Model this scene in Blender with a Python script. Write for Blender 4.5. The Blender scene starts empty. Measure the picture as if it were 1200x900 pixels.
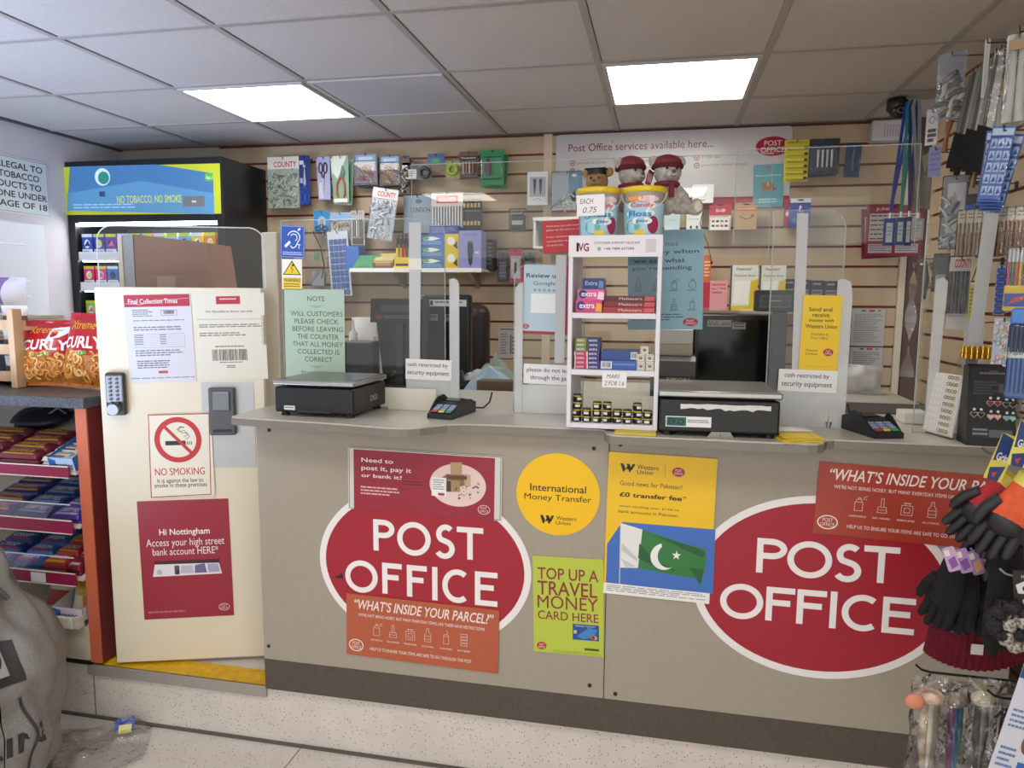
import bpy, bmesh, math, random
from mathutils import Matrix, Vector, noise
random.seed(11)
SC = bpy.context.scene
COL = SC.collection
V = Vector
PI = math.pi
# ---------------------------------------------------------------- camera (solved from the ceiling grid, 0.6 m tiles)
CF, CYAW, CPITCH, CROLL = 847.07, 0.2047278, 0.1189911, 0.0068181
CAMZ = 1.495
_cy, _sy = math.cos(CYAW), math.sin(CYAW)
FW = V((-_sy*math.cos(CPITCH), _cy*math.cos(CPITCH), -math.sin(CPITCH)))
_r = V((_cy, _sy, 0)); _u = _r.cross(FW)
RT = _r*math.cos(CROLL) + _u*math.sin(CROLL)
UP = _u*math.cos(CROLL) - _r*math.sin(CROLL)
CAM = V((0, 0, CAMZ))
cd = bpy.data.cameras.new('camera'); cam = bpy.data.objects.new('camera', cd); COL.objects.link(cam)
cd.sensor_width = 36; cd.lens = CF/1200*36; cd.clip_start = .02
mm = Matrix((RT, UP, -FW)).transposed().to_4x4(); mm.translation = CAM
cam.matrix_world = mm
SC.camera = cam
# ---------------------------------------------------------------- light and exposure
SC.view_settings.view_transform = 'Standard'; SC.view_settings.look = 'None'
SC.view_settings.gamma = 1; SC.view_settings.use_curve_mapping = False
SC.view_settings.exposure = 0.66
LAMP = 8.0         # strength of the ceiling light panels
wd = bpy.data.worlds.new('daylight'); SC.world = wd; wd.use_nodes = True
bg = wd.node_tree.nodes['Background']; bg.inputs[0].default_value = (.98, .985, .985, 1); bg.inputs[1].default_value = .98
al = bpy.data.lights.new('daylight_ceiling_fill', 'AREA'); al.shape = 'RECTANGLE'; al.size = 1.0; al.size_y = 1.2  # added lamp aimed at the left ceiling, imitating shop window daylight; no window built
al.energy = 22; al.color = (.46, .64, 1)
ao = bpy.data.objects.new('daylight_ceiling_fill', al); COL.objects.link(ao)
ao.location = (-2.5, .2, .55); ao.rotation_euler = (math.radians(136), 0, math.radians(3)); al.spread = math.radians(85)

# ---------------------------------------------------------------- picture point -> place
def ray(px, py): return FW + RT*((px-600)/CF) - UP*((py-450)/CF)
def PY(y): return (V((0, y, 0)), V((0, -1, 0)))
def PX(x): return (V((x, 0, 0)), V((-1, 0, 0)))
def PZ(z): return (V((0, 0, z)), V((0, 0, 1)))
def hit(p, pl):
    d = ray(*p); return CAM + d*((pl[0]-CAM).dot(pl[1])/d.dot(pl[1]))
def at(px, py, y): return hit((px, py), PY(y))
def atz(px, py, z): return hit((px, py), PZ(z))
def fr(x0, y0, x1, y1, y):
    "box of the picture on the plane Y=y: centre x, base z, width, height"
    ym = (y0+y1)/2; xm = (x0+x1)/2
    a = at(x0, ym, y); b = at(x1, ym, y); t = at(xm, y0, y); l = at(xm, y1, y)
    return (a.x+b.x)/2, l.z, b.x-a.x, t.z-l.z

# ---------------------------------------------------------------- materials
def lin(h):
    c = [int(h[i:i+2], 16)/255 for i in (0, 2, 4)]
    return tuple(x/12.92 if x <= .04045 else ((x+.055)/1.055)**2.4 for x in c) + (1,)
_mc = {}
def mat(h, rough=.5, metal=0, emit=0, tex=None, sc=40, amt=.15, bump=0, coat=0):
    k = (h, rough, metal, emit, tex, sc, amt, bump, coat)
    if k in _mc: return _mc[k]
    m = bpy.data.materials.new('m_'+h); m.use_nodes = True; nt = m.node_tree
    b = nt.nodes['Principled BSDF']
    b.inputs['Base Color'].default_value = lin(h); b.inputs['Roughness'].default_value = rough
    b.inputs['Metallic'].default_value = metal; b.inputs['Coat Weight'].default_value = coat
    if emit:
        b.inputs['Emission Color'].default_value = lin(h); b.inputs['Emission Strength'].default_value = emit
    tc = nt.nodes.new('ShaderNodeTexCoord')
    if tex or bump:
        mp = nt.nodes.new('ShaderNodeMapping'); nt.links.new(tc.outputs['Object'], mp.inputs[0])
        if tex == 'wood': mp.inputs['Scale'].default_value = (1, 1, .12)
        n = nt.nodes.new('ShaderNodeTexVoronoi' if tex == 'cell' else 'ShaderNodeTexNoise')
        n.inputs['Scale'].default_value = sc; nt.links.new(mp.outputs[0], n.inputs['Vector'])
        if tex != 'cell': n.inputs['Detail'].default_value = 4
        out = n.outputs[0]
        if tex:
            mx = nt.nodes.new('ShaderNodeMix'); mx.data_type = 'RGBA'
            c = lin(h)
            mx.inputs[6].default_value = tuple(x*(1-amt) for x in c[:3])+(1,)
            mx.inputs[7].default_value = tuple(min(1, x*(1+amt)) for x in c[:3])+(1,)
            mr = nt.nodes.new('ShaderNodeMapRange'); mr.inputs[1].default_value = .3; mr.inputs[2].default_value = .7
            nt.links.new(out, mr.inputs[0]); nt.links.new(mr.outputs[0], mx.inputs[0]); nt.links.new(mx.outputs[2], b.inputs['Base Color'])
        if bump:
            bp = nt.nodes.new('ShaderNodeBump'); bp.inputs['Strength'].default_value = bump; bp.inputs['Distance'].default_value = .004
            nt.links.new(out, bp.inputs['Height']); nt.links.new(bp.outputs[0], b.inputs['Normal'])
    _mc[k] = m; return m
def clear(name, tint=(1, 1, 1), gloss=.08, rough=.03, bump=0, sc=30, white=0):
    "clear sheet: lets light through, mirrors a little; white = milkiness"
    k = ('clear', name)
    if k in _mc: return _mc[k]
    m = bpy.data.materials.new(name); m.use_nodes = True; nt = m.node_tree
    for n in list(nt.nodes):
        if n.type != 'OUTPUT_MATERIAL': nt.nodes.remove(n)
    o = [n for n in nt.nodes if n.type == 'OUTPUT_MATERIAL'][0]
    t = nt.nodes.new('ShaderNodeBsdfTransparent'); t.inputs[0].default_value = (*tint, 1)
    g = nt.nodes.new('ShaderNodeBsdfGlossy'); g.inputs['Roughness'].default_value = rough
    lw = nt.nodes.new('ShaderNodeFresnel'); lw.inputs[0].default_value = 1.25
    ad = nt.nodes.new('ShaderNodeMath'); ad.operation = 'ADD'; ad.inputs[1].default_value = gloss; ad.use_clamp = True
    nt.links.new(lw.outputs[0], ad.inputs[0])
    x = nt.nodes.new('ShaderNodeMixShader'); nt.links.new(ad.outputs[0], x.inputs[0])
    nt.links.new(t.outputs[0], x.inputs[1]); nt.links.new(g.outputs[0], x.inputs[2])
    last = x
    if bump:
        n = nt.nodes.new('ShaderNodeTexNoise'); n.inputs['Scale'].default_value = sc
        tc = nt.nodes.new('ShaderNodeTexCoord'); nt.links.new(tc.outputs['Object'], n.inputs['Vector'])
        b = nt.nodes.new('ShaderNodeBump'); b.inputs['Strength'].default_value = bump; b.inputs['Distance'].default_value = .02
        nt.links.new(n.outputs[0], b.inputs['Height']); nt.links.new(b.outputs[0], g.inputs['Normal']); nt.links.new(b.outputs[0], lw.inputs['Normal'])
    if white:
        d = nt.nodes.new('ShaderNodeBsdfDiffuse'); d.inputs[0].default_value = (.85, .86, .87, 1)
        y = nt.nodes.new('ShaderNodeMixShader'); y.inputs[0].default_value = white
        nt.links.new(x.outputs[0], y.inputs[1]); nt.links.new(d.outputs[0], y.inputs[2]); last = y
    nt.links.new(last.outputs[0], o.inputs[0])
    _mc[k] = m; return m
GLASS = lambda: clear('acrylic', (.975, .985, .98), .012, 0)
EDGE = lambda: mat('d5dcd8', .25)
FROST = lambda: clear('frosted_acrylic', (.9, .92, .92), .03, .3, white=.45)
FILM = lambda: clear('cellophane', (.97, .975, .98), .03, .12, bump=.5, sc=40)
CRISP = lambda: clear('crisp_cellophane', (.95, .955, .96), .10, .10, bump=1.0, sc=28)
BLIS = lambda: clear('blister', (.96, .965, .97), .02, .1, bump=.2, sc=25)
STEEL = lambda: mat('b4b2ae', .28, 1)
CHROME = lambda: mat('c8c8c8', .15, 1)
BLACK = lambda: mat('17181c', .4)

# ---------------------------------------------------------------- mesh builder
_bx = {}
def _bevbox(w, d, h, r, seg):
    k = (round(w, 4), round(d, 4), round(h, 4), round(r, 4), seg)
    if k in _bx: return _bx[k]
    bm = bmesh.new(); bmesh.ops.create_cube(bm, size=1)
    for v in bm.verts: v.co = V((v.co.x*w, v.co.y*d, v.co.z*h))
    bmesh.ops.bevel(bm, geom=bm.edges[:], offset=min(r, .49*min(w, d, h)), segments=seg, profile=.5, affect='EDGES')
    bm.verts.index_update()
    _bx[k] = ([v.co.copy() for v in bm.verts], [[v.index for v in f.verts] for f in bm.faces]); bm.free()
    return _bx[k]
class B:
    def __init__(s): s.v = []; s.f = []; s.m = []; s.s = []; s.mats = []; s.M = Matrix()
    def add(s, vs, fs, mt, smooth=False):
        if isinstance(mt, str): mt = mat(mt)
        if mt not in s.mats: s.mats.append(mt)
        i = s.mats.index(mt); n = len(s.v)
        s.v += [s.M @ V(p) for p in vs]
        for f in fs: s.f.append([n+j for j in f]); s.m.append(i); s.s.append(smooth)
        return s
    def box(s, x0, x1, y0, y1, z0, z1, mt, bev=0, seg=2):
        if bev:
            vs, fs = _bevbox(x1-x0, y1-y0, z1-z0, bev, seg); c = V(((x0+x1)/2, (y0+y1)/2, (z0+z1)/2))
            return s.add([p+c for p in vs], fs, mt, False)
        vs = [(x, y, z) for z in (z0, z1) for y in (y0, y1) for x in (x0, x1)]
        return s.add(vs, [(0, 2, 3, 1), (4, 5, 7, 6), (0, 1, 5, 4), (2, 6, 7, 3), (0, 4, 6, 2), (1, 3, 7, 5)], mt)
    def prism(s, poly, y0, y1, mt, ax='y', smooth=False):
        "polygon given in (x,z) run along y; ax='z': (x,y) along z; ax='x': (y,z) along x"
        n = len(poly)
        f = {'y': lambda p, t: (p[0], t, p[1]), 'z': lambda p, t: (p[0], p[1], t), 'x': lambda p, t: (t, p[0], p[1])}[ax]
        vs = [f(p, y0) for p in poly] + [f(p, y1) for p in poly]
        s.add(vs, [list(range(n)), list(range(2*n-1, n-1, -1))], mt)
        s.add(vs, [(i, i+n, (i+1) % n+n, (i+1) % n) for i in range(n)], mt, smooth)
        return s
    def tube(s, pts, r, mt, n=8, closed=False, cap=True):
        pts = [V(p) for p in pts]; N = len(pts); rs = r if isinstance(r, (list, tuple)) else [r]*N
        vs = []; ref = None
        for i, p in enumerate(pts):
            a = pts[(i-1) % N] if (closed or i) else p; b = pts[(i+1) % N] if (closed or i < N-1) else p
            t = (b-a)
            t = t.normalized() if t.length > 1e-9 else V((0, 0, 1))
            if ref is None: ref = t.orthogonal().normalized()
            ref = ref - t*ref.dot(t)
            ref = ref.normalized() if ref.length > 1e-6 else t.orthogonal().normalized()
            w = t.cross(ref)
            vs += [p + (ref*math.cos(2*PI*k/n)+w*math.sin(2*PI*k/n))*rs[i] for k in range(n)]
        fs = []
        for i in range(N if closed else N-1):
            j = (i+1) % N
            fs += [(i*n+k, i*n+(k+1) % n, j*n+(k+1) % n, j*n+k) for k in range(n)]
        s.add(vs, fs, mt, True)
        if cap and not closed: s.add(vs, [list(range(n))[::-1], [(N-1)*n+k for k in range(n)]], mt)
        return s
    def cyl(s, a, b, r, mt, n=20, r2=None): return s.tube([a, b], [r, r if r2 is None else r2], mt, n)
    def lathe(s, prof, mt, n=28, c=(0, 0, 0), sx=1, sy=1):
        vs = []; c = V(c)
        for r, z in prof: vs += [c+V((r*math.cos(2*PI*k/n)*sx, r*math.sin(2*PI*k/n)*sy, z)) for k in range(n)]
        fs = [(i*n+k, i*n+(k+1) % n, (i+1)*n+(k+1) % n, (i+1)*n+k) for i in range(len(prof)-1) for k in range(n)]
        s.add(vs, fs, mt, True)
        s.add(vs, [list(range(n))[::-1], [(len(prof)-1)*n+k for k in range(n)]], mt)
        return s
    def ell(s, c, r, mt, seg=14, ring=9, fn=None):
        c = V(c); vs = []
        for i in range(ring+1):
            th = PI*i/ring
            for k in range(seg):
                ph = 2*PI*k/seg; d = V((math.sin(th)*math.cos(ph), math.sin(th)*math.sin(ph), math.cos(th)))
                q = fn(d) if fn else 1
                vs.append(c+V((d.x*r[0], d.y*r[1], d.z*r[2]))*1 if q == 1 else c+V((d.x*r[0], d.y*r[1], d.z*r[2]))*q)
        return s.add(vs, [(i*seg+k, (i+1)*seg+k, (i+1)*seg+(k+1) % seg, i*seg+(k+1) % seg) for i in range(ring) for k in range(seg)], mt, True)
    def grid(s, fn, nu, nv, mt, smooth=True, wrap=False):
        vs = [fn(i/nu, j/nv) for j in range(nv+1) for i in range(nu+1)]
        return s.add(vs, [(j*(nu+1)+i, j*(nu+1)+i+1, (j+1)*(nu+1)+i+1, (j+1)*(nu+1)+i) for j in range(nv) for i in range(nu)], mt, smooth)
    def build(s, name, parent=None, loc=None, M=None, kind=None):
        me = bpy.data.meshes.new(name)
        me.from_pydata([tuple(p) for p in s.v], [], s.f)
        for m_ in s.mats: me.materials.append(m_)
        me.polygons.foreach_set('material_index', s.m); me.polygons.foreach_set('use_smooth', s.s); me.update()
        o = bpy.data.objects.new(name, me); COL.objects.link(o)
        if M is not None: o.matrix_world = M
        elif loc is not None: o.location = loc
        if parent is not None: o.parent = parent
        if kind: o['kind'] = kind
        return o
def surf_text(b, t, S, u0, v0, u1, v1, c, bold=0, eps=.0015):
    "lettering laid on a curved face S(u, v); v runs upward"
    vs, fs, asp = letters(t, bold)
    N = lambda u, v: ((S(u+.01, v)-S(u-.01, v)).cross(S(u, v+.01)-S(u, v-.01))).normalized()
    b.add([S(u0+x*(u1-u0), v0+y*(v1-v0))+N(u0+x*(u1-u0), v0+y*(v1-v0))*eps for x, y in vs], fs, c)
def pouch(w, h, d, mf, seed=0, nu=14, nv=18, cr=.003, crimp=.05):
    "filled bag: front and back skin with flat sealed ends; returns the mesh and its front skin S(u, v)"
    b = B(); k = {}
    def S(u, v, sg=-1):
        e = max(0, min(1, (min(v, 1-v)-crimp)/(.5-crimp)))
        y = sg*d/2*(max(0, math.sin(PI*min(max(u, 0), 1)))**.6)*(math.sin(PI/2*e)**.55) if e > 0 else 0
        p = V(((u-.5)*w*(1-.05*math.sin(PI*v)), y, v*h))
        q = noise.noise_vector(V((p.x*25+seed*7, sg*3, p.z*25)))
        edge = min(1, 8*min(u, 1-u))
        return p+V((q.x*cr*.4, q.y*cr*edge, 0))
    for sg in (-1, 1):
        n0 = len(b.v)
        b.v += [b.M @ S(i/nu, j/nv, sg) for j in range(nv+1) for i in range(nu+1)]
        for j in range(nv):
            for i in range(nu):
                mt = mf((i+.5)/nu, (j+.5)/nv)
                if isinstance(mt, str): mt = mat(mt, .3)
                if mt not in b.mats: b.mats.append(mt)
                q = [n0+j*(nu+1)+i, n0+j*(nu+1)+i+1, n0+(j+1)*(nu+1)+i+1, n0+(j+1)*(nu+1)+i]
                b.f.append(q if sg < 0 else q[::-1]); b.m.append(b.mats.index(mt)); b.s.append(True)
    return b, S
def tag(o, label, cat, group=None):
    o['label'] = label; o['category'] = cat
    if group: o['group'] = group
    return o
def thing(name, label, cat, loc=(0, 0, 0), rz=0, group=None, M=None):
    o = bpy.data.objects.new(name, None); o.empty_display_size = .02; COL.objects.link(o)
    if M is not None: o.matrix_world = M
    else: o.location = loc; o.rotation_euler = (0, 0, rz)
    return tag(o, label, cat, group)
def dup(root, loc=None, rz=None, label=None, group=None):
    r = root.copy(); COL.objects.link(r)
    if loc is not None: r.location = loc
    if rz is not None: r.rotation_euler = (0, 0, rz)
    if label: r['label'] = label
    if group: r['group'] = group
    for ch in list(root.children):
        c = ch.copy(); COL.objects.link(c); c.parent = r
        for g in list(ch.children):
            d = g.copy(); COL.objects.link(d); d.parent = c
    return r
# ---------------------------------------------------------------- lettering
_tc = {}
def letters(t, bold=0, ital=0, sp=1):
    if 'M' in t: bold = 0
    k = (t, bold, ital, sp)
    if k not in _tc:
        c = bpy.data.curves.new('lettering', 'FONT'); c.body = t; c.resolution_u = 3; c.offset = bold*.02; c.shear = ital*.25; c.space_character = sp
        o = bpy.data.objects.new('lettering', c); me = o.to_mesh()
        vs = [v.co.copy() for v in me.vertices]; fs = [list(p.vertices) for p in me.polygons]
        o.to_mesh_clear(); bpy.data.objects.remove(o); bpy.data.curves.remove(c)
        xs = [v.x for v in vs] or [0]; ys = [v.y for v in vs] or [0]
        x0, x1, y0, y1 = min(xs), max(xs), min(ys), max(ys)
        _tc[k] = ([((v.x-x0)/(x1-x0+1e-9), (v.y-y0)/(y1-y0+1e-9)) for v in vs], fs, (x1-x0)/(y1-y0+1e-9))
    return _tc[k]
# ---------------------------------------------------------------- flat printed things (posters, cards, labels)
class Sheet(B):
    "local frame: x right, z up, the face looks to -y; drawing in u (right), v (down), each 0..1, or picture points"
    def __init__(s, w, h, col, t=.0012, shape='rect', rough=.45, M=None, pl=None, back=None, x0=0, y0=0, z0=0, n=48):
        super().__init__(); s.w = w; s.h = h; s.t = t; s.MW = M; s.pl = pl; s.rough = rough; s.o = V((x0, y0, z0))
        mt = mat(col, rough) if isinstance(col, str) else col
        if shape == 'rect': poly = [(-w/2, 0), (w/2, 0), (w/2, h), (-w/2, h)]
        elif shape == 'ell': poly = [(w/2*math.cos(2*PI*i/n), h/2+h/2*math.sin(2*PI*i/n)) for i in range(n)]
        elif shape[0] == 'r':
            r = float(shape[1:])*min(w, h); poly = []
            for cx, cz, a in ((w/2-r, r, -PI/2), (w/2-r, h-r, 0), (-w/2+r, h-r, PI/2), (-w/2+r, r, PI)):
                poly += [(cx+r*math.cos(a+k*PI/12), cz+r*math.sin(a+k*PI/12)) for k in range(7)]
        else: poly = shape
        s.em = 0
        s.prism([(p[0]+s.o.x, p[1]+s.o.z) for p in poly], s.o.y-t, s.o.y, mt)
    @staticmethod
    def px(TL, TR, BL, pl, col, lift=.0005, **kw):
        a, b, c = hit(TL, pl), hit(TR, pl), hit(BL, pl)
        ex = (b-a); w = ex.length; ex.normalize(); n = pl[1].normalized()
        ez = n.cross(ex).normalized()*1
        if ez.z < 0: ez = -ez
        h = (a-c).dot(ez)
        ey = ez.cross(ex)
        org = a + ex*(w/2) - ez*h
        if n.dot(CAM-org) < 0: n = -n
        org = org + n*lift
        M = Matrix((ex, ey, ez)).transposed().to_4x4(); M.translation = org
        return Sheet(w, h, col, M=M, pl=pl, **kw)
    def uv(s, p):
        if max(abs(p[0]), abs(p[1])) > 3:
            q = s.MW.inverted() @ hit(p, s.pl); return ((q.x)/s.w+.5, 1-q.z/s.h)
        return p
    def _p(s, u, v, lv): return V((s.o.x+(u-.5)*s.w, s.o.y-s.t-.00012*lv, s.o.z+(1-v)*s.h))
    def _mt(s, c): return mat(c, s.rough, emit=s.em) if isinstance(c, str) else c
    def poly(s, pts, c, lv=1):
        q = [s._p(*s.uv(p), lv) for p in pts]
        a = sum((q[i].x*q[(i+1) % len(q)].z-q[(i+1) % len(q)].x*q[i].z) for i in range(len(q)))
        s.add(q, [list(range(len(q)))[::(1 if a > 0 else -1)]], s._mt(c)); return s
    def rect(s, a, b, c, lv=1):
        a = s.uv(a); b = s.uv(b); return s.poly([a, (b[0], a[1]), b, (a[0], b[1])], c, lv)
    def oval(s, cc, ru, rv, c, lv=1, n=32):
        cc = s.uv(cc); return s.poly([(cc[0]+ru*math.cos(2*PI*i/n), cc[1]+rv*math.sin(2*PI*i/n)) for i in range(n)], c, lv)
    def ring(s, cc, ru, rv, wd, c, lv=1, n=32):
        cc = s.uv(cc); k = wd*s.w/ s.h
        vs = [s._p(cc[0]+(ru-wd*e)*math.cos(2*PI*i/n), cc[1]-(rv-k*e)*math.sin(2*PI*i/n), lv) for e in (0, 1) for i in range(n)]
        s.add(vs, [(i, (i+1) % n, (i+1) % n+n, i+n) for i in range(n)], s._mt(c)); return s
    def line(s, pts, wd, c, lv=1, closed=False):
        "polyline as one mitred strip, wd in metres"
        s.k = (getattr(s, 'k', 0)+1) % 5; lv = lv+s.k*.18
        q = [s._p(*s.uv(p), lv) for p in pts]
        r = [q[0]]
        for p in q[1:]:
            if (p-r[-1]).length > 1e-6: r.append(p)
        if closed and (r[0]-r[-1]).length < 1e-6: r.pop()
        q = r; n = len(q)
        if n < 2: return s
        nr = lambda a, b: V((-(b.z-a.z), 0, b.x-a.x)).normalized()
        vs = []
        for i in range(n):
            a = q[i-1] if (i or closed) else None; b = q[(i+1) % n] if (i < n-1 or closed) else None
            if a is None: m = nr(q[i], b); k = 1
            elif b is None: m = nr(a, q[i]); k = 1
            else:
                n1, n2 = nr(a, q[i]), nr(q[i], b); m = n1+n2
                m = m.normalized() if m.length > 1e-3 else n1
                k = min(1/max(m.dot(n1), .35), 1.8)
            vs += [q[i]-m*wd/2*k, q[i]+m*wd/2*k]
        fs = [(2*i, 2*((i+1) % n), 2*((i+1) % n)+1, 2*i+1) for i in range(n if closed else n-1)]
        s.add(vs, fs, s._mt(c)); return s
    def frame(s, a, b, wd, c, lv=1):
        a = s.uv(a); b = s.uv(b); return s.line([a, (b[0], a[1]), b, (a[0], b[1])], wd, c, lv, True)
    def text(s, t, a, b, c, bold=0, ital=0, lv=2, fit=True, al='l', sp=1):
        "a, b: upper left and lower right of the lettering"
        a = s.uv(a); b = s.uv(b); vs, fs, asp = letters(t, bold, ital, sp)
        W = (b[0]-a[0]); H = b[1]-a[1]
        if not fit:
            nw = asp*H*s.h/s.w; 
            a = (a[0]+{'l': 0, 'c': (W-nw)/2, 'r': W-nw}[al], a[1]); W = nw
        s.add([s._p(a[0]+x*W, b[1]-y*H, lv) for x, y in vs], fs, s._mt(c))
        if bold and 'M' in t: s.add([s._p(a[0]+x*W+bold*.016*H*s.h/s.w, b[1]-y*H, lv+.3) for x, y in vs], fs, s._mt(c))
        return s
    def lines(s, a, b, n, c, frac=.45, lv=2, rag=.3, seed=1):
        "n rows of print too small to read"
        a = s.uv(a); b = s.uv(b); rr = random.Random(seed); dv = (b[1]-a[1])/n
        for i in range(n):
            u = a[0]; e = b[0]-(b[0]-a[0])*rag*rr.random(); v = a[1]+i*dv
            while u < e-.005:
                L = min((b[0]-a[0])*rr.uniform(.05, .16), e-u)
                s.rect((u, v), (u+L, v+dv*frac), c, lv); u += L+(b[0]-a[0])*.018
        return s
    def bars(s, a, b, c='222222', n=30, lv=2, seed=3):
        a = s.uv(a); b = s.uv(b); rr = random.Random(seed); u = a[0]; st = (b[0]-a[0])/n
        for i in range(n):
            s.rect((a[0]+i*st, a[1]), (a[0]+(i+rr.uniform(.25, .8))*st, b[1]), c, lv)
        return s
    def out(s, name, label=None, cat=None, group=None, parent=None, M=None):
        o = s.build(name, parent, M=(M if M is not None else (s.MW if parent is None else None)))
        if label: o['label'] = label
        if cat: o['category'] = cat
        if group: o['group'] = group
        return o
def po_badge(s, c, ru, rv, fill='b01c33', ringc=None, tx='f3e9ea', lv=2, wd=.006):
    c = s.uv(c)
    if fill: s.oval(c, ru, rv, fill, lv)
    if ringc: s.ring(c, ru, rv, wd, ringc, lv+1)
    s.text('POST', (c[0]-ru*.5, c[1]-rv*.58), (c[0]+ru*.5, c[1]-rv*.06), tx, lv=lv+2)
    s.text('OFFICE', (c[0]-ru*.7, c[1]+rv*.08), (c[0]+ru*.7, c[1]+rv*.6), tx, lv=lv+2)
def wu_mark(s, a, b, c='1c1a17', lv=2):
    "two slanted black bands with cut shoulders"
    a = s.uv(a); b = s.uv(b); W = b[0]-a[0]; H = b[1]-a[1]
    for o in (0, .40):
        s.poly([(a[0]+W*o, a[1]), (a[0]+W*(o+.2), a[1]), (a[0]+W*(o+.38), a[1]+H*.62), (a[0]+W*(o+.27), b[1]), (a[0]+W*(o+.2), b[1])], c, lv)
    s.poly([(a[0]+W*.8, a[1]), (b[0], a[1]), (a[0]+W*.78, a[1]+H*.75), (a[0]+W*.7, a[1]+H*.5)], c, lv)
    s.poly([(a[0]+W*.42, a[1]+H*.45), (a[0]+W*.52, a[1]+H*.25), (a[0]+W*.6, a[1]+H*.5), (a[0]+W*.38, a[1]+H*.8)], c, lv)

# ================================================================ the room
ZC, YB, XL, XR = 2.371, 3.955, -3.27, 1.10
STEP = .20
def floor_mat(h, name):
    m = mat(h, .42, tex='noise', sc=9, amt=.05).copy(); m.name = name; nt = m.node_tree; b = nt.nodes['Principled BSDF']
    src = b.inputs['Base Color'].links[0].from_socket
    tc = nt.nodes.new('ShaderNodeTexCoord')
    for sc_, lo, col, d in ((150, .2, 'd8d2c9', .2), (120, .2, '5a534d', .22)):
        vo = nt.nodes.new('ShaderNodeTexVoronoi'); vo.inputs['Scale'].default_value = sc_; vo.inputs['Randomness'].default_value = 1
        nt.links.new(tc.outputs['Object'], vo.inputs['Vector'])
        cr = nt.nodes.new('ShaderNodeMath'); cr.operation = 'LESS_THAN'; cr.inputs[1].default_value = d
        nt.links.new(vo.outputs['Distance'], cr.inputs[0])
        wn = nt.nodes.new('ShaderNodeSeparateColor'); nt.links.new(vo.outputs['Color'], wn.inputs[0])
        th = nt.nodes.new('ShaderNodeMath'); th.operation = 'LESS_THAN'; th.inputs[1].default_value = .45; nt.links.new(wn.outputs[0], th.inputs[0])
        mu = nt.nodes.new('ShaderNodeMath'); mu.operation = 'MULTIPLY'; nt.links.new(cr.outputs[0], mu.inputs[0]); nt.links.new(th.outputs[0], mu.inputs[1])
        mx = nt.nodes.new('ShaderNodeMix'); mx.data_type = 'RGBA'; nt.links.new(mu.outputs[0], mx.inputs[0]); nt.links.new(src, mx.inputs[6]); mx.inputs[7].default_value = lin(col)
        src = mx.outputs[2]
    nt.links.new(src, b.inputs['Base Color']); return m
FLM = floor_mat('d6cec5', 'speckled_vinyl')
b = B(); b.box(-3.3, 1.9, -2.2, 2.075, -.06, 0, FLM)
for x in (-2.94, -1.14, .66): b.box(x, x+.004, -2.2, 2.07, 0, .0006, mat('7c766e', .6))
b.build('floor', kind='structure')
b = B(); b.box(-3.3, 1.9, 2.068, YB+.05, -.06, STEP-.002, FLM)
b.box(-1.937, -1.933, 2.0665, 2.068, 0, STEP-.03, mat('7c766e', .6))
b.box(-3.27, 1.1, 2.058, 2.068, -.001, .008, mat('5b564f', .7))
b.build('raised_floor', kind='structure')
b = B(); b.box(-1.95, -1.258, 2.062, 2.155, STEP-.002, STEP+.003, mat('d9a912', .55, tex='noise', sc=30, amt=.18))
b.box(-1.95, -1.258, 2.058, 2.066, STEP-.036, STEP+.003, mat('a8a29a', .5, .3))
tag(b.build('stair_nosing'), 'yellow anti-slip stair nosing along the step edge under the cream door', 'stair nosing')
# walls
PLANK = mat('bda789', .5, tex='wood', sc=14, amt=.05); GROOVE = mat('7a2222', .45)
def slats(b, a0, a1, z0, z1, g0, ax, d):
    "planks 10 cm apart with a red insert in each groove; ax 'y': wall faces -y at d, ax 'x': wall faces -x at d"
    k0 = math.ceil((z0-g0)/.1); z = z0; g = k0
    while z < z1:
        e = min(g0+g*.1-.006, z1)
        if e > z:
            if ax == 'y': b.box(a0, a1, d, d+.018, z, e, PLANK)
            else: b.box(d, d+.018, a0, a1, z, e, PLANK)
        z = g0+g*.1+.006; g += 1
    if ax == 'y': b.box(a0, a1, d+.011, d+.05, z0, z1, GROOVE)
    else: b.box(d+.011, d+.05, a0, a1, z0, z1, GROOVE)
b = B(); slats(b, -2.6, -.655, STEP, ZC, 2.261, 'y', YB); slats(b, -.61, 1.165, STEP, ZC, 2.261, 'y', YB)
b.box(-.655, -.61, YB-.001, YB+.02, STEP, ZC, mat('d8c4a8', .5)); b.box(1.14, 1.172, YB-.012, YB+.02, STEP, ZC, mat('d9ccb6', .5))
b.box(XL-.1, -2.6, YB, YB+.05, STEP, ZC, mat('b7aba6', .7)); b.box(-2.6, 1.75, YB+.05, YB+.1, 0, ZC, mat('b9a893', .8))
b.build('wall_back', kind='structure')
b = B(); b.box(XL-.08, XL, -2.2, YB+.05, 0, ZC, mat('d2cdd2', .6, tex='noise', sc=3, amt=.03)); b.build('wall_left', kind='structure')
b = B(); slats(b, .2, 3.43, STEP, ZC, 1.35, 'x', XR); b.box(XR+.05, XR+.12, .2, 3.43, 0, ZC, mat('c9bda9', .7)); b.box(XR-.006, XR+.12, 3.43, 3.455, STEP, ZC, mat('d9ccb6', .5))
b.build('wall_right', kind='structure')
WOODD = mat('4d2a20', .4, tex='wood', sc=22, amt=.3)
b = B(); b.box(1.172, 1.30, YB-.02, YB+.05, STEP, ZC, WOODD, .003); b.box(1.30, 1.75, YB+.005, YB+.05, STEP, ZC, mat('3a2019', .45, tex='wood', sc=20, amt=.3))
b.box(1.70, 1.75, 3.2, YB, STEP, ZC, WOODD)
b.build('door_1', kind='structure')
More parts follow.
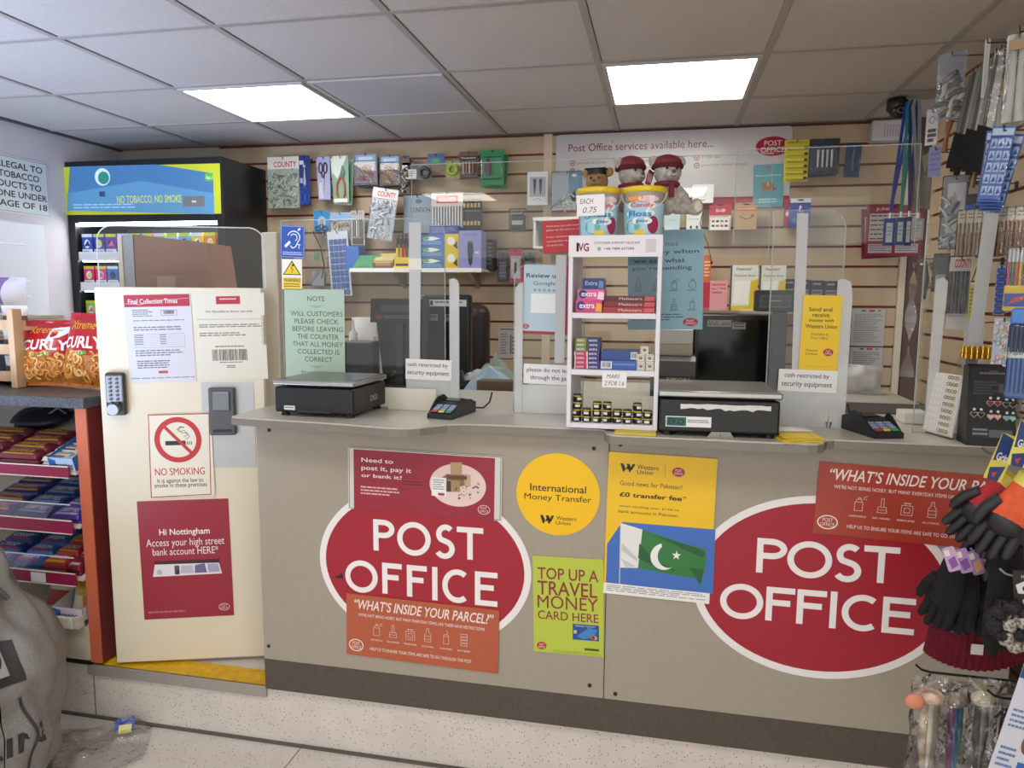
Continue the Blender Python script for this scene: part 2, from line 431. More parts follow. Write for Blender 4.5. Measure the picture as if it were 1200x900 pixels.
# ceiling: 600 mm tiles on T bars
TILE = mat('c2b9b2', .8, tex='noise', sc=120, amt=.06); TB = mat('a49b95', .55)
GX, GY = -2.066, 2.229
b = B(); b.box(XL-.1, 1.9, -2.2, YB+.1, ZC, ZC+.05, TILE)
for i in range(-3, 7):
    x = GX+.6*i
    if XL < x < 1.8:
        b.box(x-.012, x+.012, -2.2, YB, ZC-.005, ZC, TB); b.box(x+.012, x+.0145, -2.2, YB, ZC-.001, ZC, mat('4a4542', .8))
for j in range(-8, 3):
    y = GY+.6*j
    b.box(XL, 1.8, y-.012, y+.012, ZC-.0047, ZC, TB); b.box(XL, 1.8, y+.012, y+.0145, ZC-.001, ZC, mat('4a4542', .8))
b.box(XL, XL+.02, -2.2, YB, ZC-.012, ZC, mat('55504f', .6)); b.box(XL, 1.17, YB-.02, YB, ZC-.006, ZC, mat('6b625c', .6))
b.build('ceiling', kind='structure')
def ceiling_light(i, j, label, on=True, w=1, group=None):
    x0, y0 = GX+.6*i, GY+.6*j
    t = thing('ceiling_light', label, 'ceiling light', (x0+.3, y0+.3, ZC-.012), group=group)
    f = B(); R_ = .288; r_ = .272
    for a in ((-R_, -r_, -R_, R_), (r_, R_, -R_, R_), (-r_, r_, -R_, -r_), (-r_, r_, r_, R_)): f.box(*a, .0, .011, mat('b9b3ad', .5))
    f.build('frame', t)
    d = B(); d.box(-r_, r_, -r_, r_, .004, .009, mat('fffcf4', .6, emit=LAMP) if on else mat('b9b7bb', .5)); d.build('diffuser', t)
ceiling_light(0, 1, 'lit square ceiling light panel on the left above the tobacco cabinet')
ceiling_light(3, 1, 'lit square ceiling light panel on the right above the services board')
ceiling_light(1, 1, 'unlit pale ceiling light panel between the two lit ones', False)
for i, j in ((0, -3), (3, -3), (0, -7), (3, -7)): ceiling_light(i, j, 'lit ceiling light panel further back over the shop floor', True, group='ceiling lights over the shop floor')

# ================================================================ the counter
CT = 1.13     # worktop height
CY = 2.05     # counter front
PAN = mat('a39a8b', .5, tex='noise', sc=60, amt=.03); PLINTH = mat('524a42', .55, tex='noise', sc=90, amt=.12)
kz = at(303, 771, CY).z
ct = thing('post_office_counter', 'long grey laminate counter with dark plinth and stepped worktop', 'counter', (-.2, 2.4, STEP))
def inp(o, par):
    o.parent = par; o.matrix_parent_inverse = Matrix.Translation(par.location).inverted() if par.rotation_euler.z == 0 else par.matrix_world.inverted(); return o
for x0, x1 in ((-1.255, -.1405), (-.1385, .93)):
    b = B(); b.box(x0, x1, CY, CY+.02, kz, CT-.03, PAN, .0012, 1); inp(b.build('front_panel'), ct)
b = B(); b.box(-1.255, .93, CY+.0015, CY+.02, STEP, kz-.0005, PLINTH); inp(b.build('plinth'), ct)
b = B(); b.box(-1.255, -1.235, CY+.02, 2.70, STEP, CT-.03, PAN); inp(b.build('end_panel'), ct)
b = B(); edge = [(-1.28, 2.75), (-1.28, 1.957), (-1.272, 1.946), (-1.255, 1.94), (-.9, 1.91), (-.745, 1.884), (-.715, 1.884), (-.69, 1.89), (-.66, 1.91), (-.63, 1.945), (-.60, 1.975), (-.565, 1.993), (-.52, 2.0),
     (-.17, 2.0), (-.15, 1.99), (-.14, 1.945), (-.13, 1.928), (-.11, 1.923), (.37, 1.923), (.395, 1.928), (.413, 1.945), (.42, 1.97), (.43, 1.99), (.45, 2.0), (.935, 2.0), (.935, 2.75)]
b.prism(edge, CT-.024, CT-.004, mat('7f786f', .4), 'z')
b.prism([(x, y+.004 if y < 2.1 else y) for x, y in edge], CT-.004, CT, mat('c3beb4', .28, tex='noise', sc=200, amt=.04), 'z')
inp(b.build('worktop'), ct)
for q in [(315.5, 504), (696, 525.5), (727, 521), (315, 757), (691, 803), (721, 813)]:
    p = at(*q, CY); b = B(); b.cyl((p.x, CY-.002, p.z), (p.x, CY+.002, p.z), .006, mat('2a2725', .5)); b.cyl((p.x, CY-.0025, p.z), (p.x, CY-.0018, p.z), .0025, mat('111111', .5))
    inp(b.build('screw_cap'), ct)
b = B(); b.box(-1.72, .95, 2.752, 3.35, CT-.045, CT-.02, mat('b9b4aa', .35)); b.box(-1.7, .95, 2.80, 2.82, STEP, CT-.045, PAN)
tag(b.build('staff_desk'), 'pale desk behind the counter carrying monitors and printer', 'desk')

# ---------------------------------------------------------------- signs on the counter front
P = PY(CY)
RED = 'a41a2e'
def glyph(s, ch, a, b, wd, c='f1eceb', lv=3):
    a = s.uv(a); b = s.uv(b); mx_ = wd/2/s.w; my = wd/2/s.h
    u0, v0, u1, v1 = a[0]+mx_, a[1]+my, b[0]-mx_, b[1]-my; uc = (u0+u1)/2; vc = (v0+v1)/2; ru = (u1-u0)/2; rv = (v1-v0)/2
    arc = lambda cu, cv, a_, b_, A0, A1, n=26: [(cu+a_*math.cos(math.radians(A0+(A1-A0)*i/n)), cv-b_*math.sin(math.radians(A0+(A1-A0)*i/n))) for i in range(n+1)]
    L = lambda p: s.line(p, wd, c, lv)
    if ch == 'O': s.line(arc(uc, vc, ru, rv, 0, 354, 44), wd, c, lv, True)
    elif ch == 'C': L(arc(u0+ru*1.12, vc, ru*1.12, rv, 52, 308, 36))
    elif ch == 'P': L([(u0, v0-my), (u0, v1+my)]); r2 = rv*.5; L([(u0, v0)]+arc(u0+ru*.95, v0+r2, ru*1.05, r2, 90, -90)+[(u0, v0+2*r2)])
    elif ch == 'T': L([(u0-mx_, v0), (u1+mx_, v0)]); L([(uc, v0), (uc, v1+my)])
    elif ch == 'I': L([(uc, v0-my), (uc, v1+my)])
    elif ch in 'EF':
        L([(u0, v0-my), (u0, v1+my)]); L([(u0, v0), (u1+mx_, v0)]); L([(u0, vc-my*.5), (u1-ru*.1, vc-my*.5)])
        if ch == 'E': L([(u0, v1), (u1+mx_, v1)])
    elif ch == 'S': L(arc(uc+ru*.1, v0+rv*.5, ru*.85, rv*.5, 42, 235, 22)[:-1]+arc(uc-ru*.06, v1-rv*.5, ru*.94, rv*.52, 65, -150, 24))
def oval(cx, cz, label, rows):
    rx, rz_ = .342, .2614
    M = Matrix.Translation((cx, CY-.0008, cz-rz_))
    s = Sheet(2*rx, 2*rz_, 'efebea', shape='ell', n=72, M=M, pl=P, t=.001)
    s.oval((.5, .5), .5-.021/(2*rx), .5-.021/(2*rz_), RED, 1, 72)
    for ch, x0, y0, x1, y1 in rows: glyph(s, ch, (x0, y0), (x1, y1), .0172)
    return s, label
f = lambda l, sc, ox, oy: [(c, ox+a/sc, oy+b_/sc, ox+c_/sc, oy+d/sc) for c, a, b_, c_, d in l]
s, lb = oval(-.7042, .669, 'left red oval post office sign on the counter front, partly under two flyers',
  f([('P', 332, 163, 441, 328), ('O', 452, 172, 622, 354), ('S', 638, 186, 747, 366), ('T', 752, 200, 885, 372),
     ('O', 191, 364, 357, 540), ('F', 377, 381, 478, 545), ('F', 501, 392, 603, 560), ('I', 628, 402, 656, 572), ('C', 679, 409, 818, 590), ('E', 843, 424, 956, 604)], 4.2857, 360, 570))
s.poly([(392, 676.5), (402, 671), (402, 678)], '2c1a1c', 2)
s.out('post_office_oval_sign', lb, 'sign')
s, lb = oval(.4453, .7035, 'right red oval post office sign on the counter front, beside the hanging gloves',
  f([('P', 292, 233, 403, 377), ('O', 412, 241, 579, 398), ('S', 592, 253, 699, 410), ('T', 710, 262, 840, 415),
     ('O', 149, 406, 311, 558), ('F', 328, 423, 433, 565), ('F', 449, 433, 556, 578), ('I', 572, 441, 603, 588), ('C', 625, 449, 765, 604), ('E', 784, 462, 901, 614)], 3.3333, 800, 560))
s.out('post_office_oval_sign', lb, 'sign')

def icon(s, k, u, v, h, c='e9d6cf', wd=.0011):
    w = h*s.h/s.w*.5; L = lambda p, cl=False: s.line([(u+a*w, v+b_*h) for a, b_ in p], wd, c, 3, cl)
    if k == 'aerosol': L([(-.5, -.1), (.5, -.1), (.5, .5), (-.5, .5)], True); L([(-.35, -.12), (-.3, -.3), (.3, -.3), (.35, -.12)]); L([(-.1, -.3), (-.1, -.42), (.15, -.42), (.15, -.3)]); L([(.5, -.4), (1, -.55)]); L([(.5, -.35), (1, -.3)])
    if k == 'varnish': L([(-.5, .1), (.5, .1), (.6, .5), (-.6, .5)], True); L([(-.2, .1), (-.15, -.5), (.15, -.5), (.2, .1)]); L([(-.4, .3), (.4, .3)])
    if k == 'perfume': L([(-.7, -.15), (.7, -.15), (.7, .5), (-.7, .5)], True); L([(-.35, .02), (.35, .02), (.35, .33), (-.35, .33)], True); L([(-.3, -.17), (-.3, -.3), (.3, -.3), (.3, -.17)]); L([(-.5, -.32), (.5, -.32)])
    if k == 'bottle': L([(-.5, .5), (-.5, -.05), (-.18, -.3), (-.18, -.55), (.18, -.55), (.18, -.3), (.5, -.05), (.5, .5)], True); L([(-.5, .05), (.5, .05)]); L([(-.5, .3), (.5, .3)])
    if k == 'lighter': L([(-.4, -.1), (.4, -.1), (.4, .5), (-.4, .5)], True); L([(-.4, -.1), (-.3, -.25), (.3, -.25), (.3, -.12)]); L([(.1, -.28), (.25, -.45), (.05, -.6)])
    if k == 'battery':
        for q in (-.45, -.2, .05, .3): L([(-.5, q), (.5, q), (.5, q+.18), (-.5, q+.18)], True)
    if k == 'perfume_round': L([(.7*math.cos(t*PI/6), .1+.4*math.sin(t*PI/6)) for t in range(12)], True); L([(-.25, -.3), (.25, -.3), (.25, -.45), (-.25, -.45)], True)
def parcel_flyer(TL, TR, BL, label, col, W=None, lift=.0035):
    s = Sheet.px(TL, TR, BL, P, col, lift=lift, rough=.35)
    if W:
        M = s.MW.copy(); ex = M.col[0].xyz; h = s.h; org = M.translation-ex*s.w/2+ex*W/2; M.translation = org
        s = Sheet(W, h, col, M=M, pl=P, rough=.35)
    w = 'f0e4df'
    s.text('“WHAT’S INSIDE YOUR PARCEL?”', (.055, .075), (.965, .235), w, bold=.6, ital=1)
    s.text('WE’RE NOT BEING NOSEY, BUT MANY EVERYDAY ITEMS LIKE THESE HAVE RESTRICTIONS', (.08, .30), (.91, .355), w)
    for k, u in zip(('aerosol', 'varnish', 'perfume', 'bottle', 'lighter', 'battery'), (.205, .315, .43, .545, .665, .78)):
        icon(s, k, u, .53, .2); 
    for k, u in zip(('AEROSOLS', 'NAIL VARNISH', 'PERFUME', 'ALCOHOL', 'LIGHTERS', 'BATTERIES'), (.205, .315, .43, .545, .665, .78)):
        s.text(k, (u-.04, .695), (u+.04, .72), w)
    po_badge(s, (.066, .83), .05, .1, None, w, w)
    s.text('HELP US TO ENSURE YOUR ITEMS ARE SAFE TO GO THROUGH THE POST', (.16, .835), (.83, .885), w, bold=.2)
    s.out('parcel_flyer', label, 'flyer'); return s.w
FWD = parcel_flyer((406.7, 694.4), (585.6, 714.7), (406.7, 765.5), 'orange-brown parcel contents flyer across the bottom of the left oval sign', 'b55b3c')
parcel_flyer((960, 540.5), (1129, 554.5), (953.5, 623.8), 'rust red parcel contents flyer across the top of the right oval sign', 'a8402f', FWD*1.07)

s = Sheet.px((408.3, 523.3), (589, 534.8), (409.5, 595.5), P, 'd5d2cb', lift=.003)
s.frame((.008, .012), (.992, .985), .0016, '2c2b2a', 1)
s.rect((.0385, .03), (.955, 1.0), '992438', 2)
s.text('Need to', (424.2, 535.8), (461.3, 543.3), 'f4e8e8', .6, lv=4); s.text('post it, pay it', (424.2, 545), (482.5, 555.6), 'f4e8e8', .6, lv=4); s.text('or bank it?', (424.2, 554), (471.7, 561.8), 'f4e8e8', .6, lv=4)
s.lines((.085, .615), (.35, .77), 3, 'dfb9bf', lv=4)
s.line([(469, 560), (498, 561), (499, 572), (470, 572.5)], .0012, '6d1a2b', 4, True); s.lines((472, 562.5), (497, 571), 2, '5f1526', lv=4)
kq = 0; c = s.uv((536.7, 568.3)); s.oval(c, .18, .335, 'e7cdc9', 3, 44)
for q, cc in (([(516, 561), (524, 555), (547, 556), (552, 558), (552, 566), (540, 570), (528, 569)], '8a6a4c'), ([(528.3, 541.5), (542, 541.5), (542, 556), (528.5, 556)], 'b99a72'), ([(526, 562), (539.5, 563), (539.5, 576), (524, 576)], 'a78a64'), ([(545, 555), (552, 556), (552, 570), (545, 570)], 'c6ab86'), ([(524, 556), (548, 557.5), (547.5, 562), (524, 561)], '6b4a33'), ([(524, 563), (529, 563.5), (529, 576), (523, 575)], '4d3626')):
    s.poly(q, cc, 4+kq*.25); kq += 1
s.rect((506.5, 558.5), (523.5, 581.5), 'f0eeee', 8.5); s.lines((508, 561), (522, 575), 5, '8b8b96', lv=9); s.rect((514, 577), (521.5, 580.5), 'a82a44', 9)
rr = random.Random(5)
for i in range(34):
    x = rr.uniform(534, 562); y = rr.uniform(564, 584)
    s.oval((x, y), rr.uniform(.004, .011), rr.uniform(.008, .02), rr.choice(['c9a981', '7d5b45', 'e2d2b8', '4c3a3a', 'b88f6a']), 6+i*.06, 7)
po_badge(s, (567.5, 597), .039, .075, None, 'e9c9ce', 'f0d6da', 4, .004)
s.out('post_it_poster', 'crimson poster in a clear edged frame above the left oval sign', 'poster')

a = at(605.3, 578, CY); b_ = at(703, 583, CY); dm = b_.x-a.x
M = Matrix.Translation(((a.x+b_.x)/2, CY-.0006, at(654, 579.5, CY).z-dm/2))
s = Sheet(dm, dm, 'f7c300', shape='ell', M=M, pl=P, n=60)
k = '231d12'
s.text('International', (621.5, 566), (686.9, 578.4), k, .5); s.text('Money Transfer', (614.6, 577.3), (693, 591.5), k, .5)
wu_mark(s, (633, 603), (649.5, 614)); s.text('Western', (652, 604.4), (675.5, 610.7), k, .2); s.text('Union', (651.6, 610), (668.5, 615.6), k, .2)
s.out('money_transfer_sticker', 'round yellow money transfer sticker between the left oval and the yellow poster', 'sticker')

s = Sheet.px((713.8, 528.9), (841, 537.3), (710, 694.4), P, 'f2c313', lift=.0032, rough=.3)
g = lambda x, y: (700+x/4.5, 520+y/4.5)
s.poly([g(52, 525), g(132, 410), g(622, 450), g(609, 790), g(46, 728)], '3f6fc0', 1)
s.rect((0, .925), (1, 1), 'eeeeec', 2); s.lines((.03, .935), (.97, .985), 4, '9a9a98', lv=3)
wu_mark(s, g(122, 101), g(200, 150), k); s.text('Western', g(211, 108), g(323, 140), k, .2); s.text('Union', g(210, 135), g(293, 163), k, .2)
s.line([g(358, 108), g(357, 178)], .001, '9c7d1a', 2); po_badge(s, g(428, 148), .058, .032)
s.text('Good news for Pakistan!', g(120, 192), g(446, 240), '3a3010', .1); s.text('£0 transfer fee*', g(118, 250), g(470, 303), '1d180c', 1.4)
s.text('when sending over £150 to', g(115, 318), g(430, 358), '3a3010', .1); s.text('bank accounts in Pakistan.', g(112, 344), g(428, 386), '3a3010', .1)
s.line([g(124, 412), g(117, 735)], .0022, 'd9d9d9', 3)
s.poly([g(126, 416), g(180, 432), g(238, 450), g(226, 560), g(214, 652), g(122, 650)], 'e8e8e6', 4)
s.poly([g(238, 450), g(330, 480), g(420, 512), g(500, 535), g(560, 548), g(576, 572), g(572, 640), g(542, 745), g(520, 708), g(400, 690), g(300, 668), g(214, 652), g(226, 560)], '2f7a3c', 4)
for q in ([(300, 478), (470, 560), (560, 600), (568, 570), (520, 545)], [(215, 600), (330, 660), (420, 668), (300, 610), (222, 520)], [(480, 650), (560, 660), (542, 742), (522, 704)]):
    s.poly([g(*p) for p in q], '205c30', 5)
for q in ([(130, 520), (210, 600), (214, 620), (128, 560)], [(125, 600), (205, 645), (150, 648)]): s.poly([g(*p) for p in q], 'c9cbcc', 5)
A = [(332+66*math.cos(math.radians(t)), 594+70*math.sin(math.radians(t))) for t in range(40, 262, 12)]; Bq = [(350+50*math.cos(math.radians(t)), 590+56*math.sin(math.radians(t))) for t in range(250, 48, -12)]
A = [(352+x*0+72*math.cos(math.radians(t)), 592+70*math.sin(math.radians(t))) for x, t in [(0, t) for t in range(55, 268, 12)]]; Bq = [(378+60*math.cos(math.radians(t)), 590+62*math.sin(math.radians(t))) for t in range(232, 82, -12)]
s.poly([g(*p) for p in A+Bq], 'eef0ee', 6)
s.poly([g(417+(26 if i % 2 == 0 else 10)*math.sin(i*PI/5+.1), 586-(26 if i % 2 == 0 else 10)*math.cos(i*PI/5+.1)) for i in range(10)], 'eef0ee', 6)
s.out('money_transfer_poster', 'yellow and blue money transfer poster with a green crescent flag', 'poster')

s = Sheet.px((624.5, 650.7), (707.4, 655.6), (624, 762.5), P, 'bac944', lift=.0012)
m_ = '8c3038'
for t, a, c in (('TOP UP A', (630.1, 664), (701.5, 682.4)), ('TRAVEL', (629.9, 679.6), (700, 700.8)), ('MONEY', (629.9, 696.4), (701, 716.8)), ('CARD HERE', (630.4, 714.4), (701.5, 730))): s.text(t, a, c, m_, .5)
s.rect((671.2, 730.4), (702, 751.3), '1d4f97', 2); s.rect((672.5, 738), (676, 742), 'cfc78d', 3); s.poly([(676, 745), (690, 735), (700, 738), (696, 746), (684, 749)], '3f86c4', 3); s.oval((694.5, 747), .03, .022, 'd2452e', 4); s.oval((697.5, 747.3), .03, .022, 'e0a032', 4); s.text('TRAVEL MONEY', (674, 732), (698, 735.4), 'e4ecf4', lv=4)
po_badge(s, (635, 756), .07, .04); s.rect((685, 759), (702, 763), '3f5520', 2); s.lines((648, 761), (704, 769), 2, '8aa232')
s.out('travel_money_poster', 'lime green travel money card poster between the two counter panels', 'poster')
s = Sheet.px((1111, 754), (1185, 763), (1110.5, 772), P, 'd9d7d3'); s.lines((.1, .3), (.9, .8), 2, '9a9896'); s.out('paper_notice', 'white paper strip stuck to the counter, half behind the knitted hat', 'notice')

# ================================================================ the staff door
DL, DR = V((-1.838, 2.069, 0)), V((-1.333, 2.237, 0))
DT = (DR-DL).normalized(); DN = V((DT.y, -DT.x, 0))
DP = (DL, DN); DW = (DR-DL).length; DA = math.atan2(DT.y, DT.x)
dz0, dz1 = .213, 1.521
d = thing('staff_gate', 'cream half-height staff door standing ajar beside the counter', 'door', (DL.x, DL.y, dz0), DA)
d['category'] = 'door'
b = B(); b.box(0, DW, 0, .036, 0, dz1-dz0, mat('e0d5bd', .45, tex='noise', sc=4, amt=.03), .003); b.build('door_leaf', d)
def dl(px, py): q = hit((px, py), DP)-V((DL.x, DL.y, dz0)); return q.dot(DT), q.z
# keypad lock
x0, z0 = dl(128, 486); x1, z1 = dl(148, 436); w = x1-x0
b = B(); b.box(x0, x1, -.022, 0, z0, z1, mat('3b3c3f', .4), .008, 3); b.box(x0+.004, x1-.004, -.028, -.02, z0+.045, z1-.008, mat('8f9194', .35, .6), .006, 3); o = b.build('keypad_lock', d)
b = B()
for r in range(7):
    for c in range(2):
        x = x0+w*(.33+.34*c); z = z1-.02-r*.0135
        b.cyl((x, -.033, z), (x, -.027, z), .0042, mat('55575b', .45, .3), 10)
b.build('key_button', o)
b = B(); zc = z0+.024; b.cyl(((x0+x1)/2, -.05, zc), ((x0+x1)/2, -.02, zc), .018, mat('9c9ea1', .3, .7), 24); b.build('turn_knob', o)
# aluminium plate and grey latch box
x0, z0 = dl(240, 548); x1, z1 = dl(297, 448); b = B(); b.box(x0, x1, -.002, 0, z0, z1, mat('b3b3b1', .35, .5)); b.build('metal_plate', d, kind=None)
x0, z0 = dl(248, 509); x1, z1 = dl(276, 453.5)
b = B(); b.box(x0, x1, -.024, -.0015, z0, z1, mat('55565a', .4, .3), .006, 3); o = b.build('latch_box', d)
b = B(); b.box(x0+.014, x1-.014, -.031, -.023, z0+.085, z1-.012, mat('77787c', .35, .5), .004); b.build('latch_pull', o)
b = B(); b.box(x0+.012, x1-.012, -.027, -.023, z0+.012, z0+.02, mat('222326', .5)); b.build('latch_slot', o)
hx, hz = dl(306, 388)
b = B()
for i in range(5): b.cyl((DW+.004, -.004, hz-.045+i*.02), (DW+.004, -.004, hz-.027+i*.02), .006, mat('c9bda3', .4, .3), 12)
b.build('hinge', d)
# clear hatch screen on the door top
x0, _ = dl(112, 300); x1, _ = dl(309, 300); zt = dl(200, 265)[1]
r = .05; poly = [(x0, dz1-dz0+.001), (x1, dz1-dz0+.001)]+[(x1-r+r*math.cos(t*PI/12), zt-r+r*math.sin(t*PI/12)) for t in range(7)]+[(x0+r-r*math.sin(t*PI/12), zt-r+r*math.cos(t*PI/12)) for t in range(7)]
b = B(); b.prism(poly, .014, .019, GLASS())
o = b.build('clear_screen', d); b = B(); b.tube([(p[0], .0165, p[1]) for p in poly[1:]+[poly[0]]], .0022, EDGE(), 6); b.build('screen_edge', o)
# papers on the door
def dsheet(TL, TR, BL, col, lift=.0008, **kw): return Sheet.px(TL, TR, BL, DP, col, lift=lift, **kw)
s = dsheet((144, 345.5), (223, 344), (147, 449), 'cfccd2')
g = lambda x, y: (130+x/6.316, 340+y/6.316)
s.rect((.01, .005), (.985, .14), 'b02a3c', 1); s.text('Final Collection Times', (.07, .05), (.8, .105), 'f0dfe0', .4); s.line([(.03, .1), (.25, .115), (.5, .07), (.75, .06), (.97, .05)], .0015, 'e0b4b8', 3)
s.lines((.12, .17), (.45, .26), 4, '6a6a74', seed=2); s.frame((.54, .18), (.78, .24), .001, '44444c', 2); s.bars((.58, .185), (.74, .225), '3a3a42')
s.lines((.12, .29), (.88, .31), 1, '6a6a74', rag=0); s.lines((.12, .365), (.88, .42), 2, '6a6a74', seed=4)
s.frame((.12, .45), (.87, .6), .0008, '77777f', 2)
for i in range(1, 6): s.line([(.12, .45+.025*i), (.87, .45+.025*i)], .0005, '8a8a92', 2); s.lines((.13, .43+.025*i), (.26, .45+.025*i), 1, '55555d'); s.lines((.5, .43+.025*i), (.6, .45+.025*i), 1, '55555d')
s.lines((.12, .63), (.85, .71), 3, '6a6a74', seed=7); s.lines((.13, .75), (.7, .85), 4, '55555d', seed=9); s.rect((.44, .87), (.58, .9), 'b8493c', 2); s.lines((.02, .945), (.98, .97), 1, '8a8a92', rag=0)
s.out('collection_times_notice', 'white A4 notice with red Final Collection Times banner, on the door', 'notice')
s = dsheet((226, 344), (309, 343), (228, 446), 'dcd7c6')
s.rect((.32, .035), (.66, .125), 'b3283a', 1); s.lines((.37, .06), (.62, .09), 1, 'eec9cc'); s.text('For Parcelforce driver use only', (.17, .195), (.83, .228), '3b3a38', .4)
s.line([(.03, .295), (.95, .3)], .0009, '44423f', 2); s.lines((.06, .355), (.95, .40), 2, '6d6a64', seed=1); s.lines((.06, .45), (.8, .5), 2, '6d6a64', seed=6); s.lines((.27, .605), (.68, .63), 1, '55524d', rag=0)
s.bars((.22, .645), (.72, .775), '3b3a37', 34); s.lines((.32, .79), (.65, .81), 1, '55524d', rag=0); s.lines((.42, .83), (.54, .87), 2, '44423f', rag=0)
s.out('parcel_driver_notice', 'cream A4 notice with a large barcode, upper right on the door', 'notice')
s = dsheet((172.5, 486), (247.5, 484.5), (175.5, 582.5), 'e6decb', lift=.0045, t=.0015, shape='r.03')
g = lambda x, y: (150+x/3.333, 470+y/3.333)
s.line([g(82, 54), g(318, 48), g(326, 362), g(94, 374)], .003, 'b3282a', 1, True)
c = s.uv(g(198, 150)); s.ring(c, .37, .275, .085, 'bf2a26', 4, 44)
s.rect(g(148, 155), g(228, 170), '1b1a18', 2)
for x in (232, 240, 248): s.rect(g(x, 156), g(x+4, 169), '1b1a18', 2)
for k in (0, 1): s.line([g(228-8*k, 148-8*k), g(244-10*k, 138-9*k), g(232-10*k, 122-8*k), g(214-10*k, 124-6*k), g(198-4*k, 112-3*k), g(208, 100-2*k), g(222, 104-3*k)], .0016, '2b2a27', 2)
s.line([g(145, 100), g(250, 200)], .011, 'bf2a26', 4)
s.text('NO SMOKING', g(107, 262), g(302, 284), 'bf2a26', 1.2); s.text('It is against the law to', g(117, 302), g(297, 318), '2b2a27', .4); s.text('smoke in these premises', g(105, 320), g(311, 336), '2b2a27', .4)
s.out('no_smoking_sign', 'no smoking sign with red circle, on the door above the red poster', 'sign')
s = dsheet((160.5, 587.5), (267.5, 584), (169, 726), '972034', rough=.3)
s.text('Hi Nottingham', g(122, 500), g(321, 524), 'f2e4e6', .7); s.text('Access your high street', g(71, 540), g(378, 566), 'efdfe2'); s.text("bank account HERE*", g(96, 574), g(354, 593), 'efdfe2')
s.rect(g(104, 625), g(360, 637), '45101c', 2)
s.poly([g(106, 638), g(356, 630), g(368, 672), g(98, 686)], 'e3dfe2', 3); s.oval(g(124, 668), .03, .022, 'b9b4c6', 4); s.rect(g(182, 642), g(203, 676), '4a4768', 4); s.poly([g(210, 642), g(256, 640), g(258, 670), g(206, 672)], 'c5b6cb', 4); s.poly([g(262, 640), g(300, 632), g(310, 668), g(262, 670)], '6a668c', 4); s.poly([g(310, 634), g(352, 633), g(360, 664), g(316, 668)], 'a8a3c4', 4); s.oval(g(195, 666), .02, .016, '2a2840', 5)
po_badge(s, g(377, 802), .063, .032, None, 'e3b9c0', 'efd5da', 3, .008); s.lines(g(80, 822), g(230, 828), 1, 'c5707e')
s.out('bank_account_poster', 'dark red poster with a banknote slot, low on the cream door', 'poster')
# door post
q0, q1 = at(309, 380, 2.30), at(327, 380, 2.30)
b = B(); b.box(q0.x, q1.x, 2.30, 2.345, STEP, at(318, 272, 2.3).z, mat('c8bfae', .4, tex='noise', sc=30, amt=.03), .004); b.box(q0.x+.02, q1.x+.022, 2.345, 2.38, STEP, at(318, 290, 2.3).z, mat('8f8a82', .4), .003)
tag(b.build('door_post'), 'tall beige post between the cream door and the counter', 'post')

# ================================================================ left side: tobacco cabinet, snack shelves, sack
GY0 = 3.519; GX0, GX1, GZ = XL+.003, -2.296, 2.222
t = thing('tobacco_cabinet', 'tall black tobacco cabinet with lit blue header and shelves in the back corner', 'cabinet', ((GX0+GX1)/2, GY0, STEP))
K = mat('14161a', .35)
hw = (GX1-GX0)/2; H = GZ-STEP; hz0 = at(170, 262, GY0).z-STEP
b = B()
b.box(-hw, -hw+.045, 0, .43, 0, H, K, .003); b.box(hw-.045, hw, 0, .43, 0, H, K, .003); b.box(-hw+.045, hw-.045, .40, .43, 0, H, mat('3a3d44', .5))
b.box(-hw+.045, hw-.045, 0, .40, H-.05, H, K); b.box(-hw+.045, hw-.045, .0, .40, hz0+.01, hz0+.05, K); b.box(-hw+.045, hw-.045, 0, .4, 0, .5, K)
b.build('carcass', t)
b = B(); b.box(-hw+.05, hw-.05, .02, .05, hz0-.006, hz0+.009, mat('f4f8ff', .5, emit=22)); b.build('light_strip', t)
s = Sheet.px((73.5, 196), (257.5, 191.5), (79, 252), PY(GY0), 'd5dc33', lift=-.001, t=.004)
g = lambda x, y: (x/3.75, 120+y/3.75); s.em = .18
s.poly([g(308, 283), g(690, 273), g(938, 312), g(944, 492), g(298, 476)], '4678a8', 1); s.poly([g(298, 400), g(620, 345), g(942, 400), g(944, 492), g(298, 476)], '5a92ba', 2)
s.oval(g(452, 328), .05, .18, 'cfe3e6', 3); s.oval(g(457, 332), .036, .13, '2f8a7c', 4); s.rect(g(438, 392), g(464, 414), '23486e', 3)
s.text('NO TOBACCO, NO SMOKE', g(515, 411), g(800, 445), 'd6dd3c', .4, lv=4); s.rect(g(806, 412), g(902, 458), '6f7276', 5); s.rect(g(845, 432), g(864, 440), 'c9ccd0', 6)
s.lines(g(325, 448), g(600, 470), 2, '9cc4e0', lv=4); s.rect(g(903, 312), g(938, 346), '5db03e', 3); s.text('No.1', g(907, 322), g(934, 338), 'eef6e8', lv=4)
o = s.out('header_sign', parent=t, M=t.matrix_world.inverted()); o.matrix_local = Matrix.Translation(t.location).inverted() @ s.MW
shelfz = [at(170, 305, GY0).z-STEP, at(170, 341, GY0).z-STEP, at(170, 382, GY0).z-STEP]
shelfz.append(shelfz[2]-.2)
for z in shelfz:
    b = B(); b.box(-hw+.06, hw-.06, .022, .034, z-.006, z-.001, mat('f4f8ff', .5, emit=9)); b.build('light_strip', t)
    b = B(); b.box(-hw+.047, hw-.047, .02, .39, z, z+.012, mat('c8ccd0', .4)); b.box(-hw+.047, hw-.047, .008, .02, z, z+.048, mat('e6eaee', .35), .002); b.build('shelf', t)
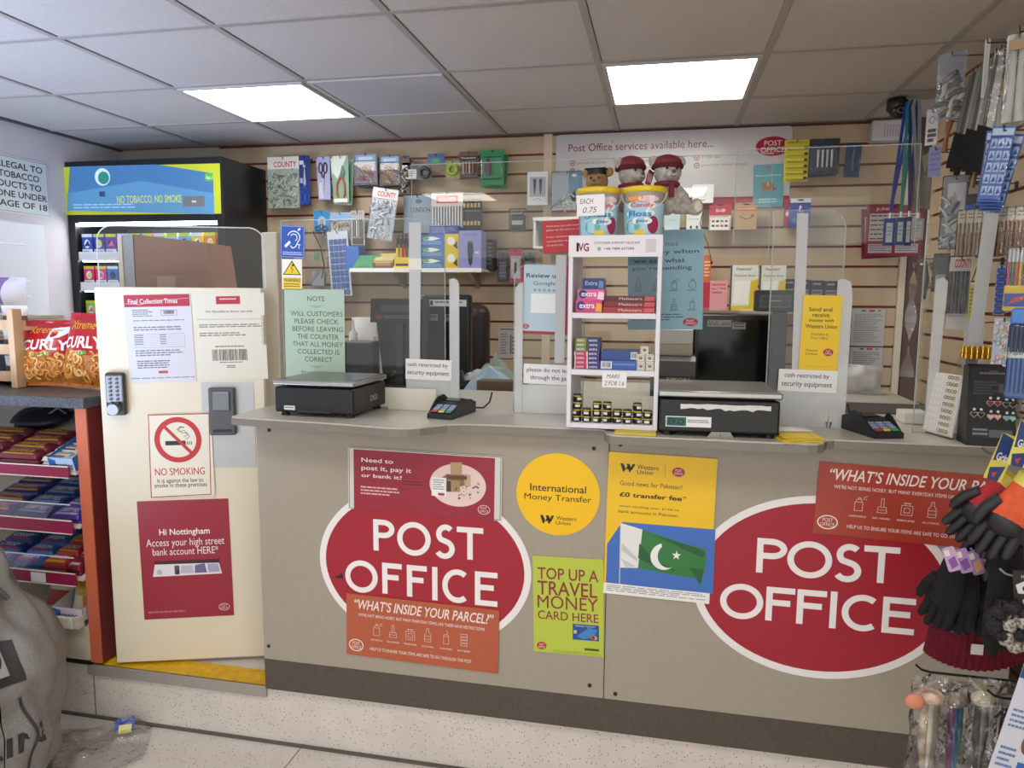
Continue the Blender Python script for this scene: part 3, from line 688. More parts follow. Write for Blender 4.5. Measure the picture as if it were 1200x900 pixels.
boxcol = [['2a52b0', '1d3c92', '6a2f9c', '4a86c9', '3a3f9a', 'd42f6d', '9fc43a', 'a9c6e8', '7fb1dd', 'e3c21c', 'dc8a2c'],
          ['e0336f', 'd63a86', '2f6fc4', '4a3f74', '38b0c9', 'c8b23a', '5f9ad8', '8a5fc0', 'b584d9', '4d4f86', '2f84cf'],
          ['8ccf2e', '4a4fc4', '42c47c', 'd64a4a', '4a90d6', 'c94fb0', 'e0b03a', '5f5fc0', '36a0a0', 'b93a5a', '6fae4a']]
nm = {'2': 'blue', '1': 'navy', '6': 'purple', '4': 'blue-violet', '3': 'teal-blue', 'd': 'pink-red', '9': 'green', 'a': 'pale blue', '7': 'sky blue', 'e': 'yellow or pink', '5': 'mid blue', '8': 'green or violet', 'c': 'ochre or magenta', 'b': 'lilac or wine'}
cn = ['blue', 'navy', 'purple', 'sky blue', 'indigo', 'pink', 'lime', 'ice blue', 'pale blue', 'yellow', 'orange', 'hot pink', 'rose', 'royal blue', 'dusk violet', 'turquoise', 'mustard', 'mid blue', 'violet', 'lilac', 'slate', 'azure', 'bright green', 'cobalt', 'mint', 'coral', 'cornflower', 'magenta', 'amber', 'periwinkle', 'teal', 'crimson', 'grass green']
rown = ['top', 'second', 'third']
for r in range(3):
    for i, c in enumerate(boxcol[r]):
        w = .066; x = -hw+.06+i*.077+w/2; hh = .125 if r != 0 else .135
        lbl = f'{cn[r*11+i]} vape box on the {rown[r]} cabinet shelf, {["first","second","third","fourth","fifth","sixth","seventh","eighth","ninth","tenth","eleventh"][i]} from the left'
        s = Sheet(w, hh, c, t=.03, rough=.35)
        s.rect((0, 0), (1, .13), 'c9d63a' if (r+i) % 3 else 'dfe6ee', 1); s.oval((.5, .4), .28, .18, ['e9f0f6', 'f2c7d8', '2a2f58'][i % 3], 1, 12); s.poly([(.2, .5), (.6, .25), (.8, .5)], ['1f2f6a', 'd8e34a', 'e26a9a'][(i+r) % 3], 2)
        s.rect((0, .62), (1, 1), 'dbe2ea', 1); s.lines((.1, .68), (.9, .92), 3, '6f7f9a', seed=i)
        s.out('vape_box', lbl, 'box', 'vape boxes in the tobacco cabinet', M=Matrix.Translation(((GX0+GX1)/2+x, GY0+.055, STEP+shelfz[r]+.0125)))
# small carton on the wall beside the cabinet
cx, z0, w, h = fr(293, 290, 306, 311, 3.86)
s = Sheet(w, h, 'c9b9b0', t=.03); s.rect((0, .72), (1, 1), 'b02a33'); s.oval((.5, .35), .3, .22, '9c6a5a'); s.out('small_carton', 'small red-based carton on the slat wall beside the tobacco cabinet', 'carton', M=Matrix.Translation((cx, 3.95, z0)))
# cardboard and cabinet behind the door
b = B(); b.box(-2.27, -1.83, 2.68, 3.0, STEP, 1.515, mat('cfc3ae', .5), .004); b.box(-2.25, -1.85, 2.672, 2.68, STEP+.05, 1.47, mat('d8cdb8', .45), .004); b.cyl((-1.92, 2.66, 1.1), (-1.92, 2.672, 1.1), .012, CHROME())
tag(b.build('low_cupboard'), 'cream cupboard behind the staff door under the cardboard carton', 'cupboard')
CB = mat('7d5640', .75, tex='noise', sc=18, amt=.08)
zb = 1.516
t = thing('cardboard_carton', 'brown cardboard carton standing behind the clear screen of the door', 'carton', (-2.06, 2.75, zb), .12)
b = B(); b.prism([(-.155, 0), (.19, 0), (.165, .20), (-.125, .232), (-.155, .235)], 0, .22, CB); b.box(-.205, -.157, -.005, .22, 0, .233, mat('8e8a86', .6)); b.build('carton_body', t)
b = B(); b.box(-.222, -.203, -.012, -.004, 0, .225, mat('c3b49d', .6)); b.build('edge_strip', t)
b = B(); b.box(-.15, .15, -.0015, 0, .07, .072, mat('5d3d2c', .7)); b.box(-.06, .02, -.0015, 0, .01, .06, mat('91735e', .7)); b.build('tape', t)
# age restriction sign on the left wall
LW = PX(XL)
yb, yf = 3.40, 2.93
M = Matrix(((0, 0, 0, XL+.001), (1, 0, 0, (yb+yf)/2), (0, 0, 1, 1.915), (0, 0, 0, 1)))
M = Matrix(((0, -1, 0, XL+.001), (1, 0, 0, (yb+yf)/2), (0, 0, 1, 1.908), (0, 0, 0, 1)))
s = Sheet(yb-yf, .285, 'd9e0e2', M=M, t=.003, shape='r.07', pl=(V((XL, 0, 0)), V((1, 0, 0))))
s.frame((.012, .025), (.988, .975), .003, '8d9a98', 1)
for i, tx in enumerate(('IT IS ILLEGAL TO', 'SELL TOBACCO', 'PRODUCTS TO', 'ANYONE UNDER', 'THE AGE OF 18')):
    u1 = (.93, .88, .9, .97, .965)[i]
    s.text(tx, (.08+(.05 if i in (1, 2) else 0), .1+i*.17), (u1, .215+i*.17), '1d2126', .8)
s.out('age_limit_sign', 'white age restriction sign with black capitals on the left wall', 'sign')
# white cabinet front catching the daylight on the left wall
b = B(); b.box(XL+.002, XL+.09, 1.6, 3.27, STEP, 1.86, mat('dfe2e8', .35), .01)
for z in (1.02, 1.30, 1.48, 1.56, 1.74): b.box(XL+.088, XL+.094, 1.62, 3.15, z, z+.008, mat('f4f5f7', .3), .002)
tag(b.build('roller_shutter'), 'white ribbed shutter panel on the left wall below the age sign', 'shutter')

# ---------------------------------------------------------------- snack shelving
SX0, SX1, SY = -3.15, -1.93, 2.03
DECK = mat('4b4a4c', .4, tex='noise', sc=140, amt=.5)
t = thing('snack_shelving', 'shop shelving unit with dark deck, maroon shelf edges and red end panel', 'shelving', (SX1, SY, STEP))
def part(b, name): o = b.build(name, t); o.matrix_parent_inverse = Matrix.Translation(t.location).inverted(); return o
b = B(); b.box(SX0, -1.872, SY, 2.62, 1.118, 1.155, DECK, .004); part(b, 'deck')
b = B(); b.box(SX1, -1.889, SY+.032, 2.58, .212, 1.117, mat('6a2222', .45, tex='wood', sc=20, amt=.08), .002); b.box(SX1-.001, -1.888, SY+.026, SY+.032, .213, 1.117, mat('c96a4a', .4)); part(b, 'end_panel')  # red panel; its lit front edge is put in as an orange colour
b = B(); b.box(SX0, SX1-.001, SY+.02, 2.56, .222, .345, mat('c7bda9', .45)); part(b, 'base_panel')
b = B(); b.box(SX0, SX1-.001, SY+.028, 2.55, STEP, .222, mat('141416', .6)); part(b, 'kick_plate')
b = B(); b.box(SX0, SX1-.001, 2.52, 2.56, .345, 1.117, mat('ddd2c2', .5)); part(b, 'back_panel')
MAR = mat('8b1d44', .35); SHZ = [(.918, .884), (.73, .688), (.543, .503)]
TILT = math.radians(16)
for i, (za, zb_) in enumerate(SHZ):
    b = B(); M0 = Matrix.Translation((0, SY+.015, za-.022)) @ Matrix.Rotation(TILT, 4, 'X'); b.M = M0
    b.box(SX0, SX1-.003, 0, .50, -.01, 0, mat('d9cfc0', .5)); b.M = Matrix(); o = part(b, 'shelf')
    b = B(); b.box(SX0, SX1-.018, SY, SY+.008, zb_-.004, za, MAR, .001); b.box(SX0, SX1-.018, SY-.002, SY+.001, za-.002, za+.002, mat('e5d9cf', .4)); b.box(SX0, SX1-.018, SY-.002, SY+.001, zb_-.006, zb_-.003, mat('e5d9cf', .4)); part(b, 'price_strip')
    if i == 2: q = at(45, 684, SY); b = B(); b.box(q.x-.025, q.x+.035, SY-.004, SY-.0025, zb_, za-.006, mat('d8d3cf', .5)); part(b, 'price_label')
    if i > 0:
        b = B(); b.box(SX0, SX1-.02, SY-.001, SY+.002, za+.002, za+.055, clear('lip_acrylic', (.97, .97, .98), .05)); b.box(SX0, SX1-.02, SY-.0015, SY+.0025, za+.055, za+.058, EDGE()); part(b, 'clear_lip')
b = B(); b.box(SX0, SX1-.035, SY-.005, 2.5, .352, .36, mat('d9cfc0', .45)); b.box(SX0, SX1-.035, SY-.01, SY+.004, .345, .385, mat('ddd5c4', .4), .003); b.box(SX1-.033, SX1-.012, SY-.008, SY+.02, .347, .387, mat('c9c2b2', .4), .002); part(b, 'bottom_tray')

def wrap_bar(w, d, h, col, tx, tc, foot=None, seed=0):
    "flow-wrapped bar lying flat, long side along x, with crimped ends; one thing with wrapper and printed band"
    b = B(); n = 8
    prof = [(-.5, 0), (-.46, .1), (-.45, .75), (-.4, 1), (.4, 1), (.45, .75), (.46, .1), (.5, 0)]
    vs = []; rr = random.Random(seed)
    m_ = mat(col, .28)
    for j, k in enumerate((0, .12, .5, .88, 1)):
        for x, z in prof: vs.append((x*w, (k-.5)*d, (0.08+z*(.0 if k in (0, 1) else 1)*.92)*h+rr.uniform(0, .0008)))
    P8 = len(prof)
    b.add(vs, [(j*P8+i, j*P8+i+1, (j+1)*P8+i+1, (j+1)*P8+i) for j in range(4) for i in range(P8-1)], m_, True)
    b.add(vs, [[i for i in range(P8)][::-1], [4*P8+i for i in range(P8)]], m_)
    b.add([(-.5*w, -d/2, 0), (.5*w, -d/2, 0), (.5*w, d/2, 0), (-.5*w, d/2, 0), (-.5*w, -d/2, .08*h), (.5*w, -d/2, .08*h), (.5*w, d/2, .08*h), (-.5*w, d/2, .08*h)], [(3, 2, 1, 0), (0, 1, 5, 4), (1, 2, 6, 5), (2, 3, 7, 6), (3, 0, 4, 7)], m_)
    def flat(u0, v0, u1, v1, c, lv): b.add([((u-.5)*w, (v-.5)*d, h*1.02+.0008+.00015*lv) for u, v in ((u0, v0), (u1, v0), (u1, v1), (u0, v1))], [(0, 1, 2, 3)], mat(c, .3))
    if foot: flat(.13, .14, .87, .34, foot, 0)
    if tx:
        vs, fs, a = letters(tx, .8, .6); b.add([((.2+.6*x-.5)*w, (.42+.36*y-.5)*d, h*1.02+.0013) for x, y in vs], fs, mat(tc, .35))
    return b
NUM = ['first', 'second', 'third', 'fourth', 'fifth', 'sixth', 'seventh', 'eighth', 'ninth']
def bar_slot(shelf, xc, w, d, h, rows, layers, col, tx, tc, foot, desc, group, y0=.012):
    b = wrap_bar(w, d, h, col, tx, tc, foot, seed=int(abs(xc)*100)); src = None; za = SHZ[shelf][0]-.022
    M0 = Matrix.Translation((xc, SY+.015, za)) @ Matrix.Rotation(TILT, 4, 'X')
    for r in range(rows):
        for l in range(layers):
            M = M0 @ Matrix.Translation((random.uniform(-.003, .003), y0+d/2+r*(d+.002), .0008+l*(h*1.02+.0022))) @ Matrix.Rotation(random.uniform(-.04, .04), 4, 'Z')
            where = f'row {NUM[r]} from the front' if 0 else f'{NUM[r]} row back' if r else 'front row'
            lay = '' if layers == 1 else (', top of stack' if l == layers-1 else f', {NUM[l]} layer')
            if src is None: o = src = b.build('chocolate_bar')
            else: o = src.copy(); COL.objects.link(o)
            o.matrix_world = M
            tag(o, f'{desc}, {where}{lay}', 'chocolate bar', group)
# upper shelf
za = SHZ[0][0]
bar_slot(0, -2.17, .17, .05, .014, 4, 3, '6b2433', 'RIPPLE', 'd9a44a', 'd8b23c', 'brown-gold bar, upper shelf, beside pale bars', 'brown and gold bars')
bar_slot(0, -2.02, .10, .05, .013, 4, 3, 'd9d3c8', '', '', '6b3a2c', 'pale wrapped bar, upper shelf, beside blue carton', 'pale wrapped bars')
bar_slot(0, -2.36, .17, .05, .014, 4, 3, '6b2433', 'RIPPLE', 'd9a44a', 'd8b23c', 'brown-gold bar, upper shelf, far left', 'brown and gold bars, left end')
bar_slot(1, -2.30, .17, .062, .013, 5, 2, '252a68', 'TWIRL', 'd98a3a', 'c98a3a', 'navy-orange bar, middle shelf, left', 'navy and orange bars')
bar_slot(1, -2.135, .145, .062, .013, 5, 2, '23306e', 'DAIRY MILK', 'd8d8ea', '5f8fc4', 'navy chocolate bar, middle shelf, centre', 'navy chocolate bars')
bar_slot(1, -1.995, .115, .062, .013, 5, 2, '3d2a86', 'DAIRY MILK', 'e9e4f2', 'b9a9d8', 'purple chocolate bar, middle shelf, right end', 'purple chocolate bars')
bar_slot(2, -2.31, .13, .055, .018, 5, 2, '31519c', 'CRISP', 'e6e6ee', 'c04a5a', 'blue-silver bar, lower shelf, left', 'blue and silver bars')
bar_slot(2, -2.165, .115, .055, .018, 5, 2, '2369b8', 'WISPA', 'dfe8f4', 'c23a4a', 'bright blue bar, lower shelf, beside red packets', 'bright blue bars')
bar_slot(2, -2.055, .10, .06, .02, 4, 2, 'b01f2a', 'CRUNCH', 'e9c9c0', 'e0a52a', 'glossy red-yellow packet, lower shelf', 'red packets')
bar_slot(2, -1.975, .05, .06, .018, 4, 2, '7c1c30', '', '', 'd6c6c2', 'dark red packet, lower shelf, right end', 'dark red packets')
# black net bag at the back of the upper shelf
b = B(); b.ell((0, 0, .03), (.12, .09, .032), mat('17161a', .5, bump=.6, sc=60), 18, 10, lambda d: 1+.25*noise.noise(d*4)); b.tube([(.05, -.02, .05), (.09, 0, .075), (.12, .0, .05)], .008, BLACK())
M = Matrix.Translation((-2.36, SY+.015, za-.022)) @ Matrix.Rotation(TILT, 4, 'X') @ Matrix.Translation((0, .33, .004)); o = b.build('black_bag', M=M); tag(o, 'black crumpled bag at the back left of the upper shelf', 'bag')
# mints display carton
def mint_carton(loc, rx, w, d, hf, hb, col, inner, label, n, tcol, group):
    t = thing('sweet_carton', label, 'carton', loc); t.rotation_euler = (rx, 0, 0)
    b = B(); cm = mat(col, .4); e = .0015
    b.box(-w/2, w/2, 0, e, 0, hf, cm); b.box(-w/2, w/2, d-e, d, 0, hb, cm); b.box(-w/2, w/2, 0, d, 0, e, cm)
    for x in (-w/2, w/2-e): b.prism([(0, 0), (d, 0), (d, hb), (0, hf)], x, x+e, cm, 'x')
    b.build('carton_body', t)
    s = Sheet(w*.98, hf*.95, 'b9d2ea' if n > 3 else 'd8c9d6', t=.0008, y0=-.0002, z0=hf*.02); s.poly([(0, 0), (.3, .2), (.25, .7), (0, 1)], '2a6cb8'); s.text('mentos', (.2, .38), (.95, .9), '23306e', .8, 1); s.out('front_label', parent=t, M=Matrix())
    return t
M0 = Matrix.Translation((-1.985, SY+.015, za-.022)) @ Matrix.Rotation(TILT, 4, 'X')
tm = mint_carton(M0 @ V((0, .006, .001)), TILT, .10, .30, .05, .075, '2f74b8', 'a', 'open blue mint carton at the right end of the upper shelf', 6, '2', '')
for i in range(7):
    o_ = None
    s = Sheet(.08, .034, 'c4d9ee', t=.014, rough=.3); s.poly([(0, 0), (.25, .1), (.2, .9), (0, 1)], '2f6fb8'); s.text('mentos', (.22, .25), (.95, .8), '23306e', .6, 1)
    M = M0 @ Matrix.Translation((0, .022+i*.036, .006+i*.003)) @ Matrix.Rotation(-.95, 4, 'X')
    s.out('mint_roll', f'blue and white mint roll in the blue carton, {NUM[i]} from the front', 'mint roll', 'mint rolls in the blue carton', M=M)
t = mint_carton(V((-2.01, SY+.02, .361)), 0, .125, .2, .045, .10, 'd3cbd3', 'a', 'pale mint carton in the bottom tray beside the red end panel', 3, '2', '')
b, S = pouch(.11, .12, .04, lambda u, v: 'd9b13a' if v > .55 else ('d98a4a' if u > .5 else 'e3d8c0'), seed=4); o = b.build('sweet_bag', M=Matrix.Translation((-1.985, SY+.07, .364)) @ Matrix.Rotation(-.25, 4, 'X')); tag(o, 'yellow and orange bag of sweets standing in the pale mint carton', 'sweet bag')
b, S = pouch(.13, .15, .05, lambda u, v: 'c9a08a' if v > .6 else ('b8534a' if v < .4 else 'd8ccb4'), seed=9); o = b.build('sweet_bag', M=Matrix.Translation((-2.13, SY+.12, .361)) @ Matrix.Rotation(-.3, 4, 'X')); tag(o, 'beige and red bag of sweets in the bottom tray left of the pale carton', 'sweet bag')

# ---------------------------------------------------------------- on the deck
DZ = 1.1555
SNK = mat('b8702a', .5, tex='noise', sc=45, amt=.35)
def crisp_bag(cx, cy, w, h, lean, rz, seed, label, tape=False):
    t = thing('snack_bag', label, 'snack bag', (cx, cy, DZ+.004), rz); t.rotation_euler = (-lean, 0, rz)
    def mf(u, v):
        if v < .06: return mat('c3701f', .35)
        return SNK if v < .46+.05*math.sin(u*7) else mat('b51a1f', .22, bump=.25, sc=12)
    b, S = pouch(w, h, .10, mf, seed, 16, 22, .006)
    b.build('pack', t)
    b = B()
    surf_text(b, 'CURLY', S, .1, .50, .93, .66, 'efe9e4', 1.2); surf_text(b, 'Xtreme', S, .2, .76, .72, .88, 'e5a02c', .4)
    b.add([S(u, v)+V((0, -.002, 0)) for u, v in ((.72, .80), (.95, .81), (.95, .88), (.72, .87))], [(0, 1, 2, 3)], mat('c9bf3a', .4))
    for i in range(4): b.add([S(u, v)+V((0, -.002, 0)) for u, v in ((.3+.08*i, .40), (.45+.08*i, .43), (.42+.08*i, .47), (.3+.08*i, .46))], [(0, 1, 2, 3)], mat('5f8f3a' if i % 2 else 'e8dcb8', .4))
    b.build('print', t)
    b = B(); rr = random.Random(seed+40)
    for i in range(46):
        u, v, a0, r_ = rr.uniform(.1, .9), rr.uniform(.1, .43), rr.uniform(0, 6.28), rr.uniform(.045, .07)
        b.tube([S(min(.97, max(.03, u+r_*math.cos(a0+k*.55))), v+r_*.8*math.sin(a0+k*.55))+V((0, -.001-.002*rr.random(), 0)) for k in range(7)], .0042, mat(rr.choice(['e0a04a', 'd98f38', 'c97a2a', 'ecc07a']), .45), 5)
    o = b.build('snack_picture', t); o['kind'] = 'stuff'
    if tape: b = B(); b.add([S(u, v)+V((0, -.004, 0)) for u, v in ((.55, .62), (1.05, .72), (1.05, .92), (.62, .84))], [(0, 1, 2, 3)], mat('e3e3ea', .3)); b.build('price_ticket', t)
crisp_bag(-2.235, 2.25, .21, .25, .30, .25, 1, 'left red bag of curly snacks with a white ticket, leaning on the deck', True)
crisp_bag(-2.052, 2.24, .205, .275, .22, -.05, 2, 'middle red bag of curly snacks on the deck, nearest the cream door')
crisp_bag(-2.01, 2.36, .20, .26, .15, -.2, 3, 'red bag of curly snacks half hidden behind the middle bag')
b = B(); rr = random.Random(2)
for i in range(9): b.ell((rr.uniform(-.045, .045), rr.uniform(-.02, .02), .02+.035*(i//3)), (.021, .021, .021), mat('c07a45', .4, tex='noise', sc=50, amt=.3), 10, 7)
b.cyl((0, 0, 0), (0, 0, .14), .003, mat('c07a45', .5), 6); b.lathe([(.05, -.20), (.055, -.195), (.03, -.1), (.045, 0)], mat('a8763a', .6), 14)
tag(b.build('nut_string', loc=(-2.10, 2.52, DZ+.20)), 'net of golden-brown balls standing behind the red snack bags', 'net')
# wooden rack with papers
W_ = mat('c6a27c', .55, tex='wood', sc=25, amt=.15)
q = at(13, 362, 2.2)
b = B(); b.box(q.x-.013, q.x+.013, 2.19, 2.23, DZ, q.z, W_, .002); b.box(q.x-.5, q.x-.46, 2.19, 2.23, DZ, q.z, W_, .002)
for z in (DZ+.03, DZ+.13, DZ+.22): b.box(q.x-.5, q.x+.013, 2.23, 2.245, z, z+.025, W_); b.box(q.x-.5, q.x+.013, 2.23, 2.42, z-.012, z, W_)
tag(b.build('wooden_rack'), 'small pine display rack at the far left end of the deck', 'rack')
for i in range(3):
    z = DZ+.03+(.10 if i else 0)+(.09 if i == 2 else 0)-.0
    b, S = pouch(.12, .075, .03, lambda u, v: 'd8d2cc' if v > .5 else '7c4a3a', seed=20+i); tag(b.build('snack_packet', M=Matrix.Translation((q.x-.09, 2.30, z+.002))), ('snack packet on the bottom shelf of the pine rack', 'snack packet on the middle shelf of the pine rack', 'snack packet on the top shelf of the pine rack')[i], 'snack packet')
x0 = at(12, 375, 2.5).x; x1 = at(50, 375, 2.5).x; zt = at(30, 369, 2.5).z
b = B(); b.box(x0-.1, x1, 2.5, 2.6, DZ, zt-.105, mat('4a5568', .5), .004); tag(b.build('grey_box'), 'dark blue-grey box under the stack of papers behind the pine rack', 'box')
b = B()
for i in range(7): b.box(x0-.1+random.uniform(-.003, .003), x1+random.uniform(-.004, .004), 2.49+random.uniform(-.003, .003), 2.61, zt-.104+i*.0149, zt-.104+i*.0149+.0125, mat('d8cfba' if i % 2 else 'c9bfa8', .7))
tag(b.build('paper_stack'), 'stack of cream folded papers behind the pine rack', 'paper stack')
b, S = pouch(.22, .15, .10, lambda u, v: 'e3e1e6' if u > .62 else ('8d6fb0' if v > .25 else 'bba8cf'), seed=31, cr=.008); tag(b.build('purple_bag', M=Matrix.Translation((x0-.06, 2.54, zt+.003))), 'purple and white plump bag on top of the paper stack', 'bag')

# ---------------------------------------------------------------- grey woven sack
def sackS(a, v):
    "a: angle, v: height 0..1"
    rb = .285+.065*math.sin(PI*min(1, v*1.25+.02))-.33*max(0, v-.42)**1.25
    if v < .06: rb *= .86+.14*(v/.06)
    d = V((math.cos(a), math.sin(a), 0)); p = V((d.x*1.02, d.y*.92, v*2.0))
    n = noise.noise(p*2.1+V((3, 1, 0)))*.055+noise.noise(V((a*3.1, v*9, 2)))*.012+noise.noise(p*5.3)*.022+abs(noise.noise(V((a*2.2, v*1.2, 4))))*-.03
    n *= .35+.65*min(1, v*4)
    return V((d.x*(rb+n)*1.0, d.y*(rb+n)*.86, .80*v-.02*math.sin(a*3)*v))
SACK = mat('858381', .5, tex='noise', sc=150, amt=.14, bump=.5)
t = thing('woven_sack', 'large grey woven plastic sack with black print standing on the floor', 'sack', (-2.11, 1.70, .001), math.radians(-20))
b = B(); n = 96
b.grid(lambda u, v: sackS(2*PI*u, v), n, 44, SACK)
b.add([sackS(2*PI*i/n, 0) for i in range(n)], [list(range(n))[::-1]], SACK); b.add([sackS(2*PI*i/n, 1) for i in range(n)], [list(range(n))], SACK)
b.build('sack_body', t)
def sp(a, v, e=.004):
    p = sackS(a, v); return p+V((math.cos(a), math.sin(a), .15)).normalized()*e
def stxt(b, tx, a0, v0, a1, v1, c, bold=.8):
    vs, fs, asp = letters(tx, bold); b.add([sp(a0+x*(a1-a0), v0+y*(v1-v0)) for x, y in vs], fs, mat(c, .6))
AA = math.radians(-7)
b = B(); stxt(b, 'BAG', AA-.75, .71, AA+.36, .78, '2c2b2c'); b.build('lettering', t)
b = B(); stxt(b, 'AGAIN', AA-.75, .22, AA+.5, .30, '2c2b2c')
b.build('lettering', t)
b = B(); b.grid(lambda u, v: sp(AA-.55+u*.98, .47+v*.15, .003), 24, 12, mat('2c2c2e', .6)); stxt(b, 'SI', AA-.3, .50, AA+.3, .59, 'a3a1a0')
b.build('printed_panel', t)
b = B(); b.grid(lambda u, v, i=0: sp(AA+.30-i*.6+u*.035+.08*math.sin(v*3), .02+v*.40, .0035), 2, 30, mat('3a393a', .6))
b.build('printed_stripe', t)
b = B(); b.tube([sackS(AA+.3, .99)+V((0, 0, .0)), sackS(AA+.5, .93)+V((.03, -.02, .02)), sackS(AA+.7, .82)+V((.03, -.01, 0)), sackS(AA+.8, .74)+V((.012, 0, 0))], .008, mat('5d5b5b', .6)); b.build('tie_strap', t)
# clear film on the floor
b = B()
def film(u, v):
    x = (u-.5)*.34; y = (v-.5)*.26
    return V((x, y, .004+.03*max(0, noise.noise(V((x*14, y*14, 2))))+.05*max(0, .2-abs(u-.75))*max(0, v-.3)*3))
b.grid(film, 40, 30, CRISP())
t = thing('plastic_film', 'crumpled clear plastic wrapper lying on the floor beside the grey sack', 'plastic wrapper', (-1.80, 1.90, .001), .5)
b.build('film', t)
b = B(); b.grid(lambda u, v: V((.085+(u-.5)*.06, .06+(v-.5)*.03, .025+.03*v+.012*noise.noise(V((u*5, v*5, 0))))), 8, 6, mat('2f4a9a', .3)); b.grid(lambda u, v: V((.088+(u-.5)*.04, .045+(v-.5)*.02, .022+.02*v)), 6, 4, mat('c9c06a', .3)); b.build('printed_label', t)

# ================================================================ screens over the counter
SCY = 2.25
def pane(name, x0, x1, z0, z1, y, label, r=.05, corners='tr', cat='screen', extra=None):
    "clear acrylic slab with chosen rounded upper corners"
    t = thing(name, label, cat, ((x0+x1)/2, y, z0)); w = (x1-x0)/2; h = z1-z0
    p = [(-w, 0), (w, 0)]
    p += [(w-r+r*math.cos(k*PI/16), h-r+r*math.sin(k*PI/16)) for k in range(9)] if 'r' in corners else [(w, h)]
    p += [(-w+r-r*math.sin(k*PI/16), h-r+r*math.cos(k*PI/16)) for k in range(9)] if 'l' in corners else [(-w, h)]
    b = B(); b.prism(p, 0, .004, GLASS()); po = b.build('pane', t)
    b = B(); b.tube([(q[0], .002, q[1]) for q in p[1:]+p[:1]], .0017, clear('pane_edge', (.8, .86, .85), .12, .2, white=.35), 6); b.build('polished_edge', po)
    return t, (x0+x1)/2, z0
def add_part(t, name, poly, y0, y1, mt):
    "flat piece given in world (x, z)"
    b = B(); b.prism([(x-t.location.x, z-t.location.z) for x, z in poly], y0-t.location.y, y1-t.location.y, mt); return b.build(name, t)
def xz(px, py, y=SCY): q = at(px, py, y); return (q.x, q.z)
STRIP = mat('bfc1c3', .3)
tl, _, _ = pane('security_screen', -1.262, -.69, CT, 1.745, SCY, 'clear security screen with white strip behind the left scale', .055, 'r')
add_part(tl, 'white_strip', [xz(480.5, 427), xz(492.5, 427), xz(494, 261), xz(480, 261)], SCY-.006, SCY-.0005, STRIP)
add_part(tl, 'joint_block', [xz(479.5, 303), xz(494.5, 303), xz(494.5, 316), xz(479.5, 316)], SCY-.0075, SCY-.006, mat('e3e1d2', .35))
x0, x1 = xz(528, 400)[0], xz(539, 400)[0]
zt = xz(533, 326)[1]
FR = FROST()
add_part(tl, 'frosted_edge', [(x0, CT+.001), (x1, CT+.001), (x1, zt-.02), (x1-.006, zt-.006), (x1-.018, zt), (x0, zt-.004)], SCY-.012, SCY-.006, FR)
add_part(tl, 'frosted_base', [(-.82, CT+.001), (x0-.001, CT+.001), (x0-.001, xz(510, 446)[1]), (-.82, xz(490, 440)[1])], SCY-.012, SCY-.006, FR)
ta, _, _ = pane('security_screen', -.81, .30, 1.62, 1.918, SCY+.03, 'wide clear upper screen hung above the middle of the counter', .03, '')
tm_, _, _ = pane('security_screen', -.462, -.24, CT, 1.60, SCY, 'middle clear screen beside the white display stand, carrying the review poster', .05, 'l')
add_part(tm_, 'white_strip', [xz(650, 425), xz(661.5, 425), xz(664, 299), xz(652, 299)], SCY-.006, SCY-.0005, STRIP)
x0, x1 = xz(604, 420)[0], xz(613, 420)[0]; zt = xz(609, 331)[1]
add_part(tm_, 'frosted_edge', [(x0, CT+.001), (x1, CT+.001), (x1, zt), (x0+.012, zt-.003), (x0, zt-.02)], SCY-.012, SCY-.006, FR)
add_part(tm_, 'frosted_base', [(x1+.001, CT+.001), (-.24, CT+.001), (-.24, xz(640, 451)[1]), (x1+.001, xz(640, 451)[1])], SCY-.012, SCY-.006, FR)
tr, _, _ = pane('security_screen', .30, .492, CT, 1.745, SCY-.05, 'clear screen with white strip behind the right card reader', .05, 'r')
YR = SCY-.05
add_part(tr, 'white_strip', [xz(926.5, 455, YR), xz(939, 455, YR), xz(947, 250, YR), xz(934, 250, YR)], YR-.006, YR-.0005, STRIP)
add_part(tr, 'frosted_edge', [xz(969, 503, YR), xz(988, 503, YR), xz(998, 345, YR), xz(996, 331, YR), xz(990, 327, YR), xz(981, 328, YR)], YR-.012, YR-.006, FR)
add_part(tr, 'frosted_base', [xz(912, 499, YR), xz(968, 502, YR), xz(972.5, 459, YR), xz(914, 457, YR)], YR-.012, YR-.006, FR)
q = atz(970, 503, CT); b = B(); b.cyl((0, 0, 0), (0, 0, .012), .006, CHROME(), 12); b.cyl((0, 0, .012), (0, 0, .018), .009, CHROME(), 12); tag(b.build('screen_bolt', loc=(.473, 2.185, CT)), 'small chrome bolt standing on the worktop beside the right card reader', 'bolt')
tb_, _, _ = pane('security_screen', .20, .70, 1.66, 1.935, SCY+.05, 'clear upper screen at the right above the monitor', .02, '')
te, _, _ = pane('security_screen', .69, .83, CT, 1.70, 2.17, 'leaning clear screen at the right end behind the ring display', .03, '')
add_part(te, 'white_strip', [xz(1126, 455, 2.17), xz(1140, 455, 2.17), xz(1170, 250, 2.17), xz(1153, 250, 2.17)], 2.164, 2.1695, STRIP)
add_part(te, 'frosted_edge', [xz(1083, 490, 2.17), xz(1094, 490, 2.17), xz(1110, 330, 2.17), xz(1105, 325, 2.17), xz(1096, 328, 2.17)], 2.164, 2.1695, FR)
# cream boards along the foot of the screens
b = B(); b.box(-.87, -.705, 2.20, 2.215, CT, CT+.07, mat('d9d4c6', .4), .002); tag(b.build('cable_cover'), 'cream low board on the worktop left of the left card reader', 'board')
b = B(); b.box(.215, .46, 2.222, 2.24, CT, xz(940, 460, 2.22)[1], mat('cfccc4', .4), .002); tag(b.build('cable_cover'), 'cream low board on the worktop behind the yellow envelopes', 'board')
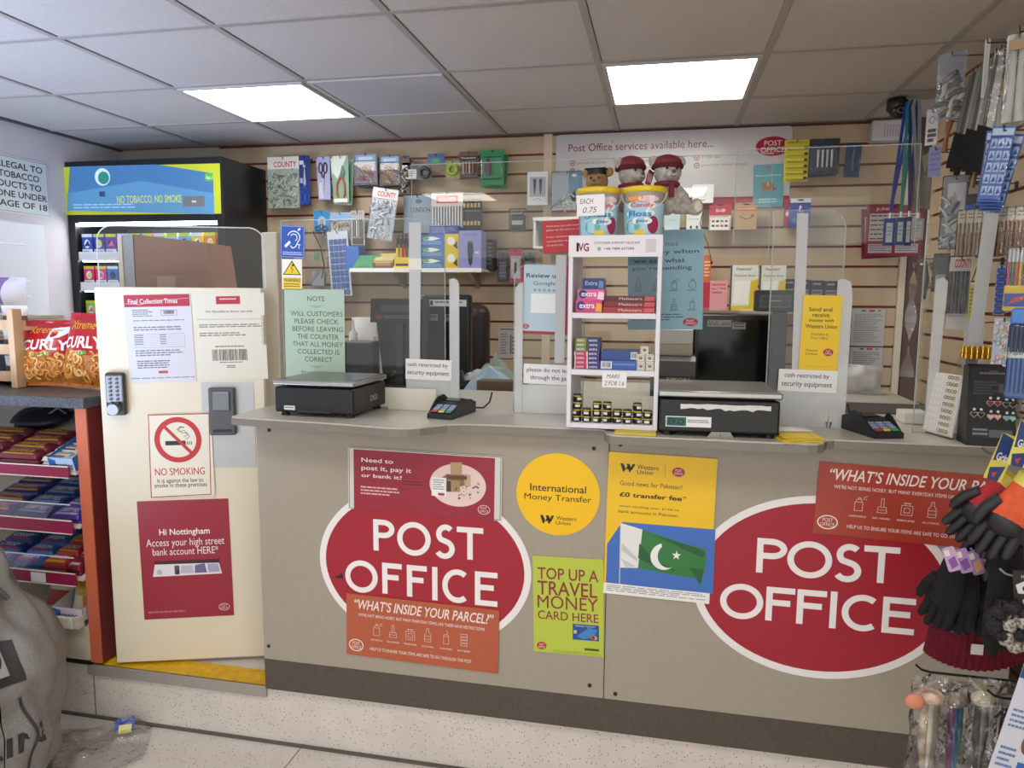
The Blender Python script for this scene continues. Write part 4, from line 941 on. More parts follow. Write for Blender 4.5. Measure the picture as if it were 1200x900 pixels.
# notices on the screens
def ssheet(TL, TR, BL, col, y=SCY-.013, **kw): return Sheet.px(TL, TR, BL, PY(y), col, t=.0008, lift=.0004, **kw)
s = ssheet((475.5, 420), (529.5, 422.5), (476, 444), 'e6e6e6', SCY-.013)
s.text('cash restricted by', (.04, .17), (.92, .42), '2e2e30', .3); s.text('security equipment', (.04, .55), (.95, .82), '2e2e30', .3)
s.out('screen_notice', 'white cash notice low on the left screen, above the left card reader', 'notice')
s = ssheet((614, 426), (674, 428.5), (614, 449), 'e9e9e9')
s.text('please do not lean', (.06, .18), (1-.06, .45), '2e2e30', .3); s.text('through the gap', (.13, .56), (.90, .84), '2e2e30', .3)
s.out('screen_notice', 'white do not lean notice half hidden by the display stand', 'notice')
s = ssheet((913, 432), (982, 435), (911.5, 457.5), 'e9e9e9', YR-.013)
s.text('cash restricted by', (.1, .16), (.86, .42), '2e2e30', .3); s.text('security equipment', (.06, .54), (.92, .84), '2e2e30', .3)
s.out('screen_notice', 'white cash notice low on the right screen under the yellow leaflet', 'notice')
s = ssheet((333, 338.5), (403.5, 339.5), (335, 446), 'aec4ae', SCY-.002)
for i, (tx, u0, u1) in enumerate((('WILL CUSTOMERS', .10, .97), ('PLEASE CHECK', .17, .90), ('BEFORE LEAVING', .13, .97), ('THE COUNTER', .21, .90), ('THAT ALL MONEY', .13, .97), ('COLLECTED IS', .21, .91), ('CORRECT', .33, .79))):
    s.text(tx, (u0, .235+i*.082), (u1, .287+i*.082), '3b4640', .1)
s.text('NOTE', (.39, .075), (.68, .127), '3b4640', .1); s.text('THANK YOU', (.26, .885), (.86, .94), '3b4640', .1)
for v in (.17, .82): s.poly([(.38, v), (.68, v), (.53, v+.035)], '9bb0a2')
s.out('customer_notice', 'pale green note asking customers to check money, behind the left scale', 'notice')
s = ssheet((329, 264), (357.5, 265), (329.5, 301.5), '234fa8', SCY-.002)
w = 'eef0f6'; s.frame((.03, .02), (.97, .98), .001, 'cdd4e8')
a = lambda cx, cy, ru, rv, A0, A1, n=14: [(cx+ru*math.cos(math.radians(A0+(A1-A0)*i/n)), cy-rv*math.sin(math.radians(A0+(A1-A0)*i/n))) for i in range(n+1)]
s.line(a(.55, .36, .25, .19, 165, -40), .0032, w, 3); s.line(a(.55, .37, .14, .11, 150, -60), .0028, w, 3); s.line([(.74, .48), (.62, .66), (.5, .70), (.42, .62)], .0032, w, 3); s.line([(.2, .66), (.4, .5)], .009, w, 4); s.text('T', (.7, .57), (.84, .71), w, .6); s.line([(.72, .14), (.82, .08)], .006, w, 4); s.lines((.1, .82), (.92, .94), 2, 'c4cde6')
s.out('hearing_loop_sign', 'blue hearing loop sign on the left screen above the warning label', 'sign')
s = ssheet((330.5, 303.5), (354, 304), (332, 339), 'ece7d6', SCY-.002)
s.poly([(.5, .04), (.96, .52), (.04, .52)], '1f1d18', 2); s.poly([(.5, .1), (.88, .49), (.12, .49)], 'ecc51f', 3); s.line([(.52, .2), (.46, .3), (.56, .34), (.48, .45)], .002, '1f1d18', 4); s.oval((.55, .2), .05, .035, '1f1d18', 5); s.rect((.06, .6), (.95, .98), 'e9c93a', 1); s.text('WARNING', (.09, .63), (.92, .75), '22201a', .8); s.lines((.1, .8), (.9, .95), 2, '5a4e20')
s.out('warning_label', 'yellow electric warning label on the left screen above the green note', 'label')
s = ssheet((612.5, 310), (668, 311), (613.5, 391), '9c2a4a', SCY-.002)
s.rect((.035, .0), (.93, .955), 'b4cbd6', 1); s.text('Review us', (.09, .12), (.78, .185), '1f2d3d', .7); s.text('Google', (.24, .235), (.72, .305), '4a5866', .2)
for i in range(5): s.oval((.28+.1*i, .36), .03, .02, '8b97a0', 2, 8)
s.rect((.2, .41), (.77, .69), 'e6ebee', 2)
po_badge(s, (.11, .89), .07, .035); s.out('review_poster', 'pale blue review poster with crimson edge on the middle screen', 'poster')
s = Sheet.px((635, 259.5), (684, 256), (636.5, 297.5), PY(SCY+.026), 'c0303a', t=.0008, lift=.0004)
for i, (tx, u1) in enumerate((("We’ll treat you with respect,", .95), ('please do the same to us.', .9))): s.text(tx, (.1, .14+i*.12), (u1, .21+i*.12), 'ecd0d0')
for i, (tx, u1) in enumerate((('If your behaviour is', .72), ('unacceptable we may refuse', .95), ('to serve you.', .5))): s.text(tx, (.1, .47+i*.13), (u1, .54+i*.13), 'ecd0d0')
s.out('respect_notice', 'red notice with white lines hanging left of the sweet tubs', 'notice')
s = Sheet.px((736, 271), (825, 268), (737, 386.5), PY(SCY+.026), '8fb9cd', t=.0008, lift=.0004)
nv = '25405a'
for i, (tx, u0, u1) in enumerate((('We’re not being', .15, .52), ('nosey when', .22, .97), ('we ask what', .12, .78), ('you’re sending', .08, .84))): pass
s.text('We’re not', (.12, .115), (.67, .16), '5d7d92', .3); s.text('nosey when', (.20, .195), (.94, .25), nv, .5); s.text('we ask what', (.08, .28), (.76, .325), nv, .5); s.text('you’re sending', (.05, .355), (.85, .41), nv, .5)
for r_ in range(2):
    for c_, k in enumerate((('bottle', 'varnish', 'aerosol', 'perfume_round'), ('lighter', 'battery', 'varnish', 'lighter'))[r_]): icon(s, k, .14+.24*c_, .54+.2*r_, .10, nv, .0013); s.lines((.08+.24*c_, .60+.2*r_), (.2+.24*c_, .62+.2*r_), 1, '4f7086')
s.lines((.06, .84), (.75, .92), 3, '4f7086'); po_badge(s, (.84, .925), .10, .042)
s.out('parcel_poster', 'large light blue poster about parcels hanging right of the display stand', 'poster')
s = ssheet((942, 345.5), (987.5, 346.5), (938, 433), 'eec725', YR-.013)
for i, tx in enumerate(('Send and', 'receive', 'money with', 'Western Union')): s.text(tx, (.16+(0, .1, .02, -.06)[i], .16+.075*i), (.80+(-.04, -.1, .02, .12)[i], .215+.075*i), '2a2410', .6)
s.text('Available at', (.26, .5), (.72, .535), '6d5c18'); s.text('Post Office', (.27, .55), (.7, .585), '6d5c18')
for i, tx in enumerate(('Western', 'Union')): s.text(tx, (.16, .72+.045*i), (.46, .75+.045*i), '2a2410')
po_badge(s, (.74, .755), .13, .05); s.line([(.1, .95), (.85, .95)], .0006, '8f7c24')
s.out('money_leaflet', 'yellow send and receive money leaflet on the right screen', 'leaflet')

# ================================================================ things on the worktop
PLAT = mat('a9a8a4', .25, .9)
def scale(name, label, x0, x1, y0, d, h, rz, deco):
    t = thing(name, label, 'scale', ((x0+x1)/2, y0, CT+.0005), rz); w = (x1-x0)/2
    b = B(); b.box(-w, w, 0, d, .012, h-.022, mat('0f1012', .35), .006, 3); b.box(-w+.03, w-.03, .02, d-.02, h-.022, h-.016, mat('101012', .6)); b.build('body', t)
    b = B(); b.box(-w-.004, w+.004, -.004, d+.004, h-.016, h, PLAT, .004, 3); b.box(-w+.004, w-.004, .006, d-.006, h, h+.0008, mat('8f8e8b', .3, .85)); b.build('weighing_plate', t)
    for sx in (-1, 1):
        for yy in (.025, d-.025): b = B(); b.cyl((sx*(w-.022), yy, 0), (sx*(w-.022), yy, .013), .014, mat('141416', .5), 16, .011); b.build('foot', t)
    deco(t, w, d, h)
    return t
def deco_l(t, w, d, h):
    s = Sheet(.036, .013, 'dadad8', t=.0008, x0=-w+.05, z0=.02, y0=-.0002); s.lines((.1, .3), (.9, .8), 1, '555555'); s.out('rating_label', parent=t, M=Matrix())
    b = B(); b.M = Matrix.Translation((w+.0005, d*.60, .038)) @ Matrix.Rotation(PI/2, 4, 'Z')
    vs, fs, a = letters('DIGI', .2); b.add([(x*.05-.025, -.001, y*.018) for x, y in vs], fs, mat('c9c9c9', .4)); b.build('maker_mark', t)
    b = B(); b.M = Matrix(); b.box(-w+.08, w-.07, -.004, .0, .014, .022, mat('2a2b2e', .5)); b.build('front_lip', t)
scale('postal_scale', 'black and steel postal scale on the left raised bump of the worktop', -1.157, -.897, 1.995, .245, .112, math.radians(-1.5), deco_l)
def deco_r(t, w, d, h):
    s = Sheet(.118, .028, 'e4e6e4', t=.0008, x0=-w+.075, z0=.026, y0=-.0002); s.rect((.02, .08), (.45, .92), '1f5d5a'); s.text('EKO', (.06, .2), (.4, .8), '0f2d2c', 1); s.lines((.48, .3), (.95, .65), 2, '5d6a6a'); s.out('maker_label', parent=t, M=Matrix())
    b = B(); rr = random.Random(4); top = [(x/20*.23-.10, .088+rr.uniform(-.001, .001)) for x in range(21)]; bot = [(x/20*.23-.10, .074+rr.uniform(-.003, .004)) for x in range(20, -1, -1)]
    b.prism(bot[::-1]+top[::-1], -.0012, -.0003, mat('d7d5d2', .6)); b.build('torn_label', t)
    b = B(); b.prism([(-.03, 0), (.04, 0), (.03, .016), (-.018, .016)], -.004, 0, mat('8f8d88', .4, .5)); b.cyl((.005, -.006, .007), (.005, -.0035, .007), .002, mat('222222', .5), 8); b.build('bracket', t)
scale('postal_scale', 'wide black postal scale with torn white label beside the white display stand', -.001, .306, 1.955, .27, .122, math.radians(2), deco_r)
def card_reader(loc, rz, label):
    t = thing('card_reader', label, 'card reader', loc, rz)
    b = B(); b.prism([(-.085, 0), (.09, 0), (.09, .034), (.05, .045), (.0, .043), (-.02, .036), (-.085, .014)], -.041, .041, mat('202124', .4), 'x'); b.build('body', t)
    b = B(); b.prism([(-.02, .036), (-.012, .058), (.02, .062), (.05, .045), (.0, .043)], -.0415, -.037, mat('1a1b1d', .4), 'x'); b.build('privacy_shield', t); b = B(); b.prism([(-.07, .019), (-.03, .05), (-.012, .058), (.0, .043), (-.02, .036)], -.043, -.038, mat('1a1b1d', .4), 'x'); b.build('privacy_shield', t); b = B(); b.build('privacy_shield', t); b = B(); b.prism([(-.07, .019), (-.03, .05), (-.012, .058), (.0, .043), (-.02, .036)], .038, .043, mat('1a1b1d', .4), 'x'); b.build('privacy_shield', t)
    s_ = .022/.065
    kc = {0: 'b8383f', 1: 'd9c23a', 2: '3f9a5a'}
    for r_ in range(4):
        for c_ in range(3):
            y = -.072+.0125*r_; z = .0150+(y+.085)*.338
            b = B(); b.M = Matrix.Translation((-.024+.024*c_, y, z)) @ Matrix.Rotation(math.atan(.338), 4, 'X'); b.box(-.0095, .0095, -.0045, .0045, 0, .004, mat(kc[c_], .4) if r_ == 0 else mat('8a9ab8', .35), .001, 1); b.build('key', t)
    b = B(); b.M = Matrix.Translation((0, .012, .0445)) @ Matrix.Rotation(.08, 4, 'X'); b.box(-.028, .028, -.01, .026, 0, .002, mat('0d1524', .15)); b.build('display', t)
    b = B(); b.box(-.03, .03, .062, .088, .036, .041, mat('2c2d30', .5), .002); b.box(-.022, .022, .072, .074, .041, .0425, mat('777a7e', .3)); b.build('paper_slot', t)
    b = B(); b.tube([(.02, .088, .015), (.03, .11, .01), (.045, .14, .006), (.05, .18, .02), (.05, .2, .05)], .0028, mat('141414', .5), 6); b.build('cable', t)
    return t
card_reader((-.635, 2.14, CT+.0005), math.radians(-10), 'small black card reader with coloured keys right of the left scale')
card_reader((.570, 2.13, CT+.0005), math.radians(18), 'black card reader turned left on the right end of the worktop')
# yellow envelopes
def envelope(cx, cy, w, h, rz, z, label, col='dcc03c', grp=None):
    b = B(); b.box(-w/2, w/2, -h/2, h/2, 0, .0025, mat(col, .6, tex='noise', sc=30, amt=.06)); b.add([(-w/2, h/2, .0028), (0, h*.1, .0034), (w/2, h/2, .0028)], [(0, 1, 2)], mat('c9ad34', .6))
    o = b.build('yellow_envelope', loc=(cx, cy, z)); o.rotation_euler = (0, 0, rz); return tag(o, label, 'envelope', grp)
for i, (x, y, r_) in enumerate(((.345, 1.99, .25), (.348, 1.995, .18), (.352, 2.0, .32), (.355, 2.01, .1))): envelope(x, y, .10, .13, r_, CT+.0006+i*.0032, ('yellow envelope at the bottom of the pile beside the right scale', 'second yellow envelope up in the pile beside the right scale', 'third yellow envelope up in the pile beside the right scale', 'topmost yellow envelope of the pile beside the right scale')[i])
b = B(); b.box(-.05, .05, -.03, .03, 0, .002, mat('e6e3dc', .6)); o = b.build('paper_slip', loc=(.345, 2.05, CT+.0142)); o.rotation_euler = (0, .0, .2); tag(o, 'white paper slip on top of the yellow envelope pile', 'paper slip')
for i in range(2): envelope(-.065, 1.985, .11, .10, .02*i, CT+.0006+.0032*i, ('lower yellow envelope under the white display stand', 'upper yellow envelope under the white display stand')[i], 'dcc84a')

# ---------------------------------------------------------------- white display stand
SZ0 = CT+.0072; sx0, sx1 = -.2555, -.0065; sy = 1.975; sd = .25
zt_ = at(724, 276, sy).z; hh = zt_-SZ0; sw = sx1-sx0
WH = mat('dedbe2', .35)
t = thing('display_stand', 'white open display stand with helpline header standing on the counter edge', 'display stand', ((sx0+sx1)/2, sy, SZ0))
for sg in (-1, 1): b = B(); b.box(*sorted((sg*sw/2, sg*(sw/2-.012))), 0, sd, 0, hh, WH, .0015, 1); b.build('side_panel', t)
b = B(); b.box(-sw/2+.012, sw/2-.012, 0, sd, 0, .014, WH, .001, 1); b.build('base_board', t)
z1 = at(719, 370, sy).z-SZ0; z2 = at(717, 437, sy).z-SZ0
for z in (z2, z1): b = B(); b.box(-sw/2+.012, sw/2-.012, .001, sd, z-.008, z+.007, WH, .001, 1); b.build('shelf', t)
b = B(); b.box(-sw/2+.012, sw/2-.012, .0, sd, hh-.012, hh, WH); b.build('top_board', t)
zh = at(722, 301, sy).z-SZ0
s = Sheet(sw, hh-zh+.001, 'e3dfe6', t=.004, z0=zh); s.text('IVG', (.09, .36), (.22, .74), '7c2436', 1.4); s.rect((.085, .34), (.11, .75), '5d2230', 2)
s.text('CUSTOMER SUPPORT HELPLINE', (.27, .3), (.76, .41), '4a3c46', .6); s.text('+44 7484 637584', (.38, .56), (.70, .68), '4a3c46', .6); s.oval((.33, .63), .022, .1, '8fae8a', 2, 12); s.rect((.82, .2), (.93, .8), 'c9c4cc', 2)
s.out('header_board', parent=t, M=Matrix())
b = B(); b.box(-sw/2+.012, sw/2-.012, sd-.003, sd, .014, hh-.012, GLASS()); b.build('clear_back', t)
def smallbox(name, label, cat, x, y, z, w, d, h, col, deco=None, group=None, rz=0):
    s = Sheet(w, h, col, t=d, y0=d, rough=.3)
    if deco: deco(s)
    o = s.out(name, label, cat, group, M=Matrix.Translation((x, y, z)) @ Matrix.Rotation(rz, 4, 'Z')); return o
XC = (sx0+sx1)/2
def P1(px, z): return at(px, 0, sy).x
def sxp(px, py): return at(px, py, sy+.02).x
zs = SZ0+z1+.0075
def gum_deco(c1, word, wc='f0e6ee'):
    def f_(s):
        s.oval((.2, .45), .16, .4, '2a2f7a', 1, 14); s.text(word, (.14, .25), (.72, .65), wc, .8); s.poly([(.75, .9), (.8, .2), (1, .3), (1, .95)], c1, 1)
    return f_
smallbox('gum_box', 'lower left pink gum box on the top shelf of the display stand', 'gum box', sxp(690, 356), sy+.02, zs, .072, .10, .033, 'cf3f7c', gum_deco('e8a53a', 'extra'))
smallbox('gum_box', 'upper pink gum box on the top shelf of the display stand', 'gum box', sxp(692, 343), sy+.028, zs+.0335, .072, .10, .030, 'd8609c', gum_deco('f0d0dc', 'extra'))
smallbox('gum_box', 'dark blue gum box on top of the pink boxes in the display stand', 'gum box', sxp(694, 329), sy+.04, zs+.0640, .058, .09, .030, '27407e', gum_deco('5d86c4', 'Extra', '9fb8dc'))
for i in range(3):
    smallbox('chocolate_box', ('bottom dark red sweet box on the top shelf of the display stand', 'middle dark red sweet box on the top shelf of the display stand', 'topmost dark red sweet box on the top shelf of the display stand')[i], 'sweet box', sxp(737, 356), sy+.015+.012*i, zs+i*.0155, .138, .09, .0150, ('a82a32', '7c1f26', '5d2024')[i], lambda s: (s.text('Maltesers', (.3, .25), (.75, .75), 'e3c9c4', .3), s.poly([(.82, .1), (1, .1), (1, .9), (.78, .9)], 'c9565a')))
zs = SZ0+z2+.0075
for c_ in range(2):
    for r_ in range(7):
        x = sxp(680 if c_ == 0 else 695, 420); col = ('7a8a3a' if r_ > 3 else 'c02a5c') if c_ == 0 else ('24306e' if r_ > 3 else '3a2f7a')
        lbl = f'{NUM[r_]} {("left" if c_ == 0 else "right")} gum pack up from the shelf in the middle of the display stand'
        smallbox('gum_pack', lbl, 'gum pack', x+random.uniform(-.001, .001), sy+.015+random.uniform(0, .003), zs+r_*.0122, .033 if c_ == 0 else .036, .075, .0118, col, lambda s: (s.text('extra', (.2, .25), (.8, .75), 'e0d8e6', .5), s.rect((0, 0), (.12, 1), 'd8c4d0' if r_ < 4 else '4a5424')), 'gum packs on the middle shelf')
for i in range(2):
    smallbox('blue_carton', ('lower blue carton with barcode on the middle shelf of the display stand', 'upper blue carton with barcode on the middle shelf of the display stand')[i], 'carton', sxp(725, 424)+.002*i, sy+.015+.008*i, zs+i*.026, .100, .09, .0255, ('2f55a0', '27448a')[i], lambda s: (s.rect(((.02, .8)[i], .12), ((.32, .98)[i], .9), 'd5d8dc', 1), s.bars(((.05, .82)[i], .2), ((.29, .96)[i], .75), '33343c', 14), s.rect((.36, .3), (.95, .5), '5a83c4') if i == 0 else None))
for i, (dx, r_) in enumerate(((-.011, 0), (.013, 0), (-.012, 1), (.012, 1), (-.002, 2))):
    smallbox('white_tube_box', ('left box in the bottom row', 'right box in the bottom row', 'left box in the second row', 'right box in the second row', 'single box on top')[i]+' of the small square-ended boxes on the middle shelf', 'small box', sxp(756, 424)+dx, sy+.015, zs+r_*.0222, .0215, .08, .0218, 'd9d3c4', lambda s: (s.frame((.12, .12), (.88, .88), .001, '6b6258', 1), s.oval((.5, .5), .2, .2, '8d8478', 2, 10), s.lines((.25, .3), (.75, .7), 2, '4a443e', lv=3)), 'square-ended boxes on the middle shelf')
s = Sheet(.066, .043, 'e8e8ea', t=.0006, M=Matrix.Translation((at(720, 445, sy).x, sy-.0008, at(720, 454, sy).z))); ink = '33333f'
s.text('MARS', (.18, .16), (.72, .42), ink, .1, 1); s.text('2 FOR 1.6', (.1, .58), (.9, .88), ink, .1, 1)
s.out('price_note', 'small handwritten white price note taped to the lower shelf of the display stand', 'price note')
zs = SZ0+.0145
jb = None; hts = [4, 2, 3, 3, 2, 2, 3, 2]
for c_ in range(8):
    for r_ in range(hts[c_]):
        x = sx0+.027+c_*.0278; loc = (x+random.uniform(-.001, .001), sy+.028+random.uniform(-.002, .004), zs+r_*.0192)
        lbl = f'{NUM[r_]} black roll up in the {NUM[c_]} pile on the bottom shelf of the display stand'
        if jb is None:
            jb = thing('liquorice_tin', lbl, 'tin', loc, group='black rolls with yellow rims on the bottom shelf')
            b = B(); b.lathe([(.0115, 0), (.0128, .001), (.0128, .0145), (.012, .0155), (.012, .018), (.011, .019)], mat('15151a', .3), 18); b.build('tin_body', jb)
            b = B(); b.lathe([(.01285, .0125), (.0131, .0127), (.0131, .0152), (.01285, .0154)], mat('c9b13a', .35), 18); b.build('yellow_rim', jb)
            b = B(); b.grid(lambda u, v: V((.0132*math.sin((u-.5)*1.1), -.0132*math.cos((u-.5)*1.1), .003+.007*v)), 6, 1, mat('dcdcda', .5)); b.build('label', jb)
            o = jb
        else: o = dup(jb, loc, random.uniform(-.7, .7), lbl)
        o.location = loc
# ---------------------------------------------------------------- sweet tubs on the stand
def tub(cx, cy, label, note=False, rz=0):
    z0 = SZ0+hh+.0006
    t = thing('sweet_tub', label, 'tub', (cx, cy, z0), rz); R0, R1, Ht = .051, .0555, .115
    b = B(); b.lathe([(R0-.004, 0), (R0, .003), (R1, Ht)], clear('tub_plastic', (.96, .95, .90), .05, .12, white=.35), 36); tb0 = b.build('tub_body', t)
    S = lambda u, v: V(((R0+(R1-R0)*v+.0012)*math.sin((u-.5)*2.6), -(R0+(R1-R0)*v+.0012)*math.cos((u-.5)*2.6), Ht*v))
    b = B(); b.grid(lambda u, v: S(u, .02+v*.72), 24, 8, mat('a9cfe0', .35)); 
    def blob(u, v, ru, rv, c, e): b.add([S(u+ru*math.cos(k*PI/9), v+rv*math.sin(k*PI/9))+V((0, -e, 0)) for k in range(18)], [list(range(18))], mat(c, .35))
    blob(.35, .85, .16, .07, 'e39a55', .0012); blob(.62, .83, .2, .08, 'f0d0d8', .0014); blob(.30, .2, .16, .16, '5ab0a8', .001); blob(.72, .24, .12, .2, '9c2a50', .0014); blob(.45, .06, .12, .08, 'e0c83a', .0018); blob(.2, .5, .1, .12, '7fc4d8', .001); blob(.5, .33, .2, .09, 'e8f0f4', .0020)
    blob(.48, .68, .3, .11, 'f4e8ec', .0018); blob(.45, .5, .3, .1, 'dff0f8', .0019)
    for tx, q, c in (('Candy', (.26, .62, .72, .74), 'd94a5c'), ('Floss', (.22, .43, .68, .56), '2a86c4'), ('fizzy', (.38, .29, .62, .36), '3a6a9c')):
        vs, fs, a_ = letters(tx, 1); b.add([S(q[0]+x*(q[2]-q[0]), q[1]+y*(q[3]-q[1]))+V((0, -.0028, 0)) for x, y in vs], fs, mat(c, .35))
    b.build('wrap_label', tb0)
    b = B(); b.lathe([(R1-.004, Ht-.002), (R1+.004, Ht), (R1+.005, Ht+.012), (R1+.001, Ht+.015), (R1-.008, Ht+.016)], mat('e8c71f', .3), 36); tl0 = b.build('lid', t)
    b = B(); b.tube([((R1+.004)*math.cos(a_), -(R1+.006)*math.sin(a_)*.7-.006, Ht-.05*math.sin(a_)) for a_ in [PI*k/14 for k in range(15)]], .0014, mat('e4dcc8', .3), 5); b.build('carry_handle', tl0)
    b = B(); rr = random.Random(6)
    for k in range(26):
        a_ = rr.uniform(0, 2*PI); r_ = rr.uniform(.0, .036); b.ell((r_*math.cos(a_), r_*math.sin(a_), .075+rr.uniform(-.005, .02)), (.011, .009, .007), mat(rr.choice(['e0a94a', 'd9b87a', 'd0736a', 'e3cf8a']), .5), 8, 5)
    o = b.build('sweets', t); o['kind'] = 'stuff'
    if note:
        s = Sheet(.075, .055, 'eceaec', t=.0005, M=Matrix.Translation((cx-.014, cy-.0625, z0+.052)) @ Matrix.Rotation(math.radians(-2), 4, 'Y')); s.text('EACH', (.12, .17), (.6, .42), '44484e', 0, 1); s.text('0.75', (.22, .58), (.72, .85), '44484e', 0, 1); s.out('price_note', 'handwritten EACH 0.75 price note on the left sweet tub', 'price note')
    return z0+Ht+.0165
TX0 = at(701, 250, sy+.06).x; TX1 = at(754.5, 250, sy+.06).x
zl = tub(TX0, sy+.062, 'left sweet tub with yellow lid and price note on the display stand', True, .3)
tub(TX1, sy+.062, 'right sweet tub with yellow lid on the display stand, bright label facing out', False, -.05)
# plush bears sitting on the tub lids
FUR = {}
def fur(h): return mat(h, .95, tex='noise', sc=70, amt=.3, bump=1.0)
def bear(loc, rz, label, col, hat=None, tagm=False, cap=False, k=1, tilt=0, leg=0):
    t = thing('teddy_bear', label, 'teddy bear', loc, rz); t.rotation_euler = (0, tilt, rz); t.scale = (k, k, k)
    b = B(); m_ = fur(col)
    b.ell((0, 0, .035), (.036, .03, .042), m_); b.ell((0, -.004, .100), (.036, .033, .032), m_); b.ell((0, -.032, .092), (.018, .016, .014), m_)
    for sg in (-1, 1):
        b.ell((sg*.036, .004, .130), (.015, .009, .015), m_)
        b.tube([(sg*.026, -.004, .06), (sg*.042, -.012, .04), (sg*.042, -.024, .018)], [.014, .014, .016], m_, 10); b.ell((sg*.042, -.026, .015), (.016, .016, .017), m_)
        ex = .03*leg if sg > 0 else 0
        b.tube([(sg*.02, -.012, .012), (sg*(.034+ex*.5), -.034, .012-ex*.1), (sg*(.038+ex), -.046, .014-ex*.3)], [.017, .016, .018], m_, 10); b.ell((sg*(.038+ex), -.050, .018-ex*.3), (.018, .013, .022), m_)
    o = b.build('bear_body', t)
    r_ = o.modifiers.new('fuse', 'REMESH'); r_.mode = 'VOXEL'; r_.voxel_size = .0028*k; r_.use_smooth_shade = True
    b = B(); b.ell((0, -.047, .098), (.006, .004, .0045), mat('6a4a34', .4), 8, 6); b.build('nose', o)
    for sg in (-1, 1): b = B(); b.ell((sg*.013, -.034, .108), (.0035, .003, .0035), mat('141212', .15), 8, 6); b.build('eye', o)
    b = B(); b.tube([(-.008, -.046, .088), (0, -.0475, .085), (.008, -.046, .088)], .0008, mat('2a2018', .6), 5); b.build('mouth', o)
    for sg in (-1, 1): ex = .03*leg if sg > 0 else 0; b = B(); b.ell((sg*(.038+ex), -.0625, .018-ex*.3), (.011, .002, .014), mat('dcd2c4', .9), 12, 6); b.build('foot_pad', o)
    if hat:
        b = B(); b.lathe([(.038, .112), (.0395, .118), (.036, .131), (.026, .142), (.01, .147)], mat(hat, .8, tex='noise', sc=60, amt=.3), 22, (0, .0, 0), 1, .95); b.lathe([(.0392, .111), (.041, .113), (.0408, .121), (.0385, .123)], mat('561b28', .9), 22, (0, 0, 0), 1, .95); b.build('hat', t)
        b = B(); b.lathe([(.030, .066), (.034, .070), (.033, .076), (.028, .078)], mat(hat, .8), 20); b.box(-.008, .006, -.042, -.034, .035, .07, mat(hat, .8), .002); b.build('scarf', t)
    if cap:
        b = B(); b.box(-.034, .034, -.034, .034, .136, .139, mat('1d1c20', .6), .001, 1); b.lathe([(.03, .122), (.031, .136)], mat('1d1c20', .6), 20); gc = b.build('graduation_cap', t)
        b = B(); b.tube([(0, 0, .140), (.03, -.02, .140), (.035, -.025, .125)], .0012, mat('8a2f3a', .6), 5); b.build('tassel', gc)
    if tagm:
        b = B(); b.M = Matrix.Translation((.036, -.034, .095)) @ Matrix.Rotation(.4, 4, 'Y'); b.box(-.010, .010, -.001, .001, -.026, .014, mat('a8485a', .4), .001, 1); b.box(-.007, .007, -.0016, -.001, -.018, .004, mat('d9a8b0', .4)); b.build('swing_tag', t)
    return t
zb0 = SZ0+hh+.0006
b = B(); b.box(TX0-.055, TX1+.045, sy+.128, sy+.245, 0, .075, mat('c9c4ba', .6), .003); tag(b.build('white_carton', loc=(0, 0, zb0)), 'low white carton behind the sweet tubs carrying the bears', 'carton')
zs_ = zb0+.076
def kk(py, y, top): return (at(730, py, y).z-zs_)/top
bear((at(700, 215, sy+.185).x, sy+.185, zs_), -.15, 'brown teddy bear in a black graduation cap behind the left tub', '9a7a50', cap=True, k=kk(197, sy+.187, .141))
bear((at(741, 200, sy+.19).x, sy+.205, zs_), .75, 'grey teddy bear with a red tag behind the right tub, looking left', 'b0aaa4', hat='7c2a38', tagm=True, k=kk(182, sy+.19, .148), tilt=-.06)
bear((at(782, 200, sy+.175).x, sy+.175, zs_), .35, 'large grey teddy bear in a dark red hat at the right of the tubs', 'b2aca6', hat='7a2a36', k=kk(183, sy+.18, .148), leg=.8)
# ---------------------------------------------------------------- jewellery displays
import numpy as _np
BLp, BRp = V((.716, 2.165, CT+.001)), V((.748, 2.066, CT+.001))
ex = (BRp-BLp); wR = ex.length; ex.normalize(); nb = V((-ex.y, ex.x, 0)); nb = nb if nb.x > 0 else -nb
best = min(((kk*.005, h_*.005) for kk in range(0, 40) for h_ in range(20, 70)), key=lambda q: (lambda d: ((600+CF*d.dot(RT)/d.dot(FW)-1098)**2+(450-CF*d.dot(UP)/d.dot(FW)-437)**2))(BLp+nb*q[0]+V((0, 0, q[1]))-CAM))
up_ = (nb*best[0]+V((0, 0, best[1]))); hR = up_.length; up_.normalize(); ey = up_.cross(ex)
M = Matrix((ex, ey, up_)).transposed().to_4x4(); M.translation = (BLp+BRp)/2
t = thing('ring_display', 'slanted white ring board in a clear stand on the worktop beside the earring display', 'ring display', M=M)
b = B(); b.box(-wR/2, wR/2, 0, .006, .006, hR, mat('e2e0dc', .4)); b.build('backing_board', t)
for r_ in range(9):
    s = Sheet(wR*.96, hR/9.6, 'ebe9e6', t=.006, z0=.010+r_*hR/9.3, y0=0)
    for c_ in range(4): s.frame((.04+c_*.135, .15), (.16+c_*.135, .85), .0005, 'b9b4ae', 1)
    s.out('ring_tray', parent=t, M=Matrix())
    for c_ in range(4):
        b = B(); cx_ = wR*(.12+.10*c_); cz_ = .010+r_*hR/9.3+hR/19; b.tube([(cx_+.0042*math.cos(a_), -.009, cz_+.0042*math.sin(a_)) for a_ in [2*PI*k/10 for k in range(10)]], .0012, mat('c9b26a' if c_ % 2 else 'c4c2bc', .25, .9), 5, True); b.build('ring', t)
b = B(); b.prism([(0.0065, 0), (.06, 0), (.02, hR*.98), (.0065, hR*.99)], -wR/2, wR/2, clear('display_acrylic', (.95, .96, .96), .06), 'x'); b.build('clear_stand', t)
